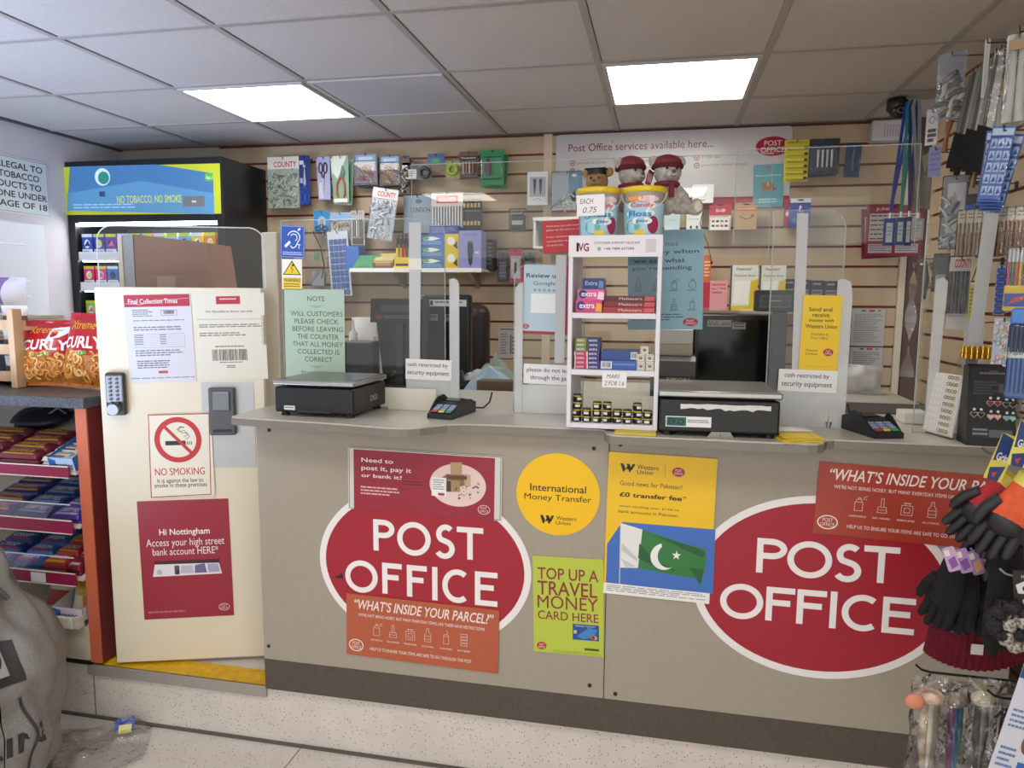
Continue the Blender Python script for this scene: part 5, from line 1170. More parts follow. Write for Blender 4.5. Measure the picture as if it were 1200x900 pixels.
# black earring stand
t = thing('earring_display', 'black earring display with heart earrings at the right end of the worktop', 'earring display', (.818, 2.0, CT+.0005), math.radians(-3))
b = B(); b.prism([(0, 0), (.075, 0), (.06, .20), (.035, .205), (.022, .198)], -.055, .055, mat('131316', .35), 'x'); b.build('stand_body', t)
TIe = math.atan(.022/.198)
Me = Matrix.Rotation(-TIe, 4, 'X')
s = Sheet(.104, .195, '1b1b1f', t=.001, z0=.003); s.lines((.2, .06), (.78, .11), 1, '6d6a66', rag=0); s.oval((.5, .05), .1, .018, '4c4a48', 2)
s.lines((.08, .17), (.6, .36), 5, '3d3d44', frac=.7); s.rect((.62, .2), (.94, .32), '4a4a50'); s.rect((.3, .80), (.95, .90), '5d6064'); s.rect((.08, .78), (.45, .9), '2c2c32', 2); s.lines((.1, .79), (.42, .9), 2, '8f8f96', lv=3)
s.out('face_board', parent=t, M=Me)
def heart(s_=1): return [(s_*.0085*16*math.sin(a_)**3/16, s_*.0085*(13*math.cos(a_)-5*math.cos(2*a_)-2*math.cos(3*a_)-math.cos(4*a_))/16) for a_ in [2*PI*k/22 for k in range(22)]]
for u, v, c in ((.44, .45, '8f1a2c'), (.60, .45, '8f1a2c'), (.78, .46, '15151a'), (.92, .46, '15151a'), (.1, .60, '15151a'), (.25, .60, '15151a'), (.46, .62, 'e2a9a4'), (.61, .62, 'e2a9a4'), (.80, .63, '6fb0b8'), (.93, .63, '9ad0d6')):
    b = B(); x = (u-.5)*.104; z = .198*(1-v); b.M = Me
    b.ell((x, -.006, z+.013), (.0038, .0038, .0038), mat('dad8d2', .2), 8, 6); b.prism([(x+p[0], z+p[1]) for p in heart()], -.0052, -.002, mat('b5b1aa', .3, .7)); b.prism([(x+p[0], z+p[1]) for p in heart(.78)], -.0062, -.005, mat(c, .25)); b.build('heart_earring', t)
# lip colour rack behind
t = thing('lipstick_rack', 'clear rack of gold capped lip colours behind the black earring display', 'lipstick rack', (.842, 2.12, CT+.0005))
b = B(); b.box(-.055, .055, 0, .05, 0, .21, clear('display_acrylic2', (.93, .94, .95), .05), .003); b.build('clear_rack', t)
lp = None
for r_ in range(2):
    for c_ in range(8):
        b = B(); x = -.047+c_*.0134; y = .013+r_*.024; m_ = mat('c79a3a' if c_ < 5 else 'cfc9c0', .25, .85); b.lathe([(.0055, 0), (.0055, .012), (.0045, .013), (.0045, .03), (.003, .034)], m_, 12, (x, y, .2105)); b.build('lipstick', t)

# ================================================================ goods on the back wall
NOHOLE = object()
def frame_at(box, pl, tilt=0):
    x0, y0, x1, y1 = box; ym, xm = (y0+y1)/2, (x0+x1)/2
    a, b_ = hit((x0, ym), pl), hit((x1, ym), pl); t, l = hit((xm, y0), pl), hit((xm, y1), pl)
    n = pl[1].normalized(); n = n if n.dot(CAM-a) > 0 else -n
    ex = V((0, 0, 1)).cross(n).normalized()
    ex = ex if ex.dot(b_-a) > 0 else -ex
    w = abs((b_-a).dot(ex)); h = t.z-l.z
    ey = V((0, 0, 1)).cross(ex); org = (a+b_)/2; org.z = l.z
    M = Matrix((ex, ey, V((0, 0, 1)))).transposed().to_4x4(); M.translation = org
    if tilt: M = M @ Matrix.Translation((0, 0, h)) @ Matrix.Rotation(tilt, 4, 'Y') @ Matrix.Translation((0, 0, -h))
    return M, w, h
hook_used = 0
def hook(M, h, back, txt, dz=.012, col=None, side=0):
    "wire hook running back to the wall"
    p0 = M @ V((0, -.012, h-dz+.012)); p1 = M @ V((0, -.004, h-dz)); p2 = back(M @ V((0, 0, h-dz)))
    t = B(); o = p2
    t.tube([p0-o, p1-o, V((0, 0, 0))], .0022, col or mat('55524e', .35, .6), 6); t.box(-.004, .004, -.004, .004, -.018, .006, mat('55524e', .35, .6)) 
    tag(t.build('display_hook', loc=o), 'wire display hook holding '+txt, 'hook', None)
def toback(p): return V((p.x, YB-.003, p.z+.004))
def toright(p): return V((XR-.004, p.y+.02, p.z+.004))
def goods(name, label, cat, box, y, col, paint=None, th=.0012, n=1, hk=None, back=toback, group=None, tilt=0, rough=.4, more=None, shape='rect', step=.016):
    "a hanging card or bag: part 'card' with its print, further parts added by paint(thing, sheet, w, h)"
    pl = PY(y) if not isinstance(y, tuple) else y
    M, w, h = frame_at(box, pl, tilt)
    t = thing(name, label, cat, M=M, group=group)
    s = Sheet(w, h, col, t=th, rough=rough, shape=shape)
    if paint: paint(t, s, w, h)
    if not getattr(s, 'skip', False): s.out('card', parent=t, M=Matrix())
    if hk: hook(M, h, back, hk)
    for k in range(1, n):
        d = dup(t, label=more[k-1] if more else label)
        d.matrix_world = M @ Matrix.Translation(((-1)**k*.004, step*k, -.006*k)) @ Matrix.Rotation(.06*(-1)**k, 4, 'Y')
    return t, w, h
def bl(t, w, h, a, b_, d=.012, mt=None, name='blister'):
    "clear raised blister between uv a and b"
    b = B(); b.box((a[0]-.5)*w, (b_[0]-.5)*w, -d, -.0014, (1-b_[1])*h, (1-a[1])*h, mt or BLIS(), min(.006, d*.45), 3); return b.build(name, t)
def clutter(t, w, h, a, b_, cols, n, sz, seed=1, d=.008, name='contents', long=1, kind='stuff'):
    b = B(); rr = random.Random(seed)
    for i in range(n):
        x = (rr.uniform(a[0], b_[0])-.5)*w; z = (1-rr.uniform(a[1], b_[1]))*h; an = rr.uniform(0, PI)
        dx, dz = math.cos(an)*sz*long, math.sin(an)*sz*long
        b.tube([(x-dx, -.003-rr.random()*d, z-dz), (x, -.003-rr.random()*d, z+sz*.3), (x+dx, -.003-rr.random()*d, z+dz)], sz*.28, rr.choice(cols), 5)
    o = b.build(name, t); o['kind'] = kind; return o
YW = 3.86
C_ = lambda x, y, sx=6.667, ox=300, oy=165: (ox+x/sx, oy+y/sx)
def bx(x0, y0, x1, y1, sx, ox, oy): return (ox+x0/sx, oy+y0/sx, ox+x1/sx, oy+y1/sx)
q1 = lambda *a: bx(*a, 6.667, 300, 165); q2 = lambda *a: bx(*a, 6.667, 460, 165); q3 = lambda *a: bx(*a, 5.4545, 400, 255)
q4 = lambda *a: bx(*a, 3.75, 580, 140); q5 = lambda *a: bx(*a, 6.428, 780, 180); q6 = lambda *a: bx(*a, 3.529, 860, 120)
SILV = [mat('b9b9b4', .3, .7), mat('8f908c', .35, .7), mat('d8d8d2', .3, .4)]
def county(s, v0=.07, v1=.2, box=False):
    if box: s.rect((.16, v0), (.84, v1), 'c8463f', 1); s.text('COUNTY', (.22, v0+(v1-v0)*.22), (.78, v1-(v1-v0)*.2), 'f2e6e2', .8)
    else: s.text('COUNTY', (.2, v0), (.92, v1), 'c2403a', 1.2)
def p_(t, s, w, h):
    county(s, .09, .2); s.rect((0, .25), (1, 1), 'aab3a2', 1); clutter(t, w, h, (.06, .3), (.94, .97), SILV+[mat('7f8a78', .4)], 80, .012, 2); bl(t, w, h, (0, .24), (1, 1), .014, FILM(), 'clear_bag')
goods('hanging_bag', 'red lettered bag of silver fasteners at the top left of the back wall', 'bag', q1(95, 125, 340, 530), YW, 'd9d5ca', p_, hk='the bag of silver fasteners')
def scissors(t, w, h, cb, ch, dn=False, u=.5, v0=.1, v1=.95, k=1):
    X = lambda a: (a-.5)*w; Z = lambda v: (1-v)*h
    b = B(); L = v1-v0
    for sg in (-1, 1): b.prism([(X(u+sg*.02*k), Z(v0)), (X(u+sg*.14*k), Z(v0+L*.5)), (X(u-sg*.06*k), Z(v0+L*.56)), (X(u-sg*.1*k), Z(v0+L*.45))][::sg], -.006-.002*(sg > 0), -.004-.002*(sg > 0), cb)
    b.build('blade', t)
    b = B()
    for sg in (-1, 1): b.tube([(X(u+sg*.05*k), -.006, Z(v0+L*.52)), (X(u+sg*.12*k), -.006, Z(v0+L*.66))], .0035, ch, 6); b.tube([(X(u+sg*.22*k)+w*.17*k*math.cos(a_), -.006, Z(v0+L*.82)+h*L*.15*math.sin(a_)) for a_ in [2*PI*i/14 for i in range(14)]], .0035, ch, 6, True)
    b.build('handles', t)
def p_(t, s, w, h): s.rect((.08, .1), (.45, .18), 'c9d3e8'); s.rect((.4, .19), (.6, .23), 'dfe4ee'); s.rect((.1, .45), (.35, .55), '8fa3d4'); scissors(t, w, h, mat('c9ccce', .25, .7), mat('2a55c0', .4), u=.55, v0=.15, v1=1.0, k=.9)
goods('scissors_card', 'dark blue card of blue handled scissors beside the silver fastener bag', 'scissors', q1(335, 115, 425, 505), YW, '1e2c74', p_, hk='the blue scissors card')
def p_(t, s, w, h): s.rect((.1, .6), (.5, .95), 'c3c6e2'); s.line([(.15, .75), (.9, .75)], .001, '8d8fb4'); scissors(t, w, h, mat('c9ccce', .25, .7), mat('2c2130', .4), u=.45, v0=.92, v1=.12, k=.85)
goods('scissors_card', 'lilac card of dark handled scissors left of the green secateurs', 'scissors', q1(485, 125, 580, 460), YW, 'aaa8cf', p_, hk='the lilac scissors card', n=2, more=['second lilac scissors card hanging behind the first'])
def p_(t, s, w, h):
    s.poly([(0, 0), (.9, 0), (.3, .5), (0, .35)], 'd8e2d6'); s.rect((.05, .92), (.9, 1), 'dce4da', 1)
    b = B(); X = lambda a: (a-.5)*w; Z = lambda v: (1-v)*h
    b.prism([(X(.62), Z(.2)), (X(.8), Z(.38)), (X(.66), Z(.5)), (X(.45), Z(.48))], -.008, -.004, mat('5c665e', .3, .7)); b.build('blade', t)
    b = B()
    for sg in (-1, 1): b.tube([(X(.55+sg*.08), -.007, Z(.48)), (X(.52+sg*.24), -.007, Z(.62)), (X(.52+sg*.24), -.007, Z(.82)), (X(.52+sg*.16), -.007, Z(.90))], .0055, mat('c2452f', .35), 8)
    b.build('handles', t)
goods('secateurs_card', 'pale green card with red handled garden secateurs on the back wall', 'secateurs', q1(600, 118, 725, 480), YW-.01, '7fa68a', p_, hk='the secateurs card', n=3, more=['second secateurs card hanging behind the front one', 'third secateurs card at the back of the hook'])
def bands(seed):
    def p_(t, s, w, h):
        s.rect((.08, .06), (.92, .28), '7f9fc4', 1); s.rect((.2, .12), (.8, .22), 'b9cbe0', 2)
        rr = random.Random(seed); b = B()
        for i in range(60):
            cx, cz = (rr.uniform(-.32, .32))*w, rr.uniform(.12, .6)*h; r_ = rr.uniform(.008, .016); e = rr.uniform(.4, 1); ph = rr.uniform(0, PI)
            b.tube([(cx+r_*math.cos(a_+ph), -.004-.008*rr.random()*.3-.003*math.sin(a_), cz+r_*e*math.sin(a_)) for a_ in [2*PI*k/8 for k in range(8)]], .0012, mat(rr.choice(['b8418a', 'd9c24a', '8a4fb0', 'c96a3a', 'd8c0d0', '6a9a4a', 'e2dcd8']), .4), 4, True)
        o = b.build('rubber_bands', t); o['kind'] = 'stuff'; bl(t, w, h, (.02, .25), (.98, .97), .018, GLASS(), 'clear_bag')
    return p_
goods('rubber_band_bag', 'large bag of coloured rubber bands on the back wall', 'bag', q1(765, 95, 950, 345), YW, '6f6a72', bands(3), hk='the large rubber band bags', n=3, more=['second large bag of rubber bands behind the front one', 'third large bag of rubber bands at the back of the hook'], step=.03)
goods('rubber_band_bag', 'smaller bag of coloured rubber bands right of the large bag', 'bag', q1(965, 108, 1130, 350), YW, '5d5048', bands(8), hk='the smaller rubber band bags', n=2, more=['second smaller bag of rubber bands behind the front one'], step=.03)
def p_(t, s, w, h): s.rect((.2, .25), (.8, .42), 'd8d8d6'); clutter(t, w, h, (.1, .3), (.9, .95), [mat('2a2420', .4), mat('6a5a3a', .4), mat('b9b2a4', .3, .5)], 30, .012, 5)
goods('key_ring_card', 'dark card of assorted key rings right of the rubber band bags', 'card', q1(1128, 118, 1200, 410), YW, '3a3230', p_, hk='the key ring card')
def p_(t, s, w, h): s.rect((.1, .4), (.9, .95), 'c9c8c2'); s.lines((.2, .5), (.8, .85), 3, '6a6a66')
goods('small_card', 'small black and white card seen through the screen reflection', 'card', q2(78, 170, 200, 305), YW, '23211f', p_, hk='the small black and white card')
def tape(col):
    def p_(t, s, w, h):
        r = min(w, h)*.44; b = B(); b.tube([(r*.72*math.cos(a_), -.010, h*.48+r*.72*math.sin(a_)) for a_ in [2*PI*k/24 for k in range(24)]], r*.28, mat(col, .35), 8, True); b.build('tape_roll', t)
    return p_
goods('tape_card', 'dark grey roll of tape on a card on the back wall', 'tape', q2(200, 190, 305, 305), YW, '55555a', tape('35353a'), hk='the dark tape card')
goods('tape_card', 'lime green roll of tape on a card left of the batteries', 'tape', q2(418, 155, 525, 290), YW, '9aa05a', tape('a8b83a'), hk='the lime tape card')
def p_(t, s, w, h): s.rect((.1, .35), (.9, .9), '2f6f8a'); s.oval((.5, .6), .25, .2, '4f9a5a', 2)
goods('small_card', 'small blue and green card at the top between the tapes', 'card', q2(275, 100, 405, 190), YW, '3a5a8c', p_, hk='the blue and green card')
def p_(t, s, w, h):
    s.rect((.04, .18), (.96, .3), '23201f'); s.text('Panasonic', (.1, .205), (.9, .275), 'e6e2da', .6); s.lines((.2, .05), (.7, .14), 1, 'b8443a')
    for i in range(4):
        b = B(); x = (-.27+.18*i)*w; b.cyl((x, -.008, .15*h), (x, -.008, .58*h), w*.075, mat('8a5a3a' if i % 2 else 'b5a08a', .3, .5), 12); b.cyl((x, -.008, .58*h), (x, -.008, .61*h), w*.03, SILV[0], 8); b.build('battery', t)
    bl(t, w, h, (.06, .34), (.94, .92), .018)
goods('battery_card', 'brown card of four batteries left of the green card', 'batteries', q2(525, 85, 665, 285), YW, '6a5040', p_, hk='the battery card', n=2, more=['second brown battery card behind the front one'])
def p_(t, s, w, h):
    s.rect((.1, .22), (.9, .8), '56b07c', 1); b = B(); b.ell((-.18*w, -.012, .5*h), (.13*w, .009, .26*h), mat('b0468a', .3), 14, 9); b.build('pink_sharpener', t); bl(t, w, h, (.05, .2), (.95, .85), .022, clear('green_blister', (.75, .92, .82), .06, .1))
goods('green_blister_card', 'bright green blister card with a pink item, right end of the top row', 'card', q2(690, 72, 870, 345), YW, '2f8a52', p_, hk='the green blister cards', n=3, more=['second green blister card behind the front one', 'third green blister card at the back of the hook'], step=.025)
# second row
def p_(t, s, w, h): s.oval((.5, .55), .25, .3, '9fb9c9'); scissors(t, w, h, SILV[0], mat('3a4a5a', .4), v0=.3, v1=.95)
goods('small_card', 'light blue card with a small silver tool in the second row', 'card', q1(452, 545, 575, 712), YW, '2f86c4', p_, hk='the light blue card')
def p_(t, s, w, h): s.rect((.05, .03), (.95, .26), '8fb0d4', 1); s.rect((0, .3), (1, 1), 'b0aca0', 1); clutter(t, w, h, (.1, .35), (.9, .95), SILV+[mat('a88a5a', .4)], 40, .014, 7); bl(t, w, h, (0, .28), (1, 1), .014, FILM(), 'clear_bag')
goods('hanging_bag', 'clear bag of wires with a pale blue header in the second row', 'bag', q1(580, 560, 740, 780), YW, '9fb4cc', p_, hk='the pale blue header bag')
def p_(t, s, w, h):
    s.text('MULTI', (.1, .06), (.8, .13), '4a4a48', .6)
    for i in range(5): b = B(); x = (-.35+.17*i)*w; b.cyl((x, -.006-.003*i, .25*h), (x, -.006-.003*i, .75*h), w*.06, SILV[i % 3], 8); b.build('silver_rod', t)
    s.rect((.1, .8), (.9, .98), '5a4a44', 1)
goods('tool_card', 'silver card of metal rods right of the clear wire bag', 'card', q1(742, 545, 850, 815), YW, 'b4b2ae', p_, hk='the metal rod card', n=2, more=['second card of metal rods behind the front one'])
def p_(t, s, w, h): county(s, .06, .16); s.rect((.0, .3), (1, 1), 'b9bcc2', 1); clutter(t, w, h, (.15, .25), (.85, .95), [mat('d9dade', .25), mat('a9abb4', .3)], 36, .02, 9); bl(t, w, h, (0, .2), (1, 1), .016, FILM(), 'clear_bag')
goods('hanging_bag', 'tilted white bag with red lettering hanging over the shelf', 'bag', (438, 221, 468, 282), YW-.05, 'e0dcd8', p_, tilt=math.radians(9), hk='the tilted white bag')
def p_(t, s, w, h): s.text('LONDON', (.25, .32), (.95, .45), '35434f', .3); s.oval((.55, .16), .12, .06, '5a6874', 2)
goods('grey_packet', 'blue-grey packet behind the tilted white bag', 'packet', q2(88, 425, 305, 720), YW+.02, '8a9aa8', p_, hk='the blue-grey packet')
def p_(t, s, w, h):
    county(s, .1, .3, True); s.rect((0, .38), (1, 1), '8f8f94', 1)
    for i in range(11): b = B(); x = (-.45+.09*i)*w; b.cyl((x, -.006, .02*h), (x, -.006, .62*h), w*.022, mat('e4e2de', .4), 6); b.build('white_stick', t)
goods('stick_pack', 'pack of white sticks under a red lettered header above the shelf', 'pack', q2(305, 400, 552, 690), YW-.02, 'dcc6c0', p_, hk='the white stick pack')
def p_(t, s, w, h):
    for r_ in range(2):
        for i in range(5): b = B(); x = (-.36+.18*i)*w; z = (.72-.6*r_)*h; b.cyl((x, -.006, z), (x, -.006, z+.14*h), w*.07, mat('c9a878', .3, .3), 10); b.build('battery', t)
    s.rect((.08, .36), (.92, .42), '6a5a48')
goods('battery_card', 'black card with two rows of small gold batteries above the clipper box', 'batteries', q2(545, 455, 700, 690), YW-.01, '262629', p_, hk='the black battery card', n=2, more=['second black battery card behind the front one'])
# wall shelf and its contents
shy = 3.70; a_, b_ = at(410, 316, shy), at(564.5, 315, shy); zS = a_.z+.004
t = thing('wall_shelf', 'white shelf on the left part of the slat wall carrying boxes and stationery', 'shelf', ((a_.x+b_.x)/2, shy, zS))
wS = (b_.x-a_.x)/2
b = B(); b.box(-wS, wS, 0, YB-shy-.002, -.014, 0, mat('d8d2c6', .4), .002); b.build('board', t)
b = B(); b.box(-wS, wS, -.004, 0, -.018, .004, mat('e9e6df', .4)); b.box(-wS+.005, -.3*wS, -.0052, -.004, -.016, .002, mat('f2f1ee', .4)); b.build('price_rail', t)
for x in (-.4*wS, .78*wS): b = B(); b.prism([(shy*0+.03, -.014), (YB-shy-.002, -.014), (YB-shy-.002, -.10)], x-.008, x+.008, mat('a39c92', .4, .3), 'x'); b.build('bracket', t)
zS += .0008
def onshelf(name, label, cat, box, y, d, col, deco=None, z=None, group=None, h=None):
    cx, z0, w, hh_ = fr(*box, y); z0 = zS if z is None else z
    top = at((box[0]+box[2])/2, box[1], y).z; hh_ = h or max(.01, top-z0)
    s = Sheet(w, hh_, col, t=d, y0=d, rough=.4)
    if deco: deco(s)
    s.out(name, label, cat, group, M=Matrix.Translation((cx, y, z0))); return z0+hh_
onshelf('blue_carton', 'low blue carton at the left end of the wall shelf', 'carton', q3(30, 182, 112, 320), 3.76, .1, '3f6fc0')
for i in range(6):
    b = B(); b.add([(-.07, 0, 0), (.06, 0, .0), (.075, .05, .075), (-.045, .05, .075), (-.07, .002, 0), (.06, .002, .0), (.075, .052, .075), (-.045, .052, .075)], [(0, 1, 2, 3), (7, 6, 5, 4), (0, 4, 5, 1), (1, 5, 6, 2), (2, 6, 7, 3), (3, 7, 4, 0)], mat(('2f8a58', '3a9a66')[i % 2], .5)); b.add([(-.06, -.0006, .004), (.05, -.0006, .004), (.0, .014, .03)], [(0, 1, 2)], mat('257048', .5))
    q = at(428, 312, 3.73); tag(b.build('green_envelope', loc=(q.x, 3.715+i*.006, zS)), f'{NUM[i]} green envelope from the front, leaning on the wall shelf', 'envelope', 'green envelopes on the wall shelf')
cx, z0, w, h = fr(*q3(200, 245, 335, 320), 3.71)
t = thing('brown_tray', 'open brown cardboard tray of cream cards on the wall shelf', 'tray', (cx, 3.71, zS))
b = B(); cb_ = mat('8a6244', .7); h = .062
b.box(-w/2, w/2, 0, .003, 0, h*.75, cb_); b.box(-w/2, w/2, .147, .15, 0, h*1.6, cb_); b.box(-w/2, w/2, 0, .15, 0, .003, cb_)
for x in (-w/2, w/2-.003): b.prism([(0, 0), (.15, 0), (.15, h*1.6), (0, h*.75)], x, x+.003, cb_, 'x')
b.build('tray_body', t); b = B(); b.M = Matrix.Translation((0, .008, .008)) @ Matrix.Rotation(.35, 4, 'X'); b.box(-w*.46, w*.46, 0, .13, 0, .04, mat('dcc684', .6)); b.build('cards', t)
s = Sheet(w*.9, h*.5, '7a5238', t=.0006, y0=-.0002, z0=.008); s.lines((.1, .2), (.9, .8), 2, 'd9b48a'); s.out('front_label', parent=t, M=Matrix())
cx, z0, w, h = fr(462, 292, 481, 314, 3.70)
t = thing('highlighter_box', 'yellow box of upright highlighter pens on the wall shelf', 'pen box', (cx, 3.70, zS))
s = Sheet(w, .06, 'd9b82a', t=.05, y0=.05); s.rect((.1, .55), (.9, .8), '3a3320'); s.out('box_body', parent=t, M=Matrix()); s = Sheet(w*1.12, .014, 'e9c92a', t=.055, y0=.053); s.out('box_base', parent=t, M=Matrix())
for i in range(4):
    for r_ in range(2):
        x = (-.36+.24*i)*w; c = ('d9d03a', 'd98a3a', 'c9413a', '3f9a5a')[i]; b = B(); b.cyl((x, .014+.022*r_, .055), (x, .014+.022*r_, .11+.02*r_), .007, mat(c, .35), 10); b.cyl((x, .014+.022*r_, .11+.02*r_), (x, .014+.022*r_, .16+.02*r_), .0062, mat('33333a', .35), 10, .004); b.build('highlighter', t)
def bulb(c1, c2):
    def f_(s): s.poly([(.1, .2), (.5, .12), (.85, .3), (.5, .5), (.15, .45)], 'dfe6dc', 1); s.oval((.25, .3), .14, .14, c2, 2, 12); s.lines((.08, .58), (.9, .9), 2, c1, lv=2)
    return f_
z = zS
for i in range(3): z = onshelf('bulb_box', ('bottom blue bulb box on the wall shelf', 'middle blue bulb box on the wall shelf', 'top blue bulb box on the wall shelf')[i], 'box', q3(502, 0, 656, 1), 3.71, .09, '3f6a9c' if i < 2 else '3a5fb0', bulb('8fb4d8', '6aa05a'), z, h=.058)+.0006
onshelf('blue_carton', 'dark blue carton on top of the bulb box stack', 'carton', q3(560, 0, 745, 1), 3.74, .08, '3a4a8c', lambda s: s.lines((.1, .2), (.9, .8), 3, '7f8fc4'), z, h=.05)
z = zS
for i in range(2): z = onshelf('bulb_box', ('lower yellow bulb box on the wall shelf', 'upper yellow bulb box on the wall shelf')[i], 'box', q3(662, 0, 748, 1), 3.71, .08, 'd9bc22', lambda s: (s.oval((.45, .4), .3, .25, 'e9e6da', 1, 14), s.poly([(.6, .7), (.9, .4), (.95, .9)], '4a4a4a', 2)), z, h=.09)+.0006
onshelf('clipper_box', 'lilac boxed hair clipper at the right end of the wall shelf', 'box', q3(750, 82, 895, 1), 3.71, .11, '8f8fc2', lambda s: (s.text('TRIMMER', (.2, .09), (.8, .14), '5a5a94', .4), s.poly([(.40, .3), (.62, .3), (.66, .5), (.60, .85), (.52, .95), (.44, .85), (.38, .5)], '33333f', 2), s.rect((.42, .27), (.62, .32), '6a6a74', 3), s.rect((.72, .55), (.88, .6), 'c9c9e6', 2)))
onshelf('black_carton', 'narrow black carton standing behind the lilac clipper box', 'carton', q3(930, 140, 968, 1), 3.83, .1, '2f2f33', lambda s: s.lines((.1, .1), (.9, .9), 6, '77777f'))
# between the screens
goods('hanging_pack', 'dark purple pack hanging left of the red and white pack', 'pack', q3(1000, 225, 1066, 410), YW, '4a4456', lambda t, s, w, h: (s.lines((.15, .3), (.85, .9), 5, '7a7288'), bl(t, w, h, (.1, .3), (.9, .95))), hk='the dark purple pack')
goods('hanging_pack', 'red and white pack with a black item left of the review poster', 'pack', q3(1075, 200, 1152, 412), YW-.02, 'b9364a', lambda t, s, w, h: (s.rect((.06, .22), (.94, .9), 'd6cdc9', 1), s.rect((.4, .4), (.6, .75), '2a2a2e', 2), bl(t, w, h, (.08, .25), (.92, .9))), hk='the red and white pack')
goods('hanging_pack', 'grey pack hanging partly behind the review poster', 'pack', (613, 296, 628, 331), YW, '7a7d82', lambda t, s, w, h: (s.rect((.1, .1), (.9, .4), '3a3a40', 1), bl(t, w, h, (.08, .25), (.92, .9))), hk='the grey pack')
def p_(t, s, w, h):
    s.skip = True; b = B(); b.box(-w*.4, w*.4, -.045, -.01, h*.1, h*.75, mat('1b1b1e', .35), .008, 3); b.build('plug_body', t)
    b = B(); b.box(-w*.32, w*.3, -.047, -.044, h*.3, h*.48, mat('c9ccd0', .3)); b.build('plug_label', t); b = B(); b.box(-w*.5, w*.5, -.05, 0, 0, h, BLIS(), .008, 3); b.build('blister', t)
goods('plug_adaptor', 'black plug adaptor in a clear blister beside the white wall unit', 'adaptor', q4(68, 395, 145, 497), YW, '222222', p_, hk='the plug adaptor')
def p_(t, s, w, h):
    s.rect((.12, .16), (.88, .75), 'a9acb4', 1)
    for x in (.36, .64): s.poly([(x-.08, .22), (x+.08, .22), (x+.05, .5), (x+.02, .68), (x-.02, .68), (x-.05, .5)], '4a4c54', 2)
    s.line([(.3, .85), (.5, .8), (.7, .86)], .002, '55585f', 2); bl(t, w, h, (.08, .14), (.92, .96))
goods('cable_box', 'white boxed charging cables on the back wall left of the services board', 'cable', q4(145, 232, 236, 378), YW, 'dadadb', p_, th=.02, hk='the charging cables')
def p_(t, s, w, h): s.rect((.55, 0), (1, .58), '5a86a4', 1); s.rect((.66, .06), (.8, .13), 'd3dde6', 2); s.poly([(.6, .6), (.85, .45), (.9, .75), (.7, .8)], '2c2c30', 2); clutter(t, w, h, (.1, .55), (.9, .95), SILV, 14, .02, 3); bl(t, w, h, (0, 0), (1, 1), .03, FILM(), 'clear_bag')
goods('tool_bag', 'clear bag with a blue card in front of the services board edge', 'bag', q4(250, 230, 384, 400), YW-.06, 'a9b2b6', p_, hk='the clear tool bag')
cx, z0, w, h = fr(*q4(168, 432, 372, 566), 3.72)
t = thing('wall_unit', 'open fronted white box unit fixed to the back wall above the red notice', 'wall unit', (cx, 3.72, z0)); d_ = YB-3.72-.002
b = B(); WHt = mat('d9d8d4', .4)
b.box(-w/2, w/2, 0, d_, h-.012, h, WHt); b.box(-w/2, -w/2+.012, 0, d_, 0, h-.012, WHt); b.box(w/2-.012, w/2, 0, d_, 0, h-.012, WHt); b.box(-w/2+.012, w/2-.012, 0, d_, 0, .012, WHt); b.box(-w/2+.012, w/2-.012, d_-.01, d_, .012, h-.012, mat('c4c2bd', .5)); b.build('cabinet_body', t)
b = B(); b.box(-w/2-.002, w/2+.002, -.006, 0, h-.014, h+.004, mat('e9e8e4', .35), .002); b.build('front_lip', t)
# services board
P3 = PY(YB-.004)
s = Sheet.px((652, 158.5), (929, 147.5), (654, 249), P3, 'c9c4c6', lift=0, t=.003, shape='r.05', rough=.25)
s.poly([(0, .845), (1, .845), (1, .95), (.985, .995), (0, 1)], 'a01a34', 1)
s.text('Post Office services available here...', (666.5, 169.3), (836, 172.3), '8f3648', .1)
s.text('®', (.245, .10), (.255, .125), '8f3648')
po_badge(s, (905.5, 171.5), .069, .12, 'a81c3c')
for (x, y), tx in (((671, 191.5), 'postal services'), ((671, 200.5), 'Post Office card account'), ((671, 209), 'bill payments'), ((748.5, 188), 'cash withdrawals'), ((748.5, 196.5), 'banking'), ((748.5, 204.8), 'car tax'), ((816.3, 185), 'e top-ups'), ((816.3, 194), 'pre-order travel money')):
    c = s.uv((x, y)); s.ring(c, .0125, .036, .004, 'a33a50', 2, 16); s.oval(c, .004, .012, 'a33a50', 2, 8)
    s.text(tx, (c[0]+.022, c[1]-.022), (c[0]+.022+.0085*len(tx), c[1]+.025), '8a6a72', lv=2)
s.line([(.02, .78), (.8, .78)], .002, 'd9d6d6', 2)
s.out('services_board', 'wide grey services board with red base line on the back wall', 'sign')
s = Sheet.px((883, 193.5), (918.5, 191.5), (883, 243.5), PY(YB-.012), '62a6b4', lift=0, rough=.3)
po_badge(s, (.52, .08), .10, .035); s.text('Ask us in this branch', (.08, .235), (.94, .275), 'e6f2f4', .3); s.rect((.3, .42), (.68, .6), 'a8704f', 2); s.rect((.45, .42), (.52, .5), 'd8b890', 3); s.line([(.22, .65), (.75, .61)], .002, 'b9506a', 3); s.rect((.6, .55), (.76, .60), 'b04a5a', 3); s.lines((.2, .8), (.8, .93), 2, 'b8dbe2')
s.out('branch_leaflet', 'teal leaflet with a parcel picture over the right of the services board', 'leaflet')
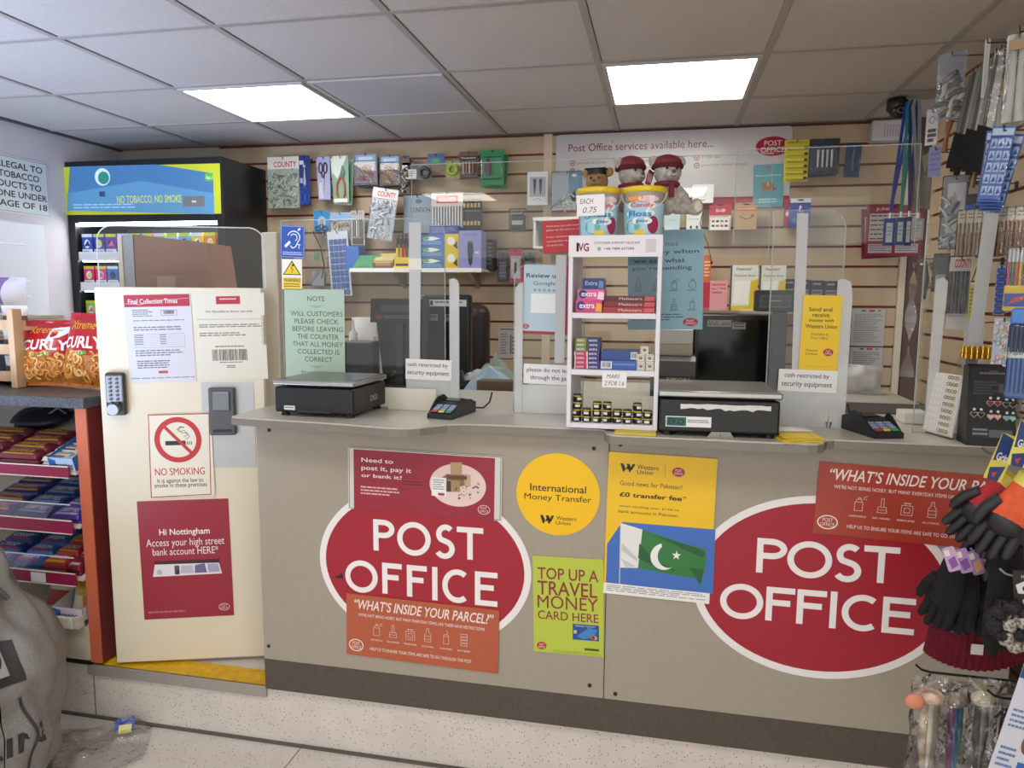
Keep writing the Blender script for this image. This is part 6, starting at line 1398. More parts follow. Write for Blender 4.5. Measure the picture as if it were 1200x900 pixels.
# gift cards and small boxes
def box_goods(name, label, cat, box, y, col, deco, d=.03, hk=None):
    def p_(t, s, w, h): deco(s)
    return goods(name, label, cat, box, y, col, p_, th=d, hk=hk)
box_goods('white_box', 'plain square white box under the services board beside the large bear', 'box', q4(867, 292, 958, 372), YW, 'dfdfdd', lambda s: (s.poly([(.3, .5), (.45, .4), (.5, .5), (.55, .4), (.7, .5), (.6, .7), (.4, .7)], 'cfcfcc'), s.rect((.35, .82), (.6, .88), '8d8d8a')), .05, 'the white box')
def slot(s): s.oval((.5, .06), .16, .028, '26221f', 2, 14); s.rect((.34, .04), (.66, .06), '26221f', 2)
box_goods('earphone_pack', 'pale blue-white earphone pack below the large bear', 'earphones', q4(745, 405, 812, 492), YW, 'b9ccd2', lambda s: (slot(s), s.text('Type C', (.25, .4), (.75, .5), '5d7d84', .2)), .02, 'the pale earphone pack')
ep = box_goods('earphone_pack', 'white earphone pack with a trailing black cord', 'earphones', q4(842, 378, 908, 492), YW, 'dcdedd', lambda s: (slot(s), s.text('Earphones', (.15, .5), (.8, .58), '5d7d84', .2), s.oval((.3, .85), .08, .06, '2a2a2c'), s.oval((.7, .85), .08, .06, '2a2a2c')), .02, 'the white earphone pack')
b = B(); q = [at(823, 250, 3.83), at(820, 262, 3.83), at(829, 285, 3.83), at(834, 307, 3.83)]; o_ = q[-1]; b.tube([p-o_ for p in q], .0018, mat('1c1c1e', .5), 6); b.ell((0, 0, -.004), (.006, .006, .008), mat('1c1c1e', .5), 8, 6); co = b.build('cord', loc=o_); co.parent = ep[0]; co.matrix_parent_inverse = ep[0].matrix_world.inverted()
def d_(s): slot(s); s.rect((0, 0), (1, .44), 'ae1f2e', 1); s.text('10-100', (.3, .2), (.72, .32), 'f0d9d6', 1); s.rect((.03, .47), (.97, .56), 'e9e6e4', 2); s.lines((.05, .48), (.95, .55), 1, '8a4a4a', lv=3); s.rect((.06, .58), (.92, .98), 'e4e1da', 2); [s.rect((.12+.2*(i % 4), .62+.17*(i//4)), (.26+.2*(i % 4), .70+.17*(i//4)), ('b03a3a', '2f2f33', '6a6a70')[i % 3], 3) for i in range(8)]
box_goods('gift_card', 'red and white gift card pack left of the kraft gift card', 'gift card', q4(940, 373, 1035, 490), YW, 'b8a8a2', d_, .035, 'the red gift cards')
box_goods('gift_card', 'kraft brown gift card with an orange stripe and curved arrow', 'gift card', q4(1053, 370, 1147, 486), YW, 'b48a5c', lambda s: (slot(s), s.rect((.05, .19), (.97, .30), 'c4532f', 1), s.lines((.08, .21), (.95, .28), 1, 'e6b89a', lv=2), s.line([(.2, .47), (.32, .56), (.5, .61), (.68, .58), (.8, .5)], .0032, '2f2620', 2), s.poly([(.74, .46), (.87, .45), (.82, .56)], '2f2620', 3)), .035, 'the kraft gift cards')
def ps(s):
    slot(s); s.rect((0, 0), (1, .15), 'd6d9de', 1); s.oval((.5, .06), .16, .03, '26221f', 2, 14)
    s.poly([(.44, .26), (.5, .24), (.56, .28), (.56, .36), (.52, .35), (.52, .29), (.5, .28), (.5, .46), (.44, .44)], 'e2e6f0', 2); s.line([(.34, .42), (.42, .385)], .0022, 'e2e6f0', 2); s.line([(.54, .46), (.68, .42)], .0022, 'e2e6f0', 2); s.lines((.1, .68), (.4, .85), 3, '8f9fd0')
box_goods('gift_card', 'blue gift card with a white header left of the tall white strip', 'gift card', q6(228, 400, 312, 520), YW, '2a3f9c', ps, .03, 'the blue gift cards')
box_goods('gift_card', 'red gift card half hidden behind the blue one', 'gift card', q6(206, 404, 250, 518), YW+.04, 'a81f32', lambda s: s.oval((.3, .5), .15, .1, 'e6d6d6', 1, 10), .01, 'the red gift card')
box_goods('orange_card', 'narrow orange card at the right edge of the parcel poster', 'card', q4(912, 598, 948, 722), YW, 'c9673a', lambda s: (s.lines((.2, .2), (.9, .8), 5, 'f0c8a0')), .01, 'the orange card')
# lower shelf with books and cards
sh2 = 3.72; a_, b_ = at(816, 364, sh2), at(985, 358, sh2)
t = thing('wall_shelf', 'long thin shelf behind the right monitor carrying books and cards', 'shelf', ((a_.x+b_.x)/2, sh2, a_.z)); wS2 = (b_.x-a_.x)/2; zB = a_.z+.001
b = B(); b.box(-wS2, wS2, 0, YB-sh2-.002, -.012, 0, mat('cfc8ba', .4), .002); b.build('board', t)
b = B(); b.box(-wS2, wS2, -.003, 0, -.014, .012, clear('lip_acrylic', (.97, .97, .98), .05)); b.build('clear_lip', t)
def onsh2(name, label, cat, x0, x1, ytop, y, d, col, deco=None):
    cx, _, w, _h = fr(x0, ytop, x1, 360, y); h = at((x0+x1)/2, ytop, y).z-zB; s = Sheet(w, h, col, t=d, y0=d)
    if deco: deco(s)
    s.out(name, label, cat, M=Matrix.Translation((cx, y, zB)))
def bk(s): s.rect((.08, 0), (1, 1), 'dcdad2', 1); s.text('Freemaid', (.2, .05), (.75, .115), '3a3a3a', .5, 1, lv=3); s.text('Duplicate Book', (.14, .2), (.92, .265), '4a4a48', .2, lv=3); s.poly([(.75, .35), (1, .3), (1, 1), (0, 1), (.0, .9), (.7, .88)], 'd9bc2a', 2); s.poly([(.16, .36), (.72, .33), (.68, .86), (.12, .84)], 'eceae4', 4); s.rect((0, 0), (.06, 1), '4a473f', 4)
onsh2('duplicate_book', 'white and yellow duplicate book, left one of the pair on the thin shelf', 'book', 855.5, 888, 310.7, 3.76, .015, 'd9d6cc', bk)
onsh2('duplicate_book', 'white and yellow duplicate book right of its twin, above the display', 'book', 889.7, 920.5, 311, 3.76, .015, 'd9d6cc', bk)
onsh2('pink_card', 'pink card pack left of the duplicate books on the thin shelf', 'card', 832, 852.5, 329, 3.76, .02, 'd99a9c', lambda s: (s.lines((.1, .1), (.9, .5), 3, 'b85a64'), s.line([(0, .2), (1, .35)], .002, 'eac6c6', 2)))
onsh2('red_card', 'red card pack at the left end of the thin shelf', 'card', 823, 832, 331, 3.77, .02, 'b03040')
for i in range(4): onsh2('patterned_card', ('leftmost black card with a lilac pattern behind the white strip', 'second black card with a lilac pattern from the left', 'third black card with a lilac pattern from the left', 'rightmost black card with a lilac pattern over the yellow leaflet')[i], 'card', 917+16.2*i, 932.5+16.2*i, 327+.8*i, 3.78, .02, '26262b', lambda s: (s.rect((.12, .3), (.9, .9), ('8a7a94', 'a99aa8')[0], 1), s.lines((.15, .35), (.88, .88), 4, '3a3440', lv=2), s.lines((.2, .08), (.8, .22), 1, '9a94a0')))
# right part of the top row
def uhu(t, s, w, h):
    s.text('UHU', (.10, .03), (.45, .085), '1c1a14', 1); s.text('glue', (.55, .04), (.9, .085), '4a4420', .2)
    for i in range(6):
        b = B(); z = h*(.80-.145*i); b.cyl((-w*.42, -.008, z), (w*.3, -.008, z), h*.045, mat('d8c832', .35), 10); b.cyl((w*.3, -.008, z), (w*.44, -.008, z), h*.03, mat('2a2820', .4), 8); b.build('glue_tube', t)
goods('glue_card', 'tall yellow card of six glue tubes right of the services board', 'glue', q6(207, 155, 308, 327), YW, 'c9bc1c', uhu, hk='the yellow glue card')
def p_(t, s, w, h):
    s.rect((.08, .18), (.92, .9), '46566c', 1)
    for i in range(4): b = B(); x = (-.2+.15*i)*w; b.cyl((x, -.008, .2*h), (x, -.008, .68*h), w*.03, mat('dfe2e4', .3), 8, w*.045); b.build('pen', t)
    bl(t, w, h, (.06, .12), (.94, .95), .02)
goods('pen_card', 'dark blue blister card of four white pens in the top row', 'pens', q6(310, 150, 436, 298), YW, '2f3a4c', p_, hk='the white pen cards', n=2, more=['second dark blue pen card behind the front one'], step=.03)
def p_(t, s, w, h): b = B(); b.tube([(.02*w, -.008, .2*h), (0, -.008, .6*h), (.02*w, -.01, .85*h)], w*.06, mat('4a7ab0', .35), 8); b.build('brush', t); bl(t, w, h, (.1, .12), (.9, .95), .016)
goods('brush_card', 'narrow navy blister card at the right end of the top row', 'card', q6(462, 168, 528, 310), YW, '25406a', p_, hk='the narrow navy card', tilt=.05)
# alarm box and camera
cx, z0, w, h = fr(1019, 143, 1062, 167, 3.93)
t = thing('alarm_box', 'white ventilated alarm box high on the back wall at the right', 'alarm', (cx, 3.93, z0)); b = B(); b.box(-w/2, w/2, -.05, .022, 0, h, mat('c4bfc0', .4), .006, 3); b.build('case', t)
b = B()
for i in range(6):
    for j in range(7): b.box(-w*.18+i*w*.075, -w*.18+i*w*.075+w*.03, -.0512, -.05, h*.2+j*h*.085, h*.2+j*h*.085+h*.04, mat('9a5f72', .5))
b.build('vent_slots', t)
q = at(1051, 137, 3.55)
t = thing('dome_camera', 'black dome security camera under the ceiling at the back right', 'camera', (q.x, 3.55, ZC-.006))
b = B(); b.lathe([(.042, 0), (.044, -.01), (.044, -.045), (.04, -.05)][::-1], mat('1b1c1f', .35), 28); b.build('base', t)
b = B(); b.ell((0, -.012, -.052), (.036, .036, .034), mat('26272b', .15), 20, 12); b.build('dome', t)
b = B(); b.M = Matrix.Translation((0, -.045, -.058)); b.tube([(0, 0, 0), (0, -.006, -.001)], .013, mat('0b0b0d', .1), 18); b.tube([(.011*math.cos(a), -.0065, .011*math.sin(a)) for a in [2*PI*k/18 for k in range(18)]], .002, mat('8d8f94', .3, .6), 6, True); b.build('lens', t)
# calendar
def cal(t, s, w, h):
    s.rect((.06, .16), (.94, .70), 'bcb2b2', 1); s.text('JUNE', (.16, .045), (.42, .115), 'd9c0c6', .6)
    for i in range(7): s.line([(.06+.126*i, .16), (.06+.126*i, .7)], .001, '8d7f84', 2)
    for j in range(6): s.line([(.06, .16+.09*j), (.94, .16+.09*j)], .001, '8d7f84', 2); s.lines((.08, .19+.09*j), (.9, .25+.09*j), 1, '54494e', .5, rag=0, seed=j)
    s.rect((.06, .76), (.48, .94), 'a9a2a6', 1); s.rect((.54, .76), (.94, .94), 'a9a2a6', 1); s.lines((.08, .78), (.46, .92), 4, '6d6468'); s.lines((.56, .78), (.92, .92), 4, '6d6468')
goods('wall_calendar', 'dark red wall calendar behind the hanging badge holders', 'calendar', q6(545, 425, 780, 635), 3.80, '7c1f30', cal, n=2, hk='the red calendars', more=['second red calendar seen at the left edge of the front one'], step=.03)
# notices at the right end
for bxx, lb in (((997.5, 362.5, 1036.5, 405.5), 'upper white typed notice low on the slat wall at the right'), ((995.5, 407, 1033, 453), 'lower white typed notice on the slat wall at the right')):
    M, w, h = frame_at(bxx, PY(YB-.003)); s = Sheet(w, h, 'bcbab8', M=M, t=.001); s.rect((.28, .02), (.42, .06), '4a5a6a'); s.rect((.5, .015), (.68, .065), 'b03a44'); s.oval((.82, .04), .05, .022, '4a7a8a', 2, 10); s.lines((.08, .12), (.92, .92), 16, '8c8a8a', .5)
    s.out('typed_notice', lb, 'notice')
M, w, h = frame_at((584, 383.5, 609, 420), PY(YB-.003)); s = Sheet(w, h, 'b3b0ac', M=M, t=.001); s.lines((.1, .05), (.8, .12), 1, '3a3a3a'); s.lines((.1, .2), (.45, .9), 8, '77767a'); s.rect((.55, .25), (.62, .85), '6a6a6c', 2); [s.rect((.66, .3+.12*i), (.82, .37+.12*i), '3a3a3c', 2) for i in range(5)]; s.out('price_list', 'small printed price list on the slat wall behind the middle of the counter', 'notice')

# ================================================================ behind the counter
DZ2 = CT-.0195
def yd(px, py): return atz(px, py, DZ2)
# goods hanging behind the left screen
def p_(t, s, w, h): s.skip = True; b, S = pouch(w, h, .03, lambda u, v: FILM(), seed=12); o = b.build('clear_bag', t); b = B(); b.box(-w*.2, w*.3, -.012, .012, h*.08, h*.32, mat('9a9a9c', .4), .004); b.cyl((-w*.3, 0, h*.12), (w*.1, 0, h*.3), .016, mat('8a8a8c', .4), 12); b.build('grey_tool', t); b = B(); b.tube([(-.1*w, -.01, h*.95), (.2*w, -.012, h*.7), (.32*w, -.012, h*.4), (.2*w, -.012, h*.2)], .003, mat('222225', .5), 6); b.build('cable', t); b = B(); b.box(-w*.1, w*.1, -.008, -.004, h*.5, h*.62, mat('6a9a7a', .5)); b.build('label', t)
goods('cable_bag', 'clear bag with a grey tool and black cable left of the blue blister sheet', 'bag', (357, 268, 386, 341), 3.86, 'ccd0d2', p_, hk='the grey tool bag')
def p_(t, s, w, h):
    for r_ in range(9):
        for c_ in range(4): b = B(); b.box((-.42+.215*c_)*w, (-.42+.215*c_+.19)*w, -.008, -.001, (.88-.097*r_-.08)*h, (.88-.097*r_)*h, mat('4a66a8', .35), .003, 2); b.build('blue_sachet', t)
goods('blister_sheet', 'sheet of blue square sachets beside the green customer note', 'sachets', (384, 271, 408, 347), 3.84, 'c9cfd8', p_, hk='the blue sachet sheet', tilt=-.06)
# left work place
q = yd(470, 452)
t = thing('customer_display', 'black customer display unit on a pole behind the left scale', 'display', (at(469, 400, 2.95).x, 2.95, DZ2))
cx, z0, w, h = fr(434, 350, 500, 378, 2.95); zz = z0-DZ2; K2 = mat('0d0e10', .35)
b = B(); b.prism([(-w/2, zz), (w/2, zz), (w/2-.004, zz+h), (-w/2+.004, zz+h)], -.02, .03, K2); b.build('display_head', t)
s = Sheet(w*.62, h*.3, '3a3f42', t=.001, y0=-.0202, z0=zz+h*.45, x0=0); s.out('readout', parent=t, M=Matrix()); s = Sheet(w*.9, h*.3, '1c1d20', t=.001, y0=-.0202, z0=zz+h*.06); s.oval((.12, .45), .06, .3, '8a2a22', 1, 12); s.lines((.22, .2), (.95, .7), 2, '6d6d70'); s.out('badge_strip', parent=t, M=Matrix())
b = B(); b.prism([(-w*.42, zz), (w*.5, zz), (w*.42, 0), (-w*.30, 0)], .0, .02, mat('121316', .4)); b.build('back_panel', t)
b = B(); b.box(-.018, .018, -.018, 0, 0.0, zz, mat('2a2b2f', .35), .004); b.build('pole', t)
b = B(); b.box(-.08, .08, -.07, .06, 0, .012, K2, .004); b.build('foot', t)
cx, z0, w, h = fr(494, 356, 551, 446, 3.12)
t = thing('monitor', 'black monitor back with white label strip behind the left card reader', 'monitor', (cx, 3.12, DZ2)); zz = max(.05, z0-DZ2)
b = B(); b.box(-w/2, w/2, 0, .05, zz, zz+h, K2, .012, 3); b.build('casing', t)
s = Sheet(w*.85, h*.085, 'd6d6d4', t=.0008, y0=-.0003, z0=zz+h*.85); s.rect((.02, .15), (.1, .85), '2a2a2c'); s.rect((.13, .15), (.2, .85), '2a2a2c'); s.lines((.25, .25), (.9, .75), 1, '5a5a66', rag=0); s.out('label_strip', parent=t, M=Matrix())
for x in (-.28, .12): s = Sheet(w*.24, h*.09, '77777a', t=.0008, x0=x*w, y0=-.0003, z0=zz+h*.66); s.lines((.1, .2), (.9, .8), 1, '3a3a3c'); s.out('tape_label', parent=t, M=Matrix())
b = B(); b.box(-.03, .03, .02, .04, 0, zz+.02, K2, .004); b.box(-.1, .1, -.05, .09, 0, .012, K2, .004); b.build('stand', t)
cx, z0, w, h = fr(515, 357, 566, 448, 3.5)
t = thing('office_chair', 'dark brown padded office chair back behind the left monitor', 'chair', (cx, 3.62, STEP+.001)); LEA = mat('2b2322', .45, bump=.2, sc=30)
zb = z0-STEP
b = B(); b.box(-w*.52, w*.52, -.06, .06, zb-.08, zb+h, LEA, .055, 5); b.build('backrest', t)
b = B(); b.box(-.24, .24, -.34, .1, .44, .53, LEA, .04, 4); b.build('seat', t)
b = B(); b.cyl((0, -.1, .1), (0, -.1, .45), .025, BLACK()); b.box(-.03, .03, .05, .075, .45, zb, BLACK(), .004); b.build('column', t)
for k in range(5): b = B(); a = 2*PI*k/5+.3; b.tube([(0, -.1, .11), (.22*math.cos(a), -.1+.22*math.sin(a), .05), (.22*math.cos(a), -.1+.22*math.sin(a), .0)], [.02, .016, .022], BLACK(), 8); b.build('leg', t)
q = yd(548, 451)
t = thing('handset', 'small black desk device with cables right of the left card reader', 'device', (q.x-.03, min(q.y, 3.0)-.06, DZ2), .2)
b = B(); b.box(-.09, .09, -.05, .05, 0, .03, K2, .008); b.prism([(-.05, .03), (.05, .03), (.04, .075), (-.05, .075)], -.035, .035, mat('202125', .4), 'y'); b.build('body', t); b = B(); b.tube([(-.08, -.05, .01), (-.1, -.1, .012), (-.05, -.14, .008), (.03, -.13, .006)], .003, K2, 6); b.build('cable', t)
# small things between scale and display
cx, z0, w, h = fr(403, 400, 437, 428, 2.85)
t = thing('black_device', 'small black boxy device behind the right of the left scale', 'device', (cx, 2.85, DZ2)); b = B(); b.box(-w/2, w/2, 0, .08, 0, z0+h-DZ2, K2, .01, 3); b.build('body', t); b = B(); b.box(-w/2+.01, w/2-.01, -.001, .001, (z0+h-DZ2)*.55, z0+h-DZ2-.012, mat('2c2d31', .2)); b.build('front_window', t)
q = at(427, 372, 3.05); b = B(); zt = q.z-DZ2; b.lathe([(.045, 0), (.047, .002), (.055, zt), (.053, zt), (.045, .01)], mat('d2cfc9', .6), 28); tag(b.build('paper_cup', loc=(q.x, 3.05, DZ2)), 'tall white paper cup behind the glue bottle', 'cup')
q = at(414, 388, 2.93); zt = at(414, 374, 2.93).z-DZ2
t = thing('glue_bottle', 'white squeeze bottle with pointed nozzle standing behind the black device', 'bottle', (q.x, 2.93, DZ2)); hh2 = zt
zb_ = at(414, 388, 2.93).z-DZ2
b = B(); b.lathe([(.017, 0), (.019, .004), (.019, zb_-.01), (.012, zb_)], mat('dcdbd8', .35), 20); b.build('bottle_body', t); b = B(); b.lathe([(.008, zb_), (.007, zb_+.006), (.003, zt)], mat('e6e5e2', .35), 14); b.build('nozzle', t)
b = B(); b.box(-.02, .02, 0, .06, 0, at(435, 396, 2.9).z-DZ2, mat('cbc8c2', .5), .004); tag(b.build('white_carton', loc=(at(433, 396, 2.92).x-.02, 3.03, DZ2)), 'narrow white carton beside the customer display pole', 'carton')
# paper heap in the middle
rr = random.Random(9)
for i, (px, py, w, d, c, lb) in enumerate(((575, 448, .2, .14, '9db4c4', 'crumpled pale blue paper in the heap behind the middle of the counter'), (560, 440, .16, .12, 'b9c0c2', 'grey-white crumpled paper on the left of the heap'), (595, 452, .13, .1, 'd4d3cd', 'white folded paper at the right of the heap'), (583, 436, .17, .12, '8f9c92', 'green-grey crumpled paper at the back of the heap'))):
    q = yd(px, py+8); q.y = min(q.y, 3.2); b = B(); sd_ = i*9.1; hh3 = (.10, .08, .05, .12)[i]
    def S(u, v, sd_=sd_, hh3=hh3, w=w, d=d): e = 1-max(abs(u-.5), abs(v-.5))*2; return V(((u-.5)*w, (v-.5)*d, .002+hh3*max(0, e)**.6*(.55+.9*abs(noise.noise(V((u*3.3+sd_, v*3.3, 1)))))))
    b.grid(S, 14, 12, mat(c, .7), False); tag(b.build('crumpled_paper', loc=(q.x, q.y+.03*i, DZ2)), lb, 'paper')
b = B(); q = yd(590, 461); b.box(-.10, .10, -.05, .03, 0, .055, mat('5d4a3c', .7), .004); tag(b.build('brown_box', loc=(q.x, q.y-.0, DZ2)), 'low brown box in front of the paper heap', 'box')
# right work place
cx, z0, w, h = fr(812, 369, 912, 456, 2.95)
t = thing('monitor', 'large black monitor back with taped labels behind the right scale', 'monitor', (cx, 2.95, DZ2)); zz = max(.015, z0-DZ2)
b = B(); b.box(-w/2, w/2, 0, .03, zz, zz+h, mat('0a0b0d', .25), .006, 3); b.build('casing', t); b = B(); b.box(-w/2+.02, w/2-.02, -.002, .001, zz+.02, zz+h-.02, mat('0c0d11', .12)); b.build('screen_back', t)
s = Sheet(w*.28, h*.09, 'a5a5a2', t=.0008, x0=-w*.2, y0=-.0025, z0=zz+h*.84); s.text('U a5...ours', (.08, .2), (.95, .8), '3a3a3c', .3); s.out('tape_label', parent=t, M=Matrix()); s = Sheet(w*.16, h*.09, '9c9c9a', t=.0008, x0=w*.03, y0=-.0025, z0=zz+h*.81); s.lines((.1, .1), (.9, .9), 2, '3a3a3c'); s.out('tape_label', parent=t, M=Matrix())
b = B(); b.box(-.03, .03, .03, .05, 0, zz+.1, K2, .004); b.box(-.12, .12, -.04, .12, 0, .012, K2, .004); b.build('stand', t)
cx, z0, w, h = fr(762, 418, 815, 462, 2.80)
t = thing('receipt_printer', 'dark grey receipt printer between the display stand and the right monitor', 'printer', (cx, 2.80, DZ2)); hh4 = z0+h-DZ2
b = B(); b.box(-w/2, w/2, 0, .2, 0, hh4*.55, mat('3a3b3d', .4), .008, 3); b.build('lower_case', t); b = B(); b.prism([(.0, hh4*.55), (.19, hh4*.55), (.19, hh4), (.03, hh4), (.0, hh4*.9)], -w/2+.001, w/2-.001, mat('55575a', .35), 'x'); b.build('lid', t)
s = Sheet(w*.55, hh4*.14, '3a3b3d', t=.0008, x0=w*.12, y0=-.0003, z0=hh4*.40); s.text('EPSON', (.05, .15), (.95, .8), 'b9b9b8', .3); s.out('maker_mark', parent=t, M=Matrix())
b = B(); w2 = w*.85; b.box(-w2/2, w2/2, 0, .15, 0, .045, mat('bdb49c', .6), .003); b.box(-w2/2, w2/2, -.001, .15, .045, .10, mat('cfcdc8', .6), .003); b.build; tag(b.build('paper_carton', loc=(cx, 2.84, DZ2+hh4+.001)), 'white and cream carton on top of the receipt printer', 'carton')
cx, z0, w, h = fr(884, 340, 932, 365, 2.75)
t = thing('customer_display', 'grey customer display on a pole in front of the right monitor', 'display', (at(912, 400, 2.75).x, 2.75, DZ2)); zz = z0-DZ2; dx = cx-t.location.x
b = B(); b.box(dx-w/2, dx+w/2, -.02, .03, zz, zz+h, mat('3a3b3e', .4), .006); b.build('display_head', t); s = Sheet(w*.78, h*.62, '4d5254', t=.001, x0=dx, y0=-.0202, z0=zz+h*.16); s.frame((.05, .1), (.95, .9), .001, '8a8d8e'); s.lines((.3, .4), (.7, .6), 1, '9a9c9c', lv=3); s.out('readout', parent=t, M=Matrix())
b = B(); b.box(-.025, .025, -.015, .015, .012, zz, mat('4a4b4e', .4), .004); b.build('pole', t); b = B(); b.box(-.07, .07, -.06, .06, 0, .012, K2, .004); b.build('foot', t)
# plastic bag and grey mat at the right end of the desk
q = yd(1008, 474); b, S = pouch(.17, .12, .10, lambda u, v: clear('white_bag', (.9, .9, .9), .06, .2, bump=.5, white=.55), seed=17, cr=.02); tag(b.build('plastic_bag', loc=(at(1006, 470, 3.2).x, 3.2, DZ2)), 'crumpled white plastic bag at the right end of the desk', 'plastic bag')
b = B(); b.box(.52, .92, 2.50, 2.74, CT, CT+.004, mat('4c4a48', .5), .001); tag(b.build('counter_mat'), 'dark grey mat on the worktop behind the right card reader', 'mat')
b = B(); b.box(-.035, .035, -.04, .04, 0, .035, mat('e2e0da', .5), .003); tag(b.build('white_block', loc=(at(1070, 480, 2.35).x, 2.35, CT+.0005)), 'small white block left of the ring display', 'block')

# ================================================================ right slat wall and the stand at the right edge
def ratio(px): return math.tan(math.atan((px-600)/CF)-CYAW)
def rp(px, X, n=(-.5, -.866)): return (V((X, X/ratio(px), 0)), V((n[0], n[1], 0)))
def rgoods(name, label, cat, box, X, col, paint=None, hk=None, tilt=0, **kw):
    return goods(name, label, cat, box, rp((box[0]+box[2])/2, X), col, paint, hk=hk, back=toright, tilt=tilt, **kw)
wire = mat('8f8a82', .35, .7)
for i, (tx, ty_, bx_, by_) in enumerate(((1147, 23, 1176, 24), (1126, 41, 1161, 41), (1105, 61, 1132, 62), (1092, 76, 1116, 78), (1062, 100, 1094, 103))):
    o = hit((bx_, by_), PX(XR)); p = hit((tx, ty_), PY(o.y)); L = XR-p.x
    b = B(); b.tube([(-L, 0, .014), (-L+.008, 0, .004), (-L+.02, 0, 0), (-.002, 0, 0)], .0022, wire, 6); b.box(-.008, -.003, -.02, .02, -.02, .01, wire)
    tag(b.build('display_hook', loc=o), ('nearest bare hook', 'second nearest bare hook', 'middle bare hook', 'fourth bare hook', 'farthest bare hook')[i]+' in the top row on the right wall', 'hook', None)
# blue film bag and sticks
def p_(t, s, w, h): s.skip = True; b, S = pouch(w, h, .05, lambda u, v: clear('blue_film', (.72, .8, .95), .10, .12, bump=.8, sc=35, white=.18), seed=41, cr=.012); b.build('film_bag', t); clutter(t, w, h, (.15, .35), (.85, .9), [mat('8f97b0', .3), mat('c9c6c4', .3), mat('77706c', .4)], 14, .03, 6, .02)
rgoods('clear_bag', 'tall bluish clear bag under the hooks on the right wall', 'bag', (1097, 62, 1131, 140), .98, '9fb0d4', p_, hk='the bluish clear bag')
for i in range(3):
    a_, c_ = hit((1117-i*3, 137+i*3), rp(1108, 1.0)), hit((1104+i*2, 178), rp(1108, 1.0)); b = B(); hook(Matrix.Translation(a_), .012, toright, ('the nearest wooden stick', 'the middle wooden stick', 'the farthest wooden stick')[i]); b.cyl((0, 0, 0), c_-a_, .006, mat(('8a5238', '9c6244', '7a4530')[i], .5), 10); b.cyl((c_-a_)*.0, (c_-a_)*-.08, .0065, mat('c9a890', .4), 10)
    tag(b.build('wooden_stick', loc=a_), ('nearest brown wooden stick beside the knives', 'middle brown wooden stick beside the knives', 'farthest brown wooden stick beside the bluish bag')[i], 'stick')
# knives
for i in range(9):
    kbx, kby = 1112+i*4.6, 197+(i % 3)*4; tpx, tpy = 1140+i*4.6, 84-i*4; X = .98-.012*i
    pl = rp((kbx+tpx)/2, X); A, Z_ = hit((tpx, tpy), pl), hit((kbx, kby), pl); d = A-Z_; L = d.length; d.normalize(); nn = V((-.5, -.866, 0)); hook(Matrix.Translation(A-V((0, 0, L))), L, toright, f'the {NUM[i]} knife in the hanging row', .008); sx = d.cross(nn).normalized(); ey = sx.cross(d)*-1
    M = Matrix((sx, d.cross(sx), d)).transposed().to_4x4(); M.translation = Z_
    t = thing('kitchen_knife', f'black handled {("carving", "bread", "carving")[i % 3] if 0 else "long"} knife, {NUM[i]} from the left in the hanging row', 'knife', M=M, group='knives hanging on the right wall')
    b = B(); b.prism([(-.008, 0), (.006, 0), (.009, .03), (.007, L*.36), (-.007, L*.38), (-.009, .02)], -.007, .007, mat('0d0d0f', .75), 'y'); b.build('handle', t)
    b = B(); b.prism([(-.007, L*.37), (.008, L*.37), (.009, L*.8), (.001, L*.98), (-.007, L*.95)], -.001, .001, mat(('6f6e6b', '4c4a48', '8f8d88')[i % 3], .35, .8), 'y'); b.build('blade', t)
    if i % 2 == 0: b = B(); b.box(-.011, .011, -.010, -.0085, L*.42, L*.97, BLIS()); b.build('clear_sleeve', t)
for bxx, c, lb in (((1152, 46, 1158.5, 114), 'd4d2cc', 'narrow white spatula strip above the knife handles'), ((1164, 58, 1169, 108), 'c9c7c0', 'second narrow white strip right of the spatula'), ((1163, 108, 1173, 152), 'dad9d2', 'short white serrated scraper right of the knives')):
    rgoods('white_utensil', lb, 'utensil', bxx, .92, c, lambda t, s, w, h: (s.line([(.5, .1), (.5, .9)], .002, 'b5b2aa')), shape='r.2', hk='the '+lb.split(' above')[0].split(' right')[0])
def p_(t, s, w, h):
    s.skip = True
    for k in (-1, 1): b = B(); b.cyl((k*w*.24, 0, h*.06), (k*w*.24, 0, h*.93), w*.22, mat('d6d4cf', .5), 20); b.build('white_roll', t)
    b, S = pouch(w, h, .06, lambda u, v: FILM(), seed=44, cr=.006); b.build('film_bag', t); b = B(); b.box(-w*.3, w*.3, -.035, -.03, h*.75, h*.85, mat('b89a7a', .5)); b.build('label', t)
rgoods('roll_pack', 'clear pack of large white rolls at the upper right corner', 'rolls', (1176, 33, 1206, 150), .92, 'dddddd', p_, hk='the white roll pack')
def p_(t, s, w, h):
    s.rect((.05, .03), (.95, .12), 'b9cbe6')
    for r_ in range(5):
        for c_ in range(3): s.rect((.08+.3*c_, .17+.155*r_), (.33+.3*c_, .29+.155*r_), 'a9c4ea', 1); s.poly([(.1+.3*c_, .28+.155*r_), (.2+.3*c_, .19+.155*r_), (.3+.3*c_, .26+.155*r_)], '2f4f9c', 2)
    bl(t, w, h, (.02, .14), (.98, .98), .01)
rgoods('blue_card', 'front bright blue card of small pictured items on the right wall', 'card', (1160, 148, 1188, 236), .86, '3a66b8', p_, n=4, hk='the bright blue cards', more=['second bright blue card on the same hook', 'third bright blue card on the same hook', 'fourth bright blue card at the back of the hook'], step=.022, tilt=.12)
rgoods('gold_card', 'narrow black and gold card between the knives and the blue cards', 'card', (1144, 158, 1152, 220), .93, '2a2420', lambda t, s, w, h: (s.rect((.2, 0), (.6, 1), 'a07a3a', 1)), tilt=.1, hk='the black and gold card')
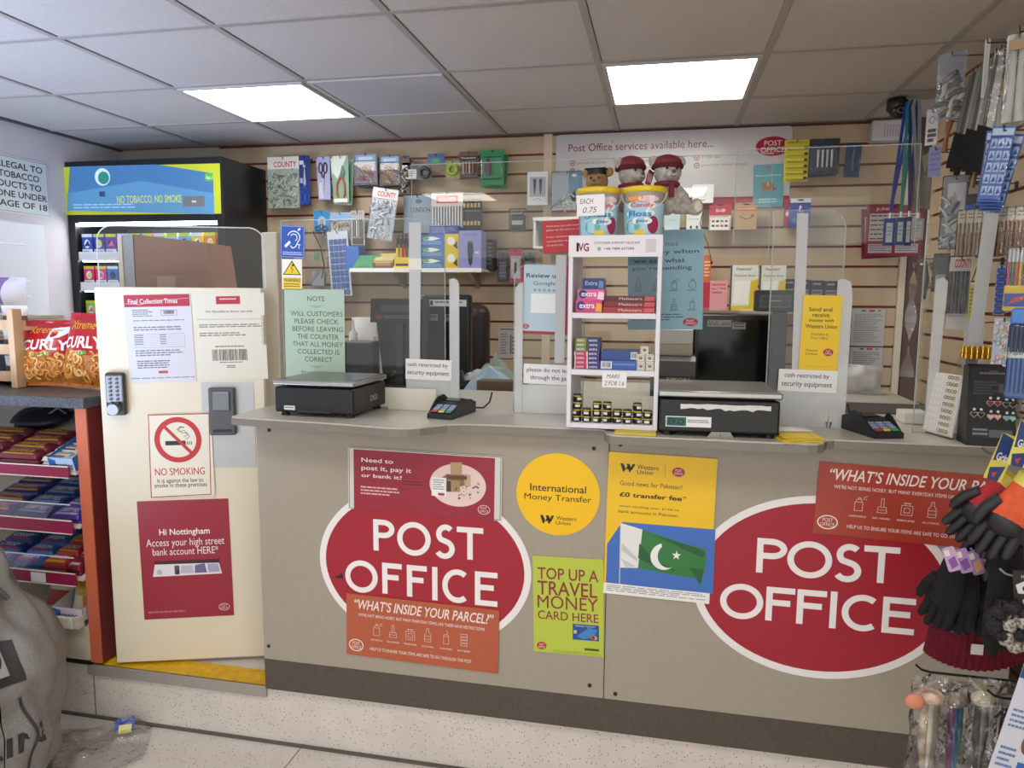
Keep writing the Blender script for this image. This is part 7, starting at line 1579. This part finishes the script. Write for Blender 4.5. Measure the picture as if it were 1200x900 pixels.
# paint brush packs
def brushes(t, s, w, h):
    s.rect((0, 0), (1, .3), 'cfc8b4', 1); s.lines((.15, .08), (.85, .22), 2, '7d7a5a', lv=2)
    for k in range(4): b = B(); x = (-.34+.22*k)*w; b.cyl((x, -.006, .05*h), (x, -.006, .5*h), w*.06, mat('9c6a44', .5), 8); b.cyl((x, -.006, .5*h), (x, -.006, .72*h), w*.07, mat('c4a888' if k % 2 else 'b0896a', .6), 8); b.build('brush', t)
    bl(t, w, h, (0, 0), (1, 1), .014, FILM(), 'clear_bag')
for i in range(8):
    x0 = 1121+i*9.6
    t, w, h = rgoods('brush_pack', f'clear pack of wooden paint brushes, {NUM[i]} from the left in the row', 'brushes', (x0, 246-i*.6, x0+21, 301-i*.4), .93-.004*i, '8d7c66', brushes, group='paint brush packs on the right wall', hk=f'the {NUM[i]} paint brush pack')
# clear bags below
def p_(t, s, w, h): s.rect((.2, .1), (.9, .95), 'c9cacb', 1); s.poly([(.1, .5), (.5, .2), (.8, .6)], 'a4a7ab', 2); clutter(t, w, h, (.1, .3), (.8, .95), [mat('8f8d92', .3), mat('c9c9cc', .2)], 16, .02, 4, .01); bl(t, w, h, (0, 0), (1, 1), .02, FILM(), 'clear_bag')
rgoods('clear_bag', 'long clear bag with white paper hanging below the knives', 'bag', (1103, 206, 1133, 292), .99, '8a8890', p_, hk='the white paper bag')
rgoods('dark_pack', 'dark pack with a blue block below the knives', 'pack', (1132, 212, 1152, 262), 1.0, '3d3a3c', lambda t, s, w, h: (s.rect((0, .55), (.6, .98), '2f5fb0', 1), s.rect((.1, .08), (.9, .3), '9a9280', 1)), hk='the dark pack')
def p_(t, s, w, h):
    county(s, .03, .15); 
    for k in range(6): b = B(); x = (-.42+.165*k)*w; b.cyl((x, -.006, .22*h), (x, -.006, .80*h), w*.065, mat(('5d6064', '6d7074')[k % 2], .4), 8); b.build('grey_stick', t)
    s.rect((0, .8), (1, 1), 'd2cccb', 1); bl(t, w, h, (0, .2), (1, .82), .014, FILM(), 'clear_bag')
rgoods('stick_pack', 'red lettered pack of grey sticks low on the right wall', 'pack', (1111, 301, 1139, 386), .98, 'cfc9c6', p_, hk='the grey stick pack')
def p_(t, s, w, h): s.poly([(.1, .1), (.9, .1), (.5, .5)], '2f4a3a', 1); s.rect((.2, .55), (.8, .9), 'b9b6b2', 1); bl(t, w, h, (0, 0), (1, 1), .014, FILM(), 'clear_bag')
rgoods('tool_card', 'dark green and white tool card left of the grey stick pack', 'card', (1093, 297, 1112, 342), 1.0, '4a4a48', p_, hk='the dark green card')
def p_(t, s, w, h): s.skip = True; b, S = pouch(w, h, .04, lambda u, v: FILM(), seed=52, cr=.01); b.build('film_bag', t); b = B(); b.tube([(0, 0, h*.9), (.1*w, 0, h*.5), (0, 0, h*.1)], [.004, .012, .008], mat('6d6e70', .4), 8); b.build('grey_tool', t)
rgoods('clear_bag', 'clear bag with a grey tool beside the brown door frame', 'bag', (1074, 300, 1093, 356), 1.02, 'cccccc', p_, hk='the grey tool bag on the right wall')
b = B(); M, w, h = frame_at((1058, 308, 1076, 442), rp(1067, 1.03, (-.3, -.95)))
b.grid(lambda u, v: V(((u-.5)*w*(.25+.75*abs(math.cos(v*PI*2.2)))*math.cos(v*5), (u-.5)*w*.8*math.sin(v*5), v*h)), 6, 40, clear('twist_film', (.93, .94, .96), .10, .1, white=.25)); tag(b.build('twisted_wrapper', M=M), 'long twisted clear wrapper hanging in front of the brown door frame', 'wrapper')
hook(M, h, toright, 'the twisted clear wrapper')
def p_(t, s, w, h): s.rect((0, .44), (1, 1), 'c4ae2a', 1); s.lines((.1, .5), (.92, .92), 7, '5d5320', lv=2); s.poly([(.5, .05), (.97, .4), (.05, .4)], '2a2618', 1); s.poly([(.5, .13), (.84, .37), (.18, .37)], 'd0b82c', 2); s.oval((.5, .3), .06, .03, '2a2618', 3, 10)
rgoods('warning_tag', 'yellow triangular warning tag right of the grey stick pack', 'tag', (1136, 302, 1153, 374), .97, 'cfc7a4', p_, hk='the yellow warning tag')
rgoods('printed_sheet', 'white printed sheet below the yellow warning tag', 'sheet', (1129, 374, 1152, 432), .99, 'c6c7c9', lambda t, s, w, h: (s.lines((.2, .1), (.6, .15), 1, '77777c'), s.lines((.25, .25), (.8, .9), 10, '8a8a90', .5)), hk='the white printed sheet')
# badge holders on lanyards
yl = 3.2; hp = at(1067, 119, yl)
rib = [mat('2a3f9c', .4), mat('2f8a8a', .4), mat('23386e', .4), mat('8a8f98', .4)]
for i, (bxx, c, rc, lb) in enumerate((((1035, 256, 1048.5, 288), '2f4a94', 0, 'leftmost blue badge holder on a blue lanyard'), ((1049, 255, 1060, 287), '3a4f8c', 1, 'second badge holder on a teal lanyard'), ((1060, 254, 1068, 288), '2c3a5c', 2, 'third narrow dark badge holder on a navy lanyard'), ((1068, 256, 1082, 281), 'b0b0b2', 3, 'rightmost grey-white badge holder on a grey lanyard'))):
    M, w, h = frame_at(bxx, PY(yl-.012*i)); t = thing('badge_holder', lb, 'badge holder', M=M, group='badge holders on lanyards')
    s = Sheet(w, h, c, t=.004, shape='r.08'); s.rect((.22, .16), (.78, .88), 'c6cdd2', 1); s.lines((.3, .3), (.7, .7), 3, '8f9aa4', lv=2); s.out('holder', parent=t, M=Matrix())
    b = B(); b.cyl((0, -.002, h), (0, -.002, h+.022), .0045, mat('d5d4d0', .4), 10); b.build('clip', t)
    inv = M.inverted(); top = inv @ (hp+V((.006*(i-1), -.012*i, 0)))
    b = B()
    for sg in (-1, 1): b.add([p for q_ in ((V((0, 0, h+.02)), 1), (top+V((sg*.012, 0, -.03)), 1.2), (top+V((sg*.006, 0, 0)), 1)) for p in (q_[0]+V((-.0055*q_[1], sg*.001, 0)), q_[0]+V((.0055*q_[1], sg*.001, 0)))], [(0, 1, 3, 2), (2, 3, 5, 4)], rib[rc])
    b.build('lanyard', t)
b = B(); o = V((XR, hp.y-.02, hp.z+.002)); b.tube([(hp.x-.02-o.x, 0, .012), (hp.x-.015-o.x, 0, .003), (0, 0, 0)], .003, wire, 6); b.box(-.008, -.003, -.02, .02, -.02, .01, wire); tag(b.build('display_hook', loc=o), 'wire hook carrying the badge holder lanyards at the end of the right wall', 'hook')
rgoods('khaki_pack', 'khaki pack hanging behind the lanyards', 'pack', (1073, 176, 1092, 246), 1.03, '6a5c3c', lambda t, s, w, h: (s.poly([(.2, .1), (.8, .05), (.6, .4)], '8f8460', 1), bl(t, w, h, (0, 0), (1, 1), .012, FILM(), 'clear_bag')), hk='the khaki pack')
rgoods('tag_card', 'white card with black drawings right of the lanyards', 'card', (1085, 128, 1099, 170), 1.02, 'c9c9cc', lambda t, s, w, h: (s.ring((.5, .3), .25, .1, .05, '2a2a2e', 1, 14), s.lines((.2, .55), (.9, .95), 3, '2a2a2e', .7)), hk='the white drawing card')
rgoods('lilac_card', 'lilac card hanging between the sticks and the khaki pack', 'card', (1088, 172, 1103, 207), 1.01, '8084b0', lambda t, s, w, h: s.lines((.1, .2), (.9, .9), 4, '6a6ea0'), hk='the lilac card')
# pens by the right edge (stand in front of the counter end)
def p_(t, s, w, h):
    for r_ in range(8): b = B(); b.box(-w*.42, w*.42, -.012, -.001, (.02+.12*r_)*h, (.02+.12*r_+.1)*h, mat('2f50a0', .3), .004, 2); b.build('blue_capsule', t)
rgoods('capsule_strip', 'vertical strip of blue capsules left of the felt pens', 'capsules', (1166, 312, 1179, 369), .90, '9fb2d6', p_, hk='the blue capsule strip')
def p_(t, s, w, h):
    for k, c in enumerate(('c93a8a', '3a8a4a', 'd95a2a', 'd9b82a', '8a3a9c', '2f6fb8')): b = B(); x = (-.4+.16*k)*w; b.cyl((x, -.008, .1*h), (x, -.008, .78*h), w*.06, mat(c, .35), 10); b.cyl((x, -.008, .78*h), (x, -.008, .97*h), w*.05, mat('d8d8d6', .4), 10); b.build('felt_pen', t)
    b = B(); b.box(-w/2, w/2, -.022, -.018, .04*h, .42*h, mat('d9bf1f', .4)); b.box(-w*.45, w*.5, -.0225, -.022, .1*h, .3*h, mat('2a4aa8', .4)); b.add([(-w*.3, -.023, .14*h), (w*.3, -.023, .2*h), (w*.4, -.023, .27*h), (-.1*w, -.023, .24*h)], [(0, 1, 2, 3)], mat('c93a3a', .4)); b.build('yellow_label', t); bl(t, w, h, (0, 0), (1, 1), .026, FILM(), 'clear_bag')
rgoods('felt_pen_pack', 'clear pack of coloured felt pens with yellow label at the right edge', 'pens', (1179, 290, 1208, 367), .86, 'c9c6c8', p_, hk='the felt pen pack')
def p_(t, s, w, h):
    s.rect((0, 0), (1, .72), 'b9bccb', 1)
    rr = random.Random(3); b = B()
    for i in range(46): b.ell(((rr.uniform(-.42, .42))*w, -.004, rr.uniform(.3, .95)*h), (.006, .004, .006), mat(rr.choice(['c9a4b8', 'a9b4d0', 'b4cfc8', 'd4c6a9', 'd8d4e0']), .3), 6, 4)
    o = b.build('gems', t); o['kind'] = 'stuff'
    s.rect((.38, .28), (1, .62), 'e4e2dc', 5); s.text('Relax', (.44, .33), (.92, .45), '2a2a2e', .2, 1, lv=6); s.text('COLOUR', (.44, .51), (.96, .58), '3a3a3e', .1, lv=6); s.poly([(0, .74), (.5, .84), (1, .74), (1, .95), (0, .95)], '1f5f74', 2); s.rect((0, .93), (1, 1), 'c9c6c8', 3)
rgoods('gem_pack', 'pastel gem pack with a white label left of the blue pens', 'pack', (1162, 373, 1187, 458), .84, '9aa8c0', p_, hk='the pastel gem pack')
def p_(t, s, w, h):
    s.rect((.05, .02), (.95, .16), '4a86d0', 1)
    for k in range(7): b = B(); x = (-.4+.13*k)*w; b.cyl((x, -.008, .06*h), (x, -.008, .45*h), w*.045, mat('4a6aa8', .3), 8, w*.05); b.cyl((x, -.008, .52*h), (x, -.008, .82*h), w*.055, mat('1a2352', .3), 8); b.build('pen', t)
    s.rect((0, .44), (1, .55), 'dcdcda', 5); s.text('Paper-Mate', (.06, .465), (.9, .53), '2a2a34', .6, 1, lv=6); bl(t, w, h, (.0, .17), (1, 1), .02)
rgoods('blue_pen_pack', 'blue blister pack of dark pens at the right edge above the gloves', 'pens', (1181, 361, 1222, 468), .80, '2f66b4', p_, shape='r.12', hk='the blue pen pack')
for bxx, c, lb in (((1183, 467, 1197, 482), '55534c', 'small grey card under the blue pen pack'), ((1183, 484, 1198, 500), '5d5f42', 'small olive card under the grey card')):
    rgoods('small_card', lb, 'card', bxx, .86, c, lambda t, s, w, h: s.frame((.1, .1), (.9, .9), .001, '8a887c'), hk='the '+lb.split(' under')[0])
# display stand outside the right edge carrying gloves, hat and brushes
b = B(); M_ = mat('cfcac0', .5)
b.box(.97, .99, 1.30, 1.98, .0, 1.75, M_, .002)
for k in range(12): b.box(.965, .97, 1.30, 1.98, .2+k*.125, .206+k*.125, mat('8a857c', .5))
b.box(.75, .97, 1.30, 1.44, 0, .05, M_, .003)
tag(b.build('slat_stand'), 'tall pale stand beyond the right edge holding gloves, hat and brush packs', 'stand')
FY = 1.62
def tofront(p): return V((.968, p.y, p.z))
def rod(px0, py0, y, lb, col='1c1c1f', r=.0028):
    a_ = at(px0, py0, y); b = B(); o = V((.966, y, a_.z-.006)); d = a_-o; b.tube([d+V((0, 0, .010)), d+V((.012, 0, 0)), d+V((.03, 0, -.004)), (0, 0, 0)], r, mat(col, .4, .4), 6); b.box(-.008, 0, -.016, .016, -.02, .012, mat(col, .4, .4)); return tag(b.build('display_hook', loc=o), lb, 'hook')
rod(1073, 784, 1.66, 'black hook above the wrapped brush packs'); rod(1157, 814, 1.60, 'lower black hook at the bottom right'); rod(1137, 648, 1.66, 'white hook holding the knitted gloves', 'd4d4d2'); rod(1150, 530, 1.64, 'hook holding the work gloves, mostly hidden', '6a6864'); rod(1171, 672, 1.58, 'pale wire hook in front of the black socks', 'b9b9b6', .0022); rod(1105, 738, 1.74, 'hook behind the maroon knitted hat', '6a6864')
LEATH = mat('1d1d20', .45, bump=.25, sc=35)
def glove(name, label, cat, loc, M3, k, back, tips, tag_=None, group=None, knit=False):
    "hand hanging fingers down; local z up, fingers toward -z"
    t = thing(name, label, cat, M=Matrix.Translation(loc) @ M3, group=group); m1 = back; m2 = tips
    b = B(); b.M = Matrix.Scale(k, 4)
    b.tube([(0, 0, .0), (0, 0, -.03), (0, 0, -.06)], [.032, .035, .040], m1, 16); b.tube([(0, 0, -.055), (0, -.001, -.09), (0, -.002, -.125), (0, -.002, -.14)], [.040, .045, .043, .034], m1, 16); 
    # flatten into a hand
    b.v = [V((p.x, p.y*.52, p.z)) for p in b.v]; b.build('back', t)
    b = B(); b.M = Matrix.Scale(k, 4)
    for x, L, sp_ in ((-.031, .062, -.10), (-.011, .078, -.03), (.011, .075, .03), (.031, .058, .09)):
        b.tube([(x, -.002, -.112), (x+sp_*L*.45, -.006, -.13-L*.45), (x+sp_*L*.85, -.016, -.13-L*.85), (x+sp_*L, -.021, -.13-L)], [.0135, .0125, .0115, .006], m2, 10)
    b.ell((x*0, -.006, -.115), (.043, .024, .032), m2, 14, 9)
    b.tube([(-.034, -.004, -.065), (-.049, -.012, -.098), (-.052, -.022, -.125), (-.050, -.027, -.14)], [.015, .0145, .013, .007], m2, 10)
    b.build('fingers', t)
    if not knit:
        b = B(); b.M = Matrix.Scale(k, 4); b.tube([(0, 0, .014), (0, 0, -.012)], [.034, .035], mat(tag_ or 'd9c83a', .6), 16); b.v = [V((p.x, p.y*.56, p.z)) for p in b.v]; b.build('cuff', t)
    return t
R3 = lambda rx, ry, rz: (Matrix.Rotation(rz, 4, 'Z') @ Matrix.Rotation(ry, 4, 'Y') @ Matrix.Rotation(rx, 4, 'X'))
RB, OB = mat('b0202a', .6, tex='noise', sc=80, amt=.12), mat('d8552a', .6, tex='noise', sc=80, amt=.12)
glove('work_glove', 'red and black work glove with fingers pointing down to the left', 'glove', at(1186, 566, 1.60), R3(.1, .62, -.6), .82, RB, LEATH, 'cfc04a')
glove('work_glove', 'orange and black work glove right of the red one', 'glove', at(1210, 566, 1.55), R3(.1, .40, -.5), .86, OB, LEATH, 'd9cf5a')
glove('work_glove', 'black and red work glove hanging behind the red one', 'glove', at(1182, 572, 1.68), R3(.05, .22, -.6), .95, RB, LEATH, '2a3566')
glove('work_glove', 'black coated glove at the right edge under the orange one', 'glove', at(1203, 590, 1.62), R3(.05, .12, -.5), .95, mat('26262a', .5), LEATH, '2a3566')
def p_(t, s, w, h): s.poly([(0, 0), (1, .1), (.9, .5), (.1, .6)], '2a3f7a', 1); s.poly([(.1, .75), (.9, .65), (.8, 1), (.2, 1)], '26366c', 1); s.text('Grip', (.2, .4), (.85, .62), 'd8dce8', 1, lv=2); s.poly([(.3, .85), (.6, .8), (.5, .95)], 'b03a3a', 2)
goods('glove_card', 'yellow and blue header card on top of the red work glove', 'card', (1172, 510, 1194, 566), 1.57, 'cfc24a', p_, tilt=.3); goods('glove_card', 'yellow and blue header card at the right edge above the orange glove', 'card', (1193, 495, 1217, 548), 1.53, 'd9cf62', p_, tilt=.2)
KN = mat('121214', .95, tex='noise', sc=140, amt=.4, bump=.9)
for i, (px, ry) in enumerate(((1121, .22), (1134, .08), (1147, -.02), (1159, -.06))):
    glove('knitted_glove', ('leftmost black knitted glove in the hanging bunch', 'second black knitted glove from the left', 'third black knitted glove from the left', 'rightmost black knitted glove in the hanging bunch')[i], 'glove', at(px, 657, 1.67+.012*i), R3(0, ry, -.9+.2*i), .80, KN, KN, group='black knitted gloves', knit=True)
    M, w, h = frame_at((px-8+i*1.5, 640+i*2, px+7+i*1.5, 669+i*2), PY(1.615+.012*i)); M = M @ Matrix.Rotation(-.35, 4, 'Y')
    s = Sheet(w, h, ('c3a0c4', 'a884b4', '9a78aa', 'b79ac0')[i], M=M, t=.0012, shape='r.2'); s.rect((.1, .1), (.5, .35), 'e6dcd0', 1); s.poly([(.2, .5), (.8, .4), (.9, .8), (.3, .9)], ('8a4f9c', '7a4a94', 'c99a6a', '8a5aa0')[i], 1)
    s.out('swing_tag', ('leftmost purple swing tag on the knitted gloves', 'second purple swing tag on the knitted gloves', 'third purple swing tag on the knitted gloves', 'rightmost purple swing tag on the knitted gloves')[i], 'tag')
# maroon ribbed hat
q0, q1_ = at(1094, 742, 1.74), at(1215, 752, 1.74); zt, zb = at(1150, 718, 1.74).z, at(1150, 773, 1.74).z
t = thing('knitted_hat', 'maroon ribbed knitted hat hanging under the black gloves', 'hat', ((q0.x+q1_.x)/2, 1.78, zb)); w = (q1_.x-q0.x)/2; h = zt-zb; HM = mat('6f1228', .95, tex='noise', sc=120, amt=.25, bump=.6)
def hatS(u, v):
    a = 2*PI*u; rib_ = .004*math.cos(44*a); k = 1-.14*v; sag = -.028*math.cos(a/1)*0
    x = math.cos(a)*(w+rib_)*k; y = math.sin(a)*(.055+rib_)*k; return V((x, y, v*h-.020*(1-(x/w)**2)*(1-v)+.014*(x/w)))
b = B(); b.grid(hatS, 176, 8, HM); b.build('ribbed_cuff', t)
b = B(); b.grid(lambda u, v: (lambda p: V((p.x*math.cos(v*1.45), p.y*math.cos(v*1.45), p.z+.10*math.sin(v*1.5))))(hatS(u, 1)), 88, 8, HM); b.build('crown', t)
b = B(); b.box(-w*.34, -w*.10, -.066, -.064, h*.2, h*.42, mat('e4dcdc', .5), .0008, 1); b.build('price_sticker', t)
# black socks and hair ties
for i, px in enumerate((1166, 1180)):
    a_, z_ = at(px+6, 640, 1.60), at(px-3, 768-i*6, 1.60); b = B(); d = z_-a_; b.tube([(0, 0, 0), d*.3+V((.004, 0, 0)), d*.6, d*.85+V((-.004, 0, 0)), d], [.020, .021, .022, .019, .009], KN, 12); b.v = [V((p.x, p.y*.6, p.z)) for p in b.v]; tag(b.build('black_sock', loc=a_), ('left long black sock hanging in front of the maroon hat', 'right long black sock hanging in front of the maroon hat')[i], 'sock')
for px, py, c, r_, lb in ((1183, 728, '1a1a1d', .030, 'black dotted hair scrunchie hanging at the right edge'), (1194, 742, '9a948c', .026, 'silver hair scrunchie below the black one')):
    q = at(px, py, 1.53); b = B(); b.tube([(r_*math.cos(a_), .006*math.sin(7*a_), r_*math.sin(a_)) for a_ in [2*PI*k/40 for k in range(40)]], [.013+.003*math.sin(k*2.1) for k in range(40)], mat(c, .7, tex='cell', sc=160, amt=.6, bump=.8), 10, True); tag(b.build('hair_scrunchie', loc=q), lb, 'scrunchie')
def p_(t, s, w, h): s.text('MAGIC', (.35, .1), (.9, .17), 'd8d6d2', .4); s.poly([(.1, .3), (.5, .22), (.8, .35), (.6, .5), (.2, .48)], 'dcdad6', 1); s.poly([(.4, .6), (.9, .65), (.8, .85), (.3, .8)], 'c9c6c2', 1); s.oval((.5, .38), .12, .06, '2a2624', 2, 12)
goods('leaf_card', 'black card with white leaf print at the right edge', 'card', (1184, 668, 1212, 724), 1.55, '2a2624', p_, tilt=-.1)
# cellophane wrapped brushes
def wrapped(box, y, label, head, body, seed):
    M, w, h = frame_at(box, PY(y)); t = thing('wrapped_brush', label, 'brush', M=M, group='cellophane wrapped brushes')
    b, S = pouch(w, h, .05, lambda u, v: CRISP(), seed=seed, nu=18, nv=30, cr=.016); b.build('cellophane', t)
    b = B(); b.ell((-.02*w, 0, h*.80), (w*.36, .016, h*.075), mat(head, .8, tex='noise', sc=90, amt=.2), 18, 10); b.build('brush_head', t)
    for i, c in enumerate(body):
        b = B(); x = (i-(len(body)-1)/2)*w*.16; b.tube([(x*.9, .004*i-.004, h*.74), (x, .004*i-.004, h*.45), (x*.5, .004*i-.004, h*.02)], [w*.10, w*.12, w*.05], mat(c, .5, tex='noise', sc=50, amt=.2), 10); b.build('brush_handle', t)
    return t
wrapped((1064, 792, 1112, 912), 1.66, 'leftmost wrapped brush with a cream and peach head, on the black hook', 'd8b8a0', ['b9a48c', 'd8cfc4', '8a7f74'], 61)
wrapped((1098, 797, 1138, 912), 1.69, 'second wrapped brush with purple and teal handles', 'b8a894', ['7a3a6a', '2f5f94', '2f7a80'], 62)
wrapped((1130, 795, 1168, 912), 1.62, 'third wrapped brush with a cream head and black handles', 'c4b69c', ['26262a', '6a6a6c', '1d1d20'], 63)
wrapped((1162, 800, 1196, 905), 1.65, 'rightmost wrapped brush with dark handles beside the blue packet', '8f8a84', ['2a2530', '1d1d22', '3a2f3a'], 64)
b = B(); q = at(1079, 817, 1.645); b.ell((0, 0, 0), (.02, .008, .018), mat('d88a6a', .7), 12, 8); tag(b.build('peach_puff', loc=at(1072, 822, 1.63)), 'small peach powder puff inside the leftmost wrapped brush pack', 'puff')
def p_(t, s, w, h): s.rect((0, 0), (1, .16), '2a5aa8', 1); s.ring((.62, .30), .2, .08, .05, '2a2a34', 1, 18); s.lines((.1, .42), (.9, .6), 4, '6a7fb0'); s.oval((.7, .68), .16, .1, '7a5a48', 1, 14); s.oval((.7, .66), .1, .06, 'd9b09a', 2, 12); s.lines((.1, .75), (.5, .95), 4, '5a7ab0'); s.rect((.6, .85), (.95, .97), '3a6ab8', 1)
goods('blue_white_packet', 'white and blue packet in the bottom right corner', 'packet', (1194, 778, 1246, 918), 1.56, 'd4d8e4', p_, tilt=.2, hk=None)
